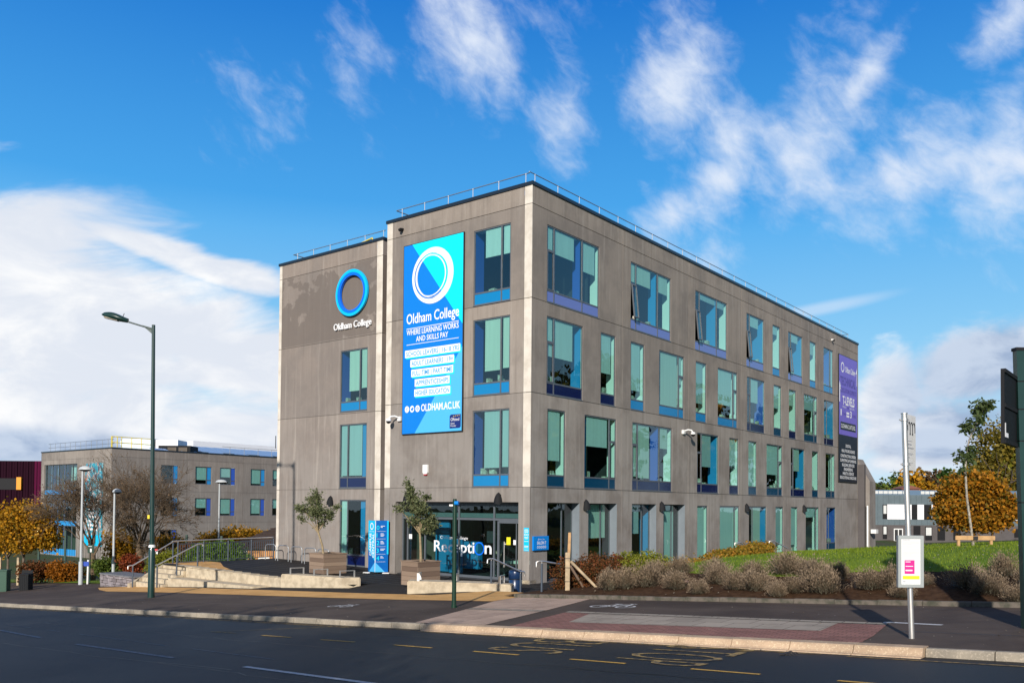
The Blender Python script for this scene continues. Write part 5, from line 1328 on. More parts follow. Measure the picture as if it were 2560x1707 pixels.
b = MB(); b.prism(Fr(Fh.P(0, -.10, 0), dirh, -Fh.N), [(.35, -.11), (.85, -.10), (.85, .10), (.35, .11)], -.02, .03); b.build('lamp_lens', 'grey_stone', t)
b = MB(); b.tube([Fh.P(.22, .07, 0), Fh.P(.20, .22, 0)], .012, 6); b.build('photocell', 'black_plastic', t)
GW = 'white post top lamps by the left path'
for (x, y, z, hh, hw, lb) in ((-21.55, 43.8, -1.17, 5.75, .32, 'taller white post top lamp on the left path, front of the pair'), (-21.2, 46.6, -1.25, 4.75, .24, 'shorter white post top lamp just behind the taller one'), (-20.1, 60.0, -1.6, 6.0, .40, 'lone white post top lamp in front of the far windows beside the wing')):
    t = thing('post_top_lamp', lb, 'street lamp', (x, y, z), GW)
    b = MB(); b.tube([V3(x, y, z-.1), V3(x, y, z+1.15)], .105 if hh > 5 else .09, 14); b.build('base_column', 'lamp_grey', t)
    b = MB(); b.tube([V3(x, y, z+1.1), V3(x, y, z+hh-.05)], [.062, .05], 12); b.build('column', 'lamp_grey', t)
    b = MB(); xc = x+(.12 if hh > 4 else 0); rows = []
    for r__, dz in ((hw*1.02, 0), (hw*.98, .05), (hw*.75, .13), (hw*.35, .18), (.02, .19)): rows.append([V3(xc+r__*math.cos(a), y+r__*.55*math.sin(a), z+hh+dz) for a in [2*math.pi*k/18 for k in range(18)]])
    b.grid(rows, 0, .5, True, True); b.build('lamp_canopy', 'lamp_grey', t)
    b = MB(); rows = [[V3(xc+r__*math.cos(a), y+r__*.55*math.sin(a), z+hh+dz) for a in [2*math.pi*k/18 for k in range(18)]] for r__, dz in ((hw, 0), (hw*.6, -.07), (.06, -.10))]
    b.grid(rows, 0, .5, True, True); b.build('lamp_bowl', 'charcoal_cast', t)
# sign posts, bins and cabinet at the far left
t = thing('direction_sign', 'white stub post with small blue sign beside the tall white lamp', 'sign', (-21.26, 43.92, -1.15))
b = MB(); b.tube([V3(-21.26, 43.92, -1.2), V3(-21.24, 43.92, .06)], .05, 10); b.build('post', 'white_paint', t)
b = MB(); b.box(Fr(V3(-21.3, 43.85, -.25), (1, 0, 0)), -.25, .12, 0, .22, -.01, .01); b.build('sign_plate', 'sign_blue', t)
t = thing('green_notice', 'small dark green path sign with a white symbol beside the white lamps', 'sign', (-21.3, 44.8, -1.2))
b = MB(); b.tube([V3(-21.62, 44.9, -1.3), V3(-21.62, 44.9, 1.05)], .03, 8); b.build('post', 'dark_green_paint', t)
FG = Fr(V3(-21.72, 44.82, .35), (1, 0, 0)); b = MB(); b.box(FG, 0, .34, 0, .42+.0, -.01, .01); b.build('sign_plate', 'mid_green_paint', t)
b = MB(); b.box(FG, .13, .21, .05, .22, .011, .014); b.box(FG, .04, .22, .33, .35, .011, .014); b.build('sign_symbol', 'print_white', t)
t = thing('utility_cabinet', 'dark green street cabinet cut off by the left edge of the view', 'cabinet', (-24.75, 42, -1.6))
FC = Fr(V3(-25.2, 42, -1.6), (1, .1, 0)); b = MB(); b.box(FC, 0, .93, 0, 1.2, -.45, 0); b.build('body', 'green_cabinet', t, bevel=.015)
b = MB(); b.box(FC, -.03, .96, 1.2, 1.26, -.48, .03); b.build('lid', 'green_cabinet', t)
b = MB(); b.box(FC, .45, .47, .1, 1.15, .001, .006); b.build('door_seam', 'black_plastic', t)
t = thing('litter_bin', 'square dark timber slatted litter bin by the left grass verge', 'bin', (-23.35, 42, -1.6))
for k in range(2):
    F = Fr(V3(-23.55, 41.9, -1.5), (1, 0, 0)) if k == 0 else Fr(V3(-23.12, 41.9, -1.5), (0, 1, 0))
    b = MB()
    for q in range(5): b.box(F, .0+.086*q, .078+.086*q, .04, .93, -.02, 0)
    b.build('slat_side', 'charcoal_cast', t)
b = MB(); b.box(Fr(V3(-23.55, 41.9, -1.5), (1, 0, 0)), .03, .40, .0, .88, -.42, -.03); b.build('liner', 'black_plastic', t)
b = MB(); b.box(Fr(V3(-23.55, 41.9, -.56), (1, 0, 0)), -.01, .44, 0, .05, -.44, .01); b.build('lid', 'charcoal_cast', t)
t = thing('notice_stand', 'low dark lectern sign on two legs behind the timber bin', 'sign', (-23.8, 43.2, -1.5))
b = MB(); b.tube([V3(-23.9, 43.2, -1.7), V3(-23.9, 43.2, -.62)], .035, 8); b.build('post', 'dark_green_paint', t)
b = MB(); b.box(Fr(V3(-24.15, 43.15, -.62), (1, 0, 0), (0, .35, 1)), 0, .55, 0, .2, -.02, .02); b.build('sign_plate', 'charcoal_cast', t)
for (x, w, lb) in ((-24.6, .1, 'pale timber gate post at the left edge behind the cabinet'), (-23.75, .12, 'short pale post between the bushes at the left')):
    b = MB(); b.box(Fr(V3(x*47/42, 47, -1.7), (1, 0, 0)), 0, w, 0, 1.65, -.1, 0); tag(b.build('timber_post', 'timber_stake', bevel=.01), lb, 'post')
t = thing('warning_sign', 'small red topped white notice among the bushes behind the steps', 'sign', (-18.3, 45, -.6))
b = MB(); b.tube([V3(-18.4, 45, -.9), V3(-18.4, 45, .35)], .03, 8); b.build('post', 'post_slate', t)
b = MB(); b.box(Fr(V3(-18.6, 44.95, .22), (1, 0, 0)), 0, .42, 0, .36, -.01, .0); b.build('sign_plate', 'print_white', t)
b = MB(); b.box(Fr(V3(-18.6, 44.95, .22), (1, 0, 0)), .0, .42, .26, .361, .0, .004); b.build('red_header', 'sign_red', t)

# ------------------------------------------------------------------ bus stop and green mast
bp = thing('bus_stop_pole', 'steel bus stop pole with white flag sign and framed timetable case', 'bus stop', (6.37, 13.92, .89))
P0, P1 = V3(6.37, 13.92, .86), V3(6.255, 13.92, 4.45)
b = MB(); b.tube([P0, P1], .043, 20); b.build('pole', 'stainless', bp)
b = MB(); b.tube([P1, P1+V3(0, 0, .02)], .05, 20); b.build('cap', 'stainless', bp)
for z in (4.36, 3.65):
    q = P0.lerp(P1, (z-.86)/3.59); b = MB(); b.tube([q-V3(0, 0, .022), q+V3(0, 0, .022)], .056, 20); b.tube([q-V3(.08, 0, 0), q+V3(.08, .0, 0)], .012, 6); b.build('clamp', 'stainless', bp)
FL_ = Fr(V3(6.305, 13.96, 3.56), (.33, .40, 0))
b = MB(); b.box(FL_, 0, .50, 0, .90, -.012, .012); b.build('flag_panel', 'white_paint', bp, bevel=.004)
b = MB()
for k in range(3):
    cx = .11+.135*k; w = .032
    pts = [(cx-.0675+.0675*(1-math.cos(a)), .70+.075*math.sin(a)) for a in [math.pi*q/10 for q in range(11)]]
    path = ([(cx-.0675, .60 if k else .64)]+pts+[(cx+.0675, .62)])
    for (xa, ya), (xb, yb) in zip(path, path[1:]):
        b.prism(FL_, [(xa-w/2, ya-.012), (xb-w/2, yb-.012), (xb+w/2, yb+.012), (xa+w/2, ya+.012)] if abs(xb-xa) > abs(yb-ya)*.3 else [(xa-w/2, min(ya, yb)), (xa+w/2, min(ya, yb)), (xa+w/2, max(ya, yb)), (xa-w/2, max(ya, yb))], .013, .015+.0002*k)
for cx in (.1775, .3125):
    for q in range(6):
        a0, a1 = math.pi*q/6, math.pi*(q+1)/6
    b.box(FL_, cx-.03, cx+.03, .575, .60, .0131, .0149)
b.build('m_logo', 'ink_black', bp)
b = MB()
for y, w, hh in ((.47, .26, .008), (.41, .22, .018), (.36, .36, .010), (.35, .30, .006), (.27, .30, .008), (.25, .24, .008), (.20, .12, .014), (.12, .30, .005)): b.quad(FL_, .04, .04+w, y, y+hh, .0135)
b.build('printed_lines', 'print_ink', bp)
FCs = Fr(V3(6.115, 13.84, 1.70), (1, .03, 0))
b = MB(); b.box(FCs, 0, .41, 0, .82, -.05, .0); b.build('case_back', 'galvanised', bp, bevel=.004)
for p in ((0, .05, 0, .82), (.36, .41, 0, .82), (.05, .36, .77, .82), (.05, .36, 0, .05)):
    b = MB(); b.box(FCs, *p, -.0, .018); b.build('case_frame', 'case_grey', bp, bevel=.003)
b = MB(); b.quad(FCs, .05, .36, .05, .77, .006); b.build('timetable_sheet', 'paper_white', bp)
b = MB()
for k in range(15):
    if k in (4, 9): continue
    b.quad(FCs, .075, .075+(.27 if k % 3 else .16), .735-.018*k, .7385-.018*k, .0075)
b.quad(FCs, .07, .19, .75, .757, .0075); b.quad(FCs, .08, .12, .085, .10, .0075); b.quad(FCs, .2, .34, .09, .094, .0075)
b.build('timetable_lines', 'print_ink', bp) if 'print_ink' in MATS else b.build('timetable_lines', 'banner_navy', bp)
b = MB(); b.quad(FCs, .105, .265, .215, .43, .008); b.build('pink_leaflet', 'print_magenta', bp)
b = MB(); b.quad(FCs, .12, .20, .40, .41, .009); b.quad(FCs, .12, .24, .33, .34, .009); b.quad(FCs, .12, .23, .26, .28, .009); b.build('leaflet_text', 'print_white', bp)
b = MB(); b.quad(FCs, .075, .345, .13, .185, .008); b.build('yellow_notice', 'print_yellow', bp)
for z in (.12, .62):
    b = MB(); b.box(FCs, .41, .425, z, z+.03, -.03, .01); b.build('case_hinge', 'ink_black', bp)
ms = thing('green_sign_mast', 'broad dark green mast with a black sign box, cut by the right edge', 'sign mast', (8.5, 14.4, .95))
FMt = Fr(V3(8.40, 14.3, .9), (1, .0, 0), V3(-.026, 0, 1)); FMt.N = Vector((0, -1, 0))
zz = [0, 1.25, 2.1, 2.9, 3.18, 3.66, 4.16, 4.70]
for a, c in ((0, 2.15), (2.17, 3.16), (3.18, 3.68), (3.70, 4.14), (4.16, 4.66)):
    b = MB(); b.box(FMt, 0, .55, a, c, -.12, 0); b.build('mast_section', 'dark_green_paint', ms)
for z in (2.15, 3.16, 3.68, 4.14): b = MB(); b.box(FMt, .006, .544, z-.005, z+.025, -.114, -.006); b.build('joint_band', 'black_plastic', ms)
b = MB(); b.box(FMt, -.015, .565, 4.66, 4.71, -.135, .015); b.build('cap', 'black_plastic', ms)
FPn = Fr(V3(7.62, 13.5, 3.97), (.80, 1.0, 0))
b = MB(); b.box(FPn, 0, 1.25, 0, 1.16, -.05, .0); b.build('sign_box', 'black_plastic', ms)
for y in (0, .56, 1.10): b = MB(); b.box(FPn, -.005, 1.255, y, y+.06, .0, .02); b.build('sign_rail', 'charcoal_cast', ms)
b = MB(); b.box(FPn, .03, .10, .10, .32, .003, .006); b.box(FPn, .10, .3, .10, .17, .003, .006); b.build('white_mark', 'print_white', ms)

# ------------------------------------------------------------------ stake, litter, sapling frame
t = thing('tree_stake', 'pale timber stake braced by two props in front of the copper hedge', 'stake', (1.65, 25.4, .35))
b = MB(); b.box(Fr(V3(1.57, 25.4, .3), (1, 0, 0)), 0, .13, 0, 1.3, -.08, .0); b.build('lower_stake', 'timber_stake', t, bevel=.01)
b = MB(); b.box(Fr(V3(1.66, 25.45, 1.4), (1, 0, 0), V3(.03, 0, 1)), -.03, .05, 0, .78, -.06, .0); b.build('upper_stake', 'timber_new', t, bevel=.008)
for z in (.75, 1.15, 1.42): b = MB(); b.box(Fr(V3(1.57, 25.4, z), (1, 0, 0)), -.006, .136, 0, .018, -.086, .006); b.build('tie_band', 'ink_black', t)
b = MB(); b.tube([V3(1.72, 25.4, 1.35), V3(2.60, 25.3, .47)], .045, 6); b.build('brace', 'timber_stake', t)
b = MB(); b.tube([V3(1.72, 25.45, 1.2), V3(2.2, 25.9, .45)], .04, 6); b.build('brace', 'timber_old', t)
b = MB(); p = SB(1.0, 7.3, mz(1.0, 7.3)+.03)
b.face([p, p+V3(.16, .02, .01), p+V3(.13, .08, .09), p+V3(.04, .05, .07)]); b.face([p+V3(.16, .02, .01), p+V3(.22, .1, .02), p+V3(.13, .08, .09)])
tag(b.build('litter_scrap', 'print_pink' if 'print_pink' in MATS else 'white_paint'), 'scrap of pale litter on the soil among the lavender', 'litter')
t = thing('tree_support', 'timber rail on two posts holding the young tree on the lawn', 'tree support', (13.8, 26, 1.6))
for x in (13.27, 14.24): b = MB(); b.box(Fr(V3(x, 26, 1.45), (1, 0, 0)), 0, .08, 0, .70, -.08, 0); b.build('post', 'timber_new', t, bevel=.01)
b = MB(); b.box(Fr(V3(13.2, 25.98, 2.04), (1, 0, 0), V3(0, 0, 1)), 0, 1.18, 0, .13, -.05, .0); b.build('rail', 'timber_new', t, bevel=.01)
b = MB(); b.box(Fr(V3(13.72, 25.97, 2.06), (1, 0, 0)), 0, .13, 0, .10, -.12, .03); b.build('tie', 'ink_black', t)
sp_ = thing('sapling', 'young thin tree with drooping dark leaves behind its timber rail on the lawn', 'tree', (13.8, 26.1, 1.6)); rn = random.Random(4)
b = MB(); pts = [V3(13.82, 26.1, 1.55), V3(13.72, 26.1, 2.4), V3(13.60, 26.1, 3.3), V3(13.55, 26.1, 4.2), V3(13.66, 26.1, 5.0), V3(13.95, 26.1, 5.6), V3(14.18, 26.1, 6.1)]
b.tube(pts, [.045, .038, .034, .03, .022, .014, .006], 8, cap=False); tips = []
for k in range(20):
    q = rn.uniform(.42, .98)*6; i = int(q); p = pts[i].lerp(pts[min(i+1, 6)], q-i); a = rn.uniform(0, 6.28); L = rn.uniform(.2, .6)*(1.25-q/7)
    e = p+V3(math.cos(a)*L, math.sin(a)*L, L*.9); b.tube([p, p.lerp(e, .5)+V3(0, 0, .03), e], [.012, .008, .004], 4, cap=False); tips += [e, p.lerp(e, .6), e]
b.build('trunk', 'bark_pale', sp_)
b = MB(); tips += [pts[6], pts[5], pts[6]]; vegetation(b, tips, 760, .15, .08, rn, .26, droop=.9); b.build('crown', 'leaf_sapling', sp_)

# ------------------------------------------------------------------ lavender
def lavender_mesh(seed, name):
    rn = random.Random(seed); b = MB()
    for k in range(2000):
        a = rn.uniform(0, 2*math.pi); cz = rn.random()**.62; el_ = math.asin(clamp(cz, 0, 1)); r_ = rn.gauss(.345, .045)*(1+.16*math.sin(a*3+seed)+.10*math.sin(a*5+2*seed))*(1+.18*cz)
        d_ = Vector((math.cos(a)*math.cos(el_), math.sin(a)*math.cos(el_), math.sin(el_)*1.02))
        p0 = d_*r_*rn.uniform(.25, .7); p1 = d_*r_+Vector((rn.gauss(0, .02), rn.gauss(0, .02), .02)); w = Vector((-math.sin(a), math.cos(a), 0))*.0035
        b.face([p0-w, p0+w, p1], 0, .25)
        w2 = Vector((rn.gauss(0, 1), rn.gauss(0, 1), 0)).normalized()*.0085; up = (d_+Vector((0, 0, .55))).normalized()*rn.uniform(.035, .07)
        b.face([p1-w2*.6, p1+up*.45-w2, p1+up, p1+up*.45+w2], 0, clamp(rn.gauss(.55, .28), 0, 1))
    for k in range(900):
        a = rn.uniform(0, 2*math.pi); cz = rn.uniform(.0, .95); r_ = rn.uniform(.16, .33); q = math.sqrt(1-cz*cz)
        c = Vector((math.cos(a)*q, math.sin(a)*q, cz))*r_; d_ = (c.normalized()+Vector((rn.gauss(0, .4), rn.gauss(0, .4), .6))).normalized(); w = Vector((-math.sin(a), math.cos(a), 0))*.006
        b.face([c-w, c+w, c+d_*.07], 1, rn.random())
    return b
lv0 = []
LAV = [(-.85, 6.62, .68), (-.39, 6.77, .72), (.09, 7.01, .72), (-.28, 8.24, .7), (1.14, 6.74, .63), (.27, 8.58, .7), (2.13, 6.11, .52), (2.12, 7.25, .66), (2.89, 6.52, .54), (3.48, 6.45, .72), (2.73, 7.96, .64), (4.22, 5.98, .42), (4.49, 6.34, .62), (3.56, 8.2, .74), (4.17, 8.0, .63), (5.22, 6.3, .72), (4.68, 7.19, .67), (5.08, 7.6, .58),
       (6.16, 6.65, .72), (6.6, 6.75, .6), (6.98, 6.08, .46), (7.2, 7.0, .42), (8.16, 6.78, .70), (8.62, 6.3, .72), (9.23, 5.85, .46), (8.63, 7.8, .60), (9.3, 6.9, .6), (-1.35, 7.4, .6), (1.6, 8.0, .62)]
LL_ = ['first from the copper hedge, wide and low', 'second from the copper hedge at the front', 'third from the copper hedge, beside the litter scrap', 'behind the third, against the blue panelled doorway', 'front bush right of the litter scrap', 'back row above the litter scrap', 'small front bush reaching down the soil, near the middle', 'middle row bush under the end of the shrubs', 'small low bush right of the middle', 'broad front bush under the grass edge', 'back bush touching the lawn left of centre', 'smallest narrow front bush on the dark soil', 'round front bush right of the narrow one', 'tall back bush on the lawn edge', 'back bush right of the tall one', 'broadest front bush at the end of the first row', 'second row bush leaning on the broadest one', 'last back bush before the gap in the row', 'first bush after the gap, left of the timetable case', 'bush half behind the timetable case', 'low bush below the timetable case', 'narrow bush just right of the timetable case', 'large bush in the right hand group', 'largest bush in front near the green mast', 'bush cut by the green mast at the right edge', 'pale back bush on the lawn near the mast', 'bush behind the green mast', 'small bush beside the hedge end', 'thin back bush behind the litter scrap']
for v in range(4):
    t = thing('lavender_bush', 'x', 'lavender', (0, 0, 0), 'faded lavender bushes along the soil bed')
    bm0 = lavender_mesh(v+3, 'l'); o = bm0.build('foliage', ['lavender_spike', 'lavender_base'], t); lv0.append(t)
for k, ((s, q, w), lb) in enumerate(zip(LAV, LL_)):
    src = lv0[k % 4]; loc = SB(s, q, mz(s, q)-.02); lab = 'faded grey lavender bush, '+lb; sc = w/.70*.98
    if k < 4: o = src; o.location = loc; o['label'] = lab; o.rotation_euler = (0, 0, k)
    else: o = dup(src, loc, lab, k*1.7)
    vr = random.Random(k*13+1); o.scale = (sc*vr.uniform(.95, 1.3), sc*vr.uniform(.85, 1.1), sc*vr.uniform(.9, 1.22))

# ------------------------------------------------------------------ hedges and shrubs
def shrub(name, label, cat, pts, mt, n, leaf, group=None, seed=1, core='leaf_darkgreen', asp=.55, stem=True, up=.0, rag=.10):
    """pts: list of (centre, rx, ry, rz) lobes"""
    t = thing(name, label, cat, tuple(pts[0][0]), group); rn = random.Random(seed); tips = []; b = MB()
    vol = [rx*ry*rz for _, rx, ry, rz in pts]; tot = sum(vol)
    for (c, rx, ry, rz), v in zip(pts, vol):
        for k in range(max(8, int(n*v/tot/14))):
            d_ = Vector((rn.gauss(0, 1), rn.gauss(0, 1), rn.gauss(0, 1))).normalized()*(rn.random()**.33)*rn.uniform(.9, 1.12)
            tips.append(Vector(c)+Vector((d_.x*rx, d_.y*ry, d_.z*rz)))
    vegetation(b, tips, n, leaf, rag, rn, asp, up=up); b.build('foliage', mt, t)
    if stem:
        b = MB()
        for (c, rx, ry, rz) in pts[:6]:
            for k in range(4):
                e = Vector(c)+Vector((rn.uniform(-.5, .5)*rx, rn.uniform(-.5, .5)*ry, rn.uniform(-.1, .5)*rz)); g = Vector((c[0]+rn.uniform(-.15, .15), c[1], c[2]-rz-.1)); b.tube([g, g.lerp(e, .5), e], [.02, .014, .006], 4, cap=False)
        b.build('stem', 'bark_dark', t)
    return t
def L3(s, q, z): return SB(s, q, z)
shrub('hedge', 'copper leaved clipped hedge behind the tree stake', 'hedge', [(L3(-2.9, 7.3, .85), .42, .42, .50), (L3(-2.7, 7.9, .88), .5, .5, .52), (L3(-2.6, 8.6, .92), .5, .5, .52), (L3(-2.2, 7.5, .80), .4, .4, .45), (L3(-2.0, 8.2, .85), .5, .5, .5), (L3(-2.4, 9.2, .95), .5, .5, .5)], 'leaf_copper', 15000, .055, seed=3, rag=.07)
shrub('hedge', 'yellow green clipped hedge continuing right of the copper hedge', 'hedge', [(L3(-2.3, 9.9, 1.0), .55, .5, .48), (L3(-1.7, 9.4, .95), .5, .5, .5), (L3(-2.0, 10.6, 1.05), .5, .5, .48), (L3(-1.4, 10.2, 1.0), .5, .5, .45), (L3(-1.1, 9.3, .9), .5, .5, .42)], 'leaf_yellowgreen', 12000, .055, seed=4, rag=.07)
rn = random.Random(3)
LB2 = []
for k in range(22):
    q = lerp(9.8, 25.5, k/21); s = lerp(-1.2, -4.5, (k/21)**1.2); z = max(mz(s, q), .2)
    LB2.append((SB(s, q, lerp(.90, 1.12, k/21)+rn.uniform(-.1, .08)), .58, .58, .17))
shrub('shrub_row', 'low autumn coloured shrubs edging the lawn along the long facade', 'shrubs', LB2[:12], 'leaf_mixed', 7000, .085, seed=5, rag=.10, asp=.5)
shrub('shrub_row', 'low yellow and gold shrubs on the far half of the lawn edge', 'shrubs', LB2[10:], 'leaf_mixed', 9000, .085, seed=6, rag=.10, asp=.5)
GBu = 'bushes behind the left pavement'
def at(px, D, z): return V3((px-1280)/2183*D, D, z)
shrub('bush', 'dark rust bush left of the orange one, behind the timber bin', 'bush', [(at(80, 47, -.85), .62, .5, .55), (at(104, 47.5, -.8), .55, .5, .5)], 'leaf_copper', 4200, .10, GBu, 7)
shrub('bush', 'orange and gold bush beside the white lamps', 'bush', [(at(145, 47.5, -.8), .55, .5, .52), (at(170, 47.5, -.85), .6, .5, .5), (at(190, 48, -.95), .45, .5, .4)], 'leaf_orange', 5200, .10, GBu, 8)
shrub('bush', 'green bush behind the rubble wall', 'bush', [(at(262, 47.5, -.55), .55, .5, .45), (at(285, 48, -.7), .5, .5, .35), (at(310, 48, -.8), .5, .5, .25)], 'leaf_green', 4200, .10, GBu, 9)
shrub('bush', 'round russet red bush above the rubble wall', 'bush', [(at(331, 46.5, -.28), .52, .48, .46), (at(340, 46.8, -.5), .4, .4, .4)], 'leaf_rust', 4200, .085, GBu, 10)
shrub('bush', 'large yellow green beech bush right of the steps handrail', 'bush', [(at(398, 42.2, -.05), .5, .5, .55), (at(415, 42.0, .05), .55, .5, .62), (at(436, 42.4, .1), .45, .5, .55), (at(405, 41.5, -.35), .5, .4, .4)], 'leaf_yellowgreen', 7500, .075, GBu, 11)
shrub('bush', 'copper bush behind the left end of the bar fence', 'bush', [(at(475, 49, .15), .8, .5, .5), (at(510, 50, .2), .8, .5, .45)], 'leaf_copper', 5000, .09, GBu, 12)
shrub('bush', 'big rounded dark green conifer hedge seen through the bar fence', 'hedge', [(at(480, 46.5, -.45), .7, .7, .55), (at(520, 47, .0), 1.2, .9, .86), (at(565, 47, .08), 1.2, .9, .88), (at(600, 47, -.25), .8, .8, .62), (at(500, 45.5, -.35), .9, .5, .4), (at(550, 45.5, -.3), 1.0, .5, .4)], 'leaf_conifer', 17000, .085, GBu, 13, rag=.06)
shrub('bush', 'gold and green scrub on the bank beside the tiled roof', 'bush', [(at(570, 62, .55), 1.5, .8, .5), (at(610, 63, .75), 1.3, .8, .5), (at(530, 62, .3), 1.4, .8, .5), (at(640, 63, .5), 1, .8, .5)], 'leaf_gold', 6000, .13, GBu, 14, rag=.16)
shrub('bush', 'golden hedge under the bare trees', 'bush', [(at(300, 56, .2), .9, .7, 1.2), (at(320, 56, -.3), .9, .7, 1.0), (at(425, 57, .1), 1.2, .7, .8)], 'leaf_gold', 5200, .13, GBu, 15, rag=.16)

# ------------------------------------------------------------------ trees
def leafy_tree(name, label, base, hh, crown, mt, n, leaf, seed, trunk_r=.11, group=None, bark='bark_grey', rag=.22, lev=3, asp=.6):
    t = thing(name, label, 'tree', tuple(base), group); rn = random.Random(seed); b = MB(); tips = []
    top = Vector(base)+V3(0, 0, hh*.30); b.tube([Vector(base)-V3(0, 0, .2), Vector(base)+V3(0, 0, hh*.15), top], [trunk_r, trunk_r*.85, trunk_r*.75], 9, cap=False)
    for k in range(5):
        a = 6.28*k/5+rn.uniform(-.3, .3); branches(b, top-V3(0, 0, hh*.05*k/5), (math.cos(a)*.65, math.sin(a)*.65, 1), hh*.20, trunk_r*.5, 2, rn, [], 3, 30, .75, 0, 3, 5, .12)
    b.build('trunk', bark, t); b = MB()
    for (c, rx, ry, rz) in crown:
        for k in range(int(n/len(crown)/13)):
            d_ = Vector((rn.gauss(0, 1), rn.gauss(0, 1), rn.gauss(0, 1))).normalized()*rn.uniform(.35, 1.08)
            tips.append(Vector(base)+Vector(c)+V3(d_.x*rx, d_.y*ry, d_.z*rz))
    vegetation(b, tips, n, leaf, rag, rn, asp); b.build('crown', mt, t); return t
leafy_tree('autumn_tree', 'golden orange autumn tree at the far left, nearer trunk', at(63, 50, -1.5), 4.6, [((.0, 0, 2.9), .95, .95, 1.0), ((-.6, 0, 3.5), .8, .8, .9), ((.5, .1, 3.6), .8, .8, .8), ((1.0, 0, 2.9), .8, .8, .8), ((.2, 0, 2.2), 1.1, .9, .6), ((1.2, 0, 2.3), .6, .7, .5), ((-.6, .2, 2.6), .9, .9, .7)], 'leaf_gold', 11000, .125, 5, .09)
leafy_tree('autumn_tree', 'second golden autumn tree cut by the left edge of the view', at(24, 51.5, -1.6), 4.4, [((-.3, 0, 2.9), 1.1, 1, .9), ((.3, 0, 3.4), .8, .8, .8), ((-.7, 0, 2.2), 1.0, .9, .7), ((.4, 0, 2.4), .8, .8, .6)], 'leaf_gold', 8000, .125, 6, .08)
def bare_tree(label, base, hh, width, seed, r_=.2):
    t = thing('bare_tree', label, 'tree', tuple(base), 'bare trees before the left college building'); rn = random.Random(seed); b = MB(); tips = []
    fork = Vector(base)+V3(0, 0, hh*.22)
    b.tube([Vector(base)-V3(0, 0, .3), Vector(base)+V3(.02, 0, hh*.12), fork], [r_*1.15, r_, r_*.95], 10, cap=False)
    b2 = MB(); N_ = 8
    for k in range(N_):
        a = 2.4*k+rn.uniform(-.3, .3); q = k/(N_-1); w = width*lerp(1.5, .35, q)*rn.uniform(.85, 1.15)
        st_ = Vector(base)+V3(0, 0, hh*lerp(.16, .30, q))
        branches(b2, st_, (math.cos(a)*w, math.sin(a)*w*.8, 1.0), hh*lerp(.185, .235, q)*rn.uniform(.85, 1.12), r_*.38, 5 if k % 3 == 1 else 6, rn, tips, 3, 26, .775, 0.0, 4, 7, .12, upw=.03, minr=.0075)
    b.build('trunk', 'bark_dark', t); b2.build('branches', 'bark_dark', t)
    b = MB(); vegetation(b, tips, 1800, .075, .08, rn, .5); b.build('last_leaves', 'leaf_brown', t); return t
bare_tree('bare spreading tree behind the white lamps, thick pale trunk', at(234, 50, -1.3), 6.3, .50, 31, .18)
bare_tree('wider bare tree behind the green street lamp', at(352, 52.5, -1.3), 7.0, .75, 44, .22)
# right hand side
leafy_tree('autumn_tree', 'big round orange maple beyond the lawn at the right', at(2436, 92, -.9), 7.6, [((0, 0, 4.2), 4.0, 3, 2.6), ((-1.6, 0, 5.6), 2.2, 2, 1.9), ((1.5, 0, 5.6), 2.4, 2, 2.0), ((0, 0, 6.4), 2.2, 2, 1.5), ((-2.8, 0, 3.8), 1.6, 2, 1.6), ((2.8, 0, 3.8), 1.8, 2, 1.6), ((0, -.5, 2.6), 3.4, 2, 1.0)], 'leaf_maple', 17000, .30, 9, .22, rag=.3)
leafy_tree('tall_tree', 'tall thinning poplar like tree behind the orange maple', at(2500, 150, -1), 20, [((-1.5, 0, 15), 3, 3, 4.5), ((2, 0, 17), 3, 3, 4), ((4.5, 0, 13), 3.5, 3, 4.5), ((0, 0, 9.5), 5, 3, 4), ((-4, 0, 10), 3, 3, 3), ((6, 0, 8), 4, 3, 5)], 'leaf_olivegold', 8500, .45, 15, .5, rag=.6)
leafy_tree('tall_tree', 'second tall olive brown tree at the right edge', at(2545, 152, -1), 19, [((0, 0, 14), 3.5, 3, 4), ((1, 0, 9), 4, 3, 5), ((-3, 0, 11), 3, 3, 3)], 'leaf_yellowgreen', 7000, .55, 16, .5, rag=.6)
GWd = 'woodland trees on the skyline at the right'
WD = [(2165, 168, 8.0, 'woods_mixed', 'brown dark tree at the end of the college block'), (2200, 175, 8.6, 'woods_mixed', 'tree with a small tuft above the brown skyline'), (2235, 172, 10.6, 'leaf_green', 'green tree left of the bus stop flag'), (2262, 168, 8.4, 'leaf_yellowgreen', 'yellow tree just behind the bus stop pole'), (2290, 170, 11.3, 'leaf_gold', 'golden domed tree right of the bus stop pole'), (2318, 172, 11.4, 'leaf_brown', 'pale brown tree beside the golden dome'), (2348, 180, 12.0, 'leaf_darkgreen', 'dark evergreen mass left of the sapling'), (2378, 182, 12.4, 'leaf_darkgreen', 'dark evergreen crown behind the sapling stem'), (2410, 184, 12.4, 'woods_mixed', 'dark mixed tree above the orange maple'), (2440, 172, 12.0, 'leaf_green', 'green tree behind the top of the orange maple'), (2475, 170, 12.0, 'leaf_yellowgreen', 'bright yellow green tree right above the maple'), (2510, 168, 11.0, 'leaf_yellowgreen', 'yellow green tree lower at the right'), (2545, 165, 12.0, 'leaf_gold', 'gold green tree under the tall trees at the right edge')]
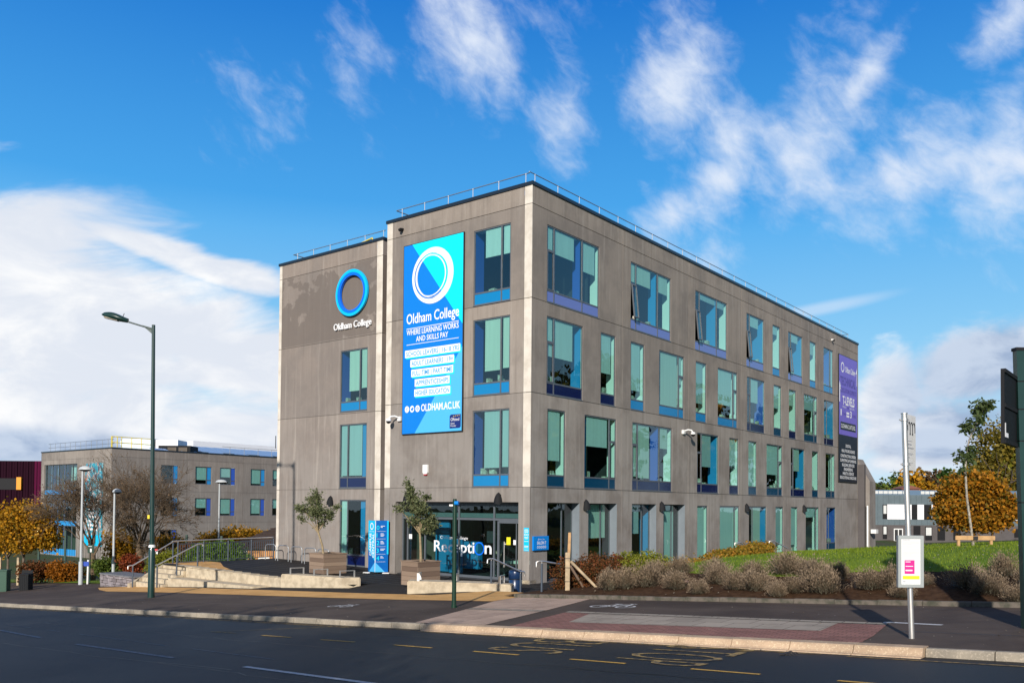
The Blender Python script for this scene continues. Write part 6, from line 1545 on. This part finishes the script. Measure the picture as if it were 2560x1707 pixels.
for k, (px, D, top, mt_, lb) in enumerate(WD):
    rn = random.Random(k); bz = -2.5; hgt = top-bz
    leafy_tree('woodland_tree', lb, at(px, D, bz), hgt, [((rn.uniform(-1, 1), 0, hgt*.72), 2.6, 2, hgt*.24), ((-1.8, 0, hgt*.50), 2.4, 2, hgt*.30), ((1.8, 0, hgt*.52), 2.4, 2, hgt*.28), ((0, 0, hgt*.3), 3, 2, hgt*.25)], mt_, 3000, .62, k+50, .3, GWd, rag=.5)
o = shrub('woodland_edge', 'dark undergrowth below the skyline trees at the right', 'undergrowth', [(at(2150+40*k, 190, 1.0+.5*(k % 3)), 5, 3, 4.5) for k in range(12)], 'woods_mixed', 9000, .9, seed=77, stem=False, rag=.8)

# ------------------------------------------------------------------ left college building
lc = thing('college_building', 'lower brown concrete college building behind the bare trees with small square windows', 'building', (-40.4, 88, -3.5))
B0 = V3(-40.4, 88, 0); F2R = Fr(B0, U); F2L = Fr(B0, -V); TP = 8.42
RX = [(5.37, 7.35), (9.39, 11.4), (12.43, 14.46), (16.48, 18.48), (19.53, 21.5), (23.5, 25.5)]
hs2 = [(a, c, y0, y1) for a, c in RX for y0, y1 in ((5.05, 6.97), (1.58, 3.52))]+[(5.35, 7.3, -1.8, .12)]
b = MB(); wall(b, F2R, 0, 34, -4, TP, hs2, (8.4, 15.46, 22.5), (7.6, 4.2, .83), rev=.16, seed=4)
b.build('wall', 'grey_concrete', lc)
hl2 = [(-14.85, -7.2, -2.75, 7.05)]
b = MB(); wall(b, F2L, -15.6, 0, -4, TP, hl2, (-11.2,), (7.55,), rev=.2, seed=6); b.build('wall', 'precast_concrete', lc)
for k, (a, c, y0, y1) in enumerate(hs2):
    rn = random.Random(k*3); xm = a+(c-a)*.70; w_ = MB()
    w_.box(F2R, a, a+.07, y0, y1, -.12, -.07); w_.box(F2R, xm-.05, xm+.05, y0, y1, -.12, -.07); w_.box(F2R, c-.06, c, y0, y1, -.12, -.07); w_.box(F2R, a+.07, xm-.05, y1-.07, y1, -.12, -.07); w_.box(F2R, a+.07, xm-.05, y0, y0+.07, -.12, -.07); w_.box(F2R, xm+.05, c-.06, y0+.42, y0+.50, -.12, -.07)
    wo = w_.build('window', 'frame_grey', lc)
    g = MB(); g.quad(F2R, a+.03, xm, y0+.03, y1-.03, -.09); g.build('pane', 'glass_green', wo)
    g = MB(); g.quad(F2R, xm, c-.03, y0+.02, y1-.02, -.10); g.build('colour_panel', 'blue_wall_paint' if (k in (2, 6, 0, 1)) else 'royal_blue_paint', wo)
    if y0 > 0 and k not in (0, 1):
        g = MB(); dr = rn.choice([.7, .88, .95, .55, .75]); g.box(F2R, a+.07, xm-.05, y1-(y1-y0)*dr, y1-.05, -.13, -.12); g.build('blind', 'blind_fabric', wo)
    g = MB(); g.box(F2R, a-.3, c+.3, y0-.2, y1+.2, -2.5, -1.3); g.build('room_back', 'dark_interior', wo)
cw = MB()
for x in (-14.82, -13.2, -11.7, -10.2, -8.5, -7.24): cw.box(F2L, x-.05, x+.05, -2.75, 7.05, -.26, -.14)
for y in (-2.75, .42, .9, 3.78, 4.25, 7.0): cw.box(F2L, -14.8, -7.25, y-.03, y+.05, -.255, -.145)
cwo = cw.build('curtain_glazing', 'frame_grey', lc)
g = MB(); g.quad(F2L, -14.8, -7.2, -2.7, 7.0, -.19); g.build('pane', 'glass_green', cwo)
for y0, y1 in ((3.80, 4.24), (.44, .90), (-2.75, -2.1)): g = MB(); g.box(F2L, -14.84, -7.2, y0, y1, -.25, -.12); g.build('spandrel_band', 'blue_wall_paint', cwo)
for x in (-13.45, -11.95, -10.45):
    g = MB(); g.box(F2L, x-.22, x+.1, -2, 7.0, -.6, -.3); g.build('blue_fin', 'royal_blue_paint', cwo)
for k, (x0, x1, y0, y1) in enumerate(((-14.6, -13.8, 4.4, 6.9), (-13.1, -12.3, 4.4, 6.9), (-14.4, -13.8, 1.9, 3.7), (-12.9, -12.3, 1.7, 3.7), (-9.9, -8.7, 5.3, 6.9), (-11.5, -10.8, 1.8, 3.7), (-12.9, -12.2, -1.6, .2))): g = MB(); g.box(F2L, x0, x1, y0, y1, -.72, -.7); g.build('blind', 'blind_fabric', cwo)
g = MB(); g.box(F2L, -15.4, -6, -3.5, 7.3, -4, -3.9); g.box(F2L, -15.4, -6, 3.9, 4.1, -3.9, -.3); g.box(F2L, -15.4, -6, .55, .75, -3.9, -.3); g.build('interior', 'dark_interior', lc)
b = MB(); b.box(F2R, -.05, 34, TP, TP+.12, -.4, .06); b.box(F2L, -15.65, .0, TP, TP+.12, -.4, .06); b.build('coping', 'coping_metal', lc)
b = MB(); b.face([B0+V3(0, 0, TP-.1)-U*0+p for p in (V3(0, 0, 0), U*34, U*34+V*15.6, V*15.6)]); b.build('roof', 'zinc', lc)
b = MB(); b.box(Fr(F2L.P(-15.6, 0, 0), -U), -14, 0, -4, TP, -.1, 0); b.build('wall', 'grey_concrete', lc)
b = MB()
for k in range(12):
    x = -14.6+14*k/12; b.tube([F2L.P(x, TP+.1, -.5), F2L.P(x, TP+1.0, -.5)], .025, 5)
for y in (TP+.55, TP+1.0): b.tube([F2L.P(-15, y, -.5), F2L.P(-.6, y, -.5)], .025, 5)
for k in range(10):
    x = 14+1.9*k; b.tube([F2R.P(x, TP+.1, -.5), F2R.P(x, TP+.95, -.5)], .03, 5)
b.tube([F2R.P(13, TP+.95, -.5), F2R.P(33, TP+.95, -.5)], .025, 5)
b.build('roof_railing', 'galvanised', lc)
b = MB()
for F, x0, x1 in ((F2L, -1.3, -.3), (F2R, .3, 4.6)):
    n = max(1, int((x1-x0)/.9))
    for k in range(n+1): b.tube([F.P(lerp(x0, x1, k/n), TP+.1, -.7), F.P(lerp(x0, x1, k/n), TP+1.25, -.7)], .04, 5)
    for y in (.65, 1.25): b.tube([F.P(x0, TP+y, -.7), F.P(x1, TP+y, -.7)], .04, 5)
b.build('yellow_guard_rail', 'safety_yellow', lc)
b = MB(); FH = Fr(V3(-43.3, 96, 8.5), (1, 0, 0))
b.prism(FH, [(0, 1.05), (.5, .35), (2, .2), (2, 1.5), (.4, 1.5)], -2.5, 0); b.box(FH, 2, 3.9, .1, 1.5, -2.5, .0); b.box(FH, .6, 1.7, -.2, .5, -1.5, -.3)
b.build('air_intake', 'hvac_metal', lc)
b = MB(); b.box(FH, 3.95, 6.4, .2, 1.42, -3, -.2); b.build('plant_screen', 'white_render', lc)
b = MB(); b.box(FH, 4.5, 8.0, -.1, .75, -2, .4); b.build('plant_box', 'charcoal_cast', lc)
for x in (5.55, 6.75): b = MB(); b.box(FH, x, x+.95, .0, .55, -.5, .5); b.build('condenser_unit', 'grey_slab', lc)
b = MB(); b.box(F2R, 8.0, 10.5, TP, TP+1.25, -7, -5.2); b.box(F2R, 10.5, 30, TP+.2, TP+1.3, -10, -9.2); b.build('duct', 'hvac_metal', lc)
for k in range(16):
    b = MB(); x = 9.3+1.25*k; b.face([F2R.P(x, TP+.45, -2.8), F2R.P(x+1.18, TP+.45, -2.8), F2R.P(x+1.18, TP+1.25, -7.0), F2R.P(x, TP+1.25, -7.0)]); b.face([F2R.P(x, TP+.36, -2.8), F2R.P(x+1.18, TP+.36, -2.8), F2R.P(x+1.18, TP+.45, -2.8), F2R.P(x, TP+.45, -2.8)]); b.build('solar_panel', 'solar_panel', lc)
b = MB(); b.box(F2R, 9.3, 29.3, TP, TP+.36, -6.8, -2.85); b.build('panel_base', 'charcoal_cast', lc)
for k in range(5):
    b = MB(); x = 5.0+3.4*k; b.face([F2R.P(x, TP+.12, -.9), F2R.P(x+1.9, TP+.12, -.9), F2R.P(x+1.9, TP+.42, -2.0), F2R.P(x, TP+.42, -2.0)]); b.build('solar_panel', 'solar_panel', lc)
b = MB(); b.box(F2R, 16.5, 34, TP, TP+2.3, -15, -12); b.build('plant_room', 'white_render', lc)
b = MB(); b.tube([V3(-26.6, 98, 9.2), V3(-26.6, 98, 10.6)], .05, 5); b.build('flue', 'black_plastic', lc)
# colourful banner on that building
cb_ = thing('student_banner', 'tall multicoloured banner on the left college building behind the lamps', 'banner', tuple(F2L.P(-3.4, -1.5, .1)))
def noisemat(name, cols, sc):
    mt = bpy.data.materials.new(name); mt.use_nodes = True; t = NT(mt.node_tree); MATS[name] = mt
    g = t.add('ShaderNodeNewGeometry').outputs['Position']; c = None
    for k, col in enumerate(cols):
        n = t.noise(t.scalevec(g, (1, 1, .55)), sc*(1+.23*k), 3, .5); f = t.ramp(n, .50, .58)
        c = t.mix(f, c if c else cols[-1], col)
    t.l.new(c, t.n['Principled BSDF'].inputs['Base Color'])
noisemat('banner_print', [(.50, .18, .10), (.35, .60, .65), (.08, .05, .10), (.04, .20, .30), (.6, .5, .45), (.03, .32, .42)], 1.3)
b = MB(); b.box(F2L, -5.2, -1.6, -1.5, 7.0, .02, .09); b.build('banner_sheet', 'banner_print', cb_)
b = MB(); b.quad(F2L, -5.2, -1.6, -1.5, -.4, .095); b.build('lower_band', 'print_cyan', cb_)
for k in range(7): b = MB(); b.quad(F2L, -4.4, -2.6-.1*(k % 3), 2.6-.42*k, 2.8-.42*k, .096); b.build('text_panel', 'print_white', cb_)
# burgundy building
bg_ = thing('burgundy_building', 'dark burgundy ribbed metal clad building at the far left', 'building', (-63, 112, -4))
FB_ = Fr(V3(-80, 112, -4), (1, 0, 0)); b = MB(); rn = random.Random(2)
x = 0
while x < 18.7: b.box(FB_, x, x+.30, 0, 12.2, -.05, .0 if int(x/.36) % 2 else .05); x += .36
for p in ((0, 18.7, 0, 12.2),): b.box(FB_, *p, -10, -.06)
b.build('cladding', 'burgundy_cladding', bg_)
b = MB(); x = 18.75
while x < 22: b.box(FB_, x, x+.30, 5.6, 12.2, -.05, .05 if int(x/.36) % 2 else .09); x += .36
b.box(FB_, 18.75, 22, 0, 5.6, -9, -.0); b.build('lighter_cladding', 'magenta_cladding', bg_)
b = MB(); b.box(FB_, 10, 16.6, 8.5, 9.95, .02, .08); b.build('window', 'black_plastic', bg_)
b = MB(); b.box(FB_, 16.6, 17.2, 8.5, 10.1, .0, .35); b.build('orange_window_reveal', 'amber_paint', bg_)
# low building behind the fence
lw = thing('low_building', 'low building with brown tiled roof and orange timber cladding behind the fence', 'building', (-17, 60, -1.3))
FLw = Fr(V3(-18.4, 59, -1.8), (1, 0, 0)); b = MB(); b.box(FLw, 0, 5.5, 0, 1.85, -4, 0); b.build('wall', 'white_render', lw)
b = MB()
for k in range(13): b.box(FLw, .62+.17*k, .77+.17*k, .55, 1.62, .0, .04, 0, .5)
b.build('timber_cladding', 'orange_timber', lw)
b = MB(); b.box(FLw, 1.35, 2.1, .62, 1.15, .04, .07); wf = b.build('window', 'white_paint', lw)
b = MB(); b.box(FLw, 1.43, 2.02, .70, 1.06, .065, .08); b.build('pane', 'ink_black', wf)
b = MB(); e0, e1 = V3(-19.2, 58.6, .05), V3(-12, 58.6, .05); r0, r1 = V3(-15.6, 62, 1.75), V3(-12, 62, 1.85)
b.face([e0, e1, r1, r0]); b.face([e0, r0, V3(-16, 66, .1)]); b.face([e0+V3(0, 0, -.12), e1+V3(0, 0, -.12), e1, e0])
for k in range(9):
    t_ = k/9; p = e0.lerp(r0, t_); q = e1.lerp(r1, t_); b.face([p+V3(0, 0, .03), q+V3(0, 0, .03), q+V3(0, -.02, .09), p+V3(0, -.02, .09)])
b.build('tiled_roof', 'roof_tile', lw)
# grey zinc building on the right
rb = thing('zinc_building', 'two storey grey zinc building with white panels beyond the lawn', 'building', (58, 135, -2))
FR = Fr(V3(0, 135, 0), (1, 0, 0)); rn = random.Random(3)
b = MB(); b.box(FR, 54, 100, .54, 5.2, -12, 0); x = 54
while x < 100: b.box(FR, x, x+.06, .54, 5.2, 0, .06); x += .85
b.build('zinc_wall', 'zinc', rb)
b = MB(); b.box(FR, 53.6, 100, 5.2, 5.95, -11, -.2); b.build('roof_edge', 'roof_blue', rb)
b = MB(); b.box(FR, 56, 61, 5.35, 5.8, -.2, -.12); x = 56
o = b.build('clerestory_window', 'glass_green' if 0 else 'blind_fabric', rb)
b = MB(); b.box(FR, 63.3, 66.8, 5.35, 5.8, -.2, -.12); b.build('clerestory_window', 'blind_fabric', rb)
for k in range(7):
    for x0 in (56.7, 63.9):
        if x0+.75*k < (61 if x0 < 60 else 66.8): b = MB(); b.box(FR, x0+.75*k-.04, x0+.75*k+.04, 5.33, 5.82, -.12, -.09); b.build('glazing_bar', 'roof_blue', rb)
b = MB(); b.box(FR, 53.9, 100, -2.2, .535, -11.9, .05); b.build('brick_wall', 'grey_brick', rb)
for a, c in ((58.0, 61.75), (62.65, 63.65), (64.85, 65.65), (66.9, 67.6), (77.5, 81)):
    b = MB(); b.box(FR, a, c, 1.42, 3.72, .04, .10); b.build('white_panel', 'white_render', rb)
for k, (a, c, y0, y1) in enumerate(((57.3, 57.95, 1.5, 3.7), (61.8, 62.6, 1.45, 3.72), (63.7, 64.8, 1.45, 3.72), (65.7, 66.85, 1.45, 3.72), (57.3, 57.95, -1.6, .45), (62.05, 63.1, -1.5, .45), (63.85, 64.9, -1.75, .35), (65.75, 66.9, -1.75, .35), (77.6, 78.6, -1.2, .1), (68.2, 69.3, -1.7, .35))):
    b = MB(); b.box(FR, a, c, y0, y1, .05, .12); wo = b.build('window', 'black_plastic', rb)
    if k in (0, 4, 6): b = MB(); b.box(FR, a+.1, c-.1, lerp(y0, y1, .35), y1-.15, .12, .13); b.build('blind', 'blind_fabric', wo)
b = MB(); b.box(FR, 59.0, 60.4, -2.0, .0, .06, .12); dd_ = b.build('door', 'white_paint', rb)
for x in (59.12, 59.76): b = MB(); b.box(FR, x, x+.5, -1.85, -.15, .12, .14); b.build('pane', 'ink_black', dd_)
b = MB(); b.box(Fr(V3(0, 150, 0), (1, 0, 0)), 67, 70, 4, 6.5, -3, 0); b.prism(Fr(V3(0, 150, 0), (1, 0, 0)), [(66.6, 6.5), (70.4, 6.5), (68.5, 7.1)], -4, .2); tag(b.build('brick_house', 'terracotta'), 'red brick gable showing just over the zinc roof', 'house')

# ------------------------------------------------------------------ trees across the road, behind the camera: their shade falls over the left of the road
for k, (s_, top) in enumerate(((5.8, 6.6), (.6, 7.3), (-4.6, 7.0), (-9.4, 6.6))):
    bz = kerbz(s_)-.1; rn = random.Random(k+200)
    leafy_tree('street_tree', ['leafy', 'broad', 'tall', 'round', 'dense', 'spreading'][k]+' street tree across the road, outside the view, casting shade on the carriageway', SB(s_, -17.2, bz), top,
        [((0, 0, top-2.2), 2.2, 2.2, 1.9), ((-1.3, .5, top-4.0), 2.2, 2, 1.9), ((1.4, -.4, top-3.8), 2.1, 2, 1.8), ((.2, 0, 3.0), 2.4, 2.4, 1.2)], 'leaf_green', 6500, .30, k+90, .2, 'street trees across the road', rag=.45)

# ------------------------------------------------------------------ trees beyond the right edge of the view, mirrored in the windows of the long facade
for k, (x, y, top, mt_) in enumerate(((44, 22, 15, 'leaf_green'), (50, 34, 17, 'woods_mixed'), (47, 46, 14, 'leaf_yellowgreen'), (58, 56, 18, 'woods_mixed'), (60, 40, 19, 'woods_mixed'), (62, 70, 16, 'leaf_gold'), (66, 84, 18, 'leaf_green'), (72, 60, 20, 'woods_mixed'), (78, 98, 18, 'woods_mixed'), (40, 8, 15, 'woods_mixed'), (92, 116, 20, 'leaf_gold'))):
    rn = random.Random(k+300); s__, b__ = toSB(x, y); bz = terr(s__, b__)
    leafy_tree('park_tree', '%s park tree outside the view, mirrored in the long facade windows' % ['green roadside', 'mixed brown middle', 'short yellow green', 'dark rear', 'tallest dark inner', 'golden distant', 'green distant', 'broad dark outer', 'farthest dark', 'lowest nearest', 'golden farthest'][k], V3(x, y, bz), top,
        [((0, 0, top*.78), top*.2, top*.2, top*.2), ((-top*.14, 0, top*.55), top*.2, top*.2, top*.2), ((top*.14, 0, top*.55), top*.2, top*.2, top*.2), ((0, 0, top*.3), top*.26, top*.26, top*.2)], mt_, 3600, .7, k+120, .3, 'park trees beyond the right edge', rag=.6)

# ------------------------------------------------------------------ people inside reception, dim behind the glass
def person(label, F, joints, edges, extra, shoe='paper_white'):
    """continuous skinned body; joints = {name: (x, y, o, radius)} in frame F"""
    names = list(joints); idx = {n: i for i, n in enumerate(names)}; root = F.P(*joints['pelvis'][:3])
    t = thing('person', label, 'person', (root.x, root.y, 0))
    def skin(nm, js, es, mt, rootn):
        ns = list(js); ix = {n: i for i, n in enumerate(ns)}; off = world_loc(t)
        me = bpy.data.meshes.new(nm); me.from_pydata([tuple(F.P(*js[n][:3])-off) for n in ns], [(ix[a], ix[b]) for a, b in es], [])
        ob = bpy.data.objects.new(nm, me); scene.collection.objects.link(ob)
        ob.modifiers.new('s', 'SKIN'); sv_ = me.skin_vertices[0].data
        for n in ns: sv_[ix[n]].radius = (js[n][3],)*2; sv_[ix[n]].use_root = (n == rootn)
        ob.modifiers.new('d', 'SUBSURF').levels = 1
        bpy.context.view_layer.update(); dg = bpy.context.evaluated_depsgraph_get(); m2 = bpy.data.meshes.new_from_object(ob.evaluated_get(dg))
        ob.modifiers.clear(); ob.data = m2; m2.materials.clear(); m2.materials.append(MATS[mt]); ob.parent = t
        for p in m2.polygons: p.use_smooth = True
        return ob
    body = skin('body', joints, edges, 'skin', 'pelvis')
    for nm, js, es, mt, rt in extra: skin(nm, js, es, mt, rt)
    return t
FP = Fr(LFm.P(-2.72, .05, -1.5), LFm.X)
Jn = {'pelvis': (0, .92, 0, .115), 'waist': (.01, 1.08, 0, .105), 'chest': (.02, 1.28, 0, .13), 'neck': (.03, 1.47, .01, .05), 'jaw': (.035, 1.56, .03, .06), 'head': (.03, 1.64, .01, .085), 'crown': (.03, 1.71, 0, .06),
      'shl': (-.17, 1.40, 0, .055), 'ell': (-.23, 1.14, -.04, .04), 'wrl': (-.20, .92, .06, .026), 'hal': (-.195, .85, .08, .022), 'shr': (.20, 1.40, 0, .055), 'elr': (.26, 1.13, .05, .04), 'wrr': (.24, .92, .14, .026), 'har': (.235, .85, .16, .022),
      'hil': (-.09, .86, .03, .085), 'knl': (-.12, .48, .12, .055), 'anl': (-.10, .09, .05, .038), 'hir': (.10, .86, -.02, .085), 'knr': (.12, .48, -.05, .055), 'anr': (.16, .10, -.22, .038)}
Ed = [('pelvis', 'waist'), ('waist', 'chest'), ('chest', 'neck'), ('neck', 'jaw'), ('jaw', 'head'), ('head', 'crown'), ('chest', 'shl'), ('shl', 'ell'), ('ell', 'wrl'), ('wrl', 'hal'), ('chest', 'shr'), ('shr', 'elr'), ('elr', 'wrr'), ('wrr', 'har'), ('pelvis', 'hil'), ('hil', 'knl'), ('knl', 'anl'), ('pelvis', 'hir'), ('hir', 'knr'), ('knr', 'anr')]
for sd_, hx in (('hal', -1), ('har', 1)):
    x, y, o, _ = Jn[sd_]
    for q in range(4):
        n1, n2 = '%sf%d' % (sd_, q), '%sg%d' % (sd_, q); ox = (q-1.5)*.018
        Jn[n1] = (x+.004*hx, y-.045+.003*q, o+ox, .009); Jn[n2] = (x-.01*hx, y-.085+.006*abs(q-1.5), o+ox+.004, .007); Ed += [(sd_, n1), (n1, n2)]
    Jn[sd_+'t'] = (x-.01*hx, y-.03, o+.045, .009); Ed.append((sd_, sd_+'t'))
cl = {k: (v[0], v[1], v[2], v[3]*1.13) for k, v in Jn.items() if k in ('pelvis', 'waist', 'chest', 'shl', 'ell', 'wrl', 'shr', 'elr', 'wrr')}
cl['coll'] = (.025, 1.43, .005, .075)
tr_ = {k: (v[0], v[1], v[2], v[3]*1.16) for k, v in Jn.items() if k in ('pelvis', 'hil', 'knl', 'anl', 'hir', 'knr', 'anr')}
person('person in dark clothes and white shoes walking inside behind the reception glass', FP, Jn, Ed, [
    ('jacket', cl, [('pelvis', 'waist'), ('waist', 'chest'), ('chest', 'coll'), ('chest', 'shl'), ('shl', 'ell'), ('ell', 'wrl'), ('chest', 'shr'), ('shr', 'elr'), ('elr', 'wrr')], 'cloth_dark', 'pelvis'),
    ('trousers', tr_, [('pelvis', 'hil'), ('hil', 'knl'), ('knl', 'anl'), ('pelvis', 'hir'), ('hir', 'knr'), ('knr', 'anr')], 'cloth_dark', 'pelvis'),
    ('hair', {'a': (.03, 1.70, -.015, .088), 'b': (.03, 1.63, -.05, .07), 'c': (.03, 1.735, .0, .06)}, [('a', 'b'), ('a', 'c')], 'bark_dark', 'a'),
    ('shoe', {'a': (-.10, .05, .03, .045), 'b': (-.11, .035, .16, .035)}, [('a', 'b')], 'paper_white', 'a'),
    ('shoe', {'a': (.16, .07, -.24, .045), 'b': (.17, .04, -.11, .035)}, [('a', 'b')], 'paper_white', 'a')])
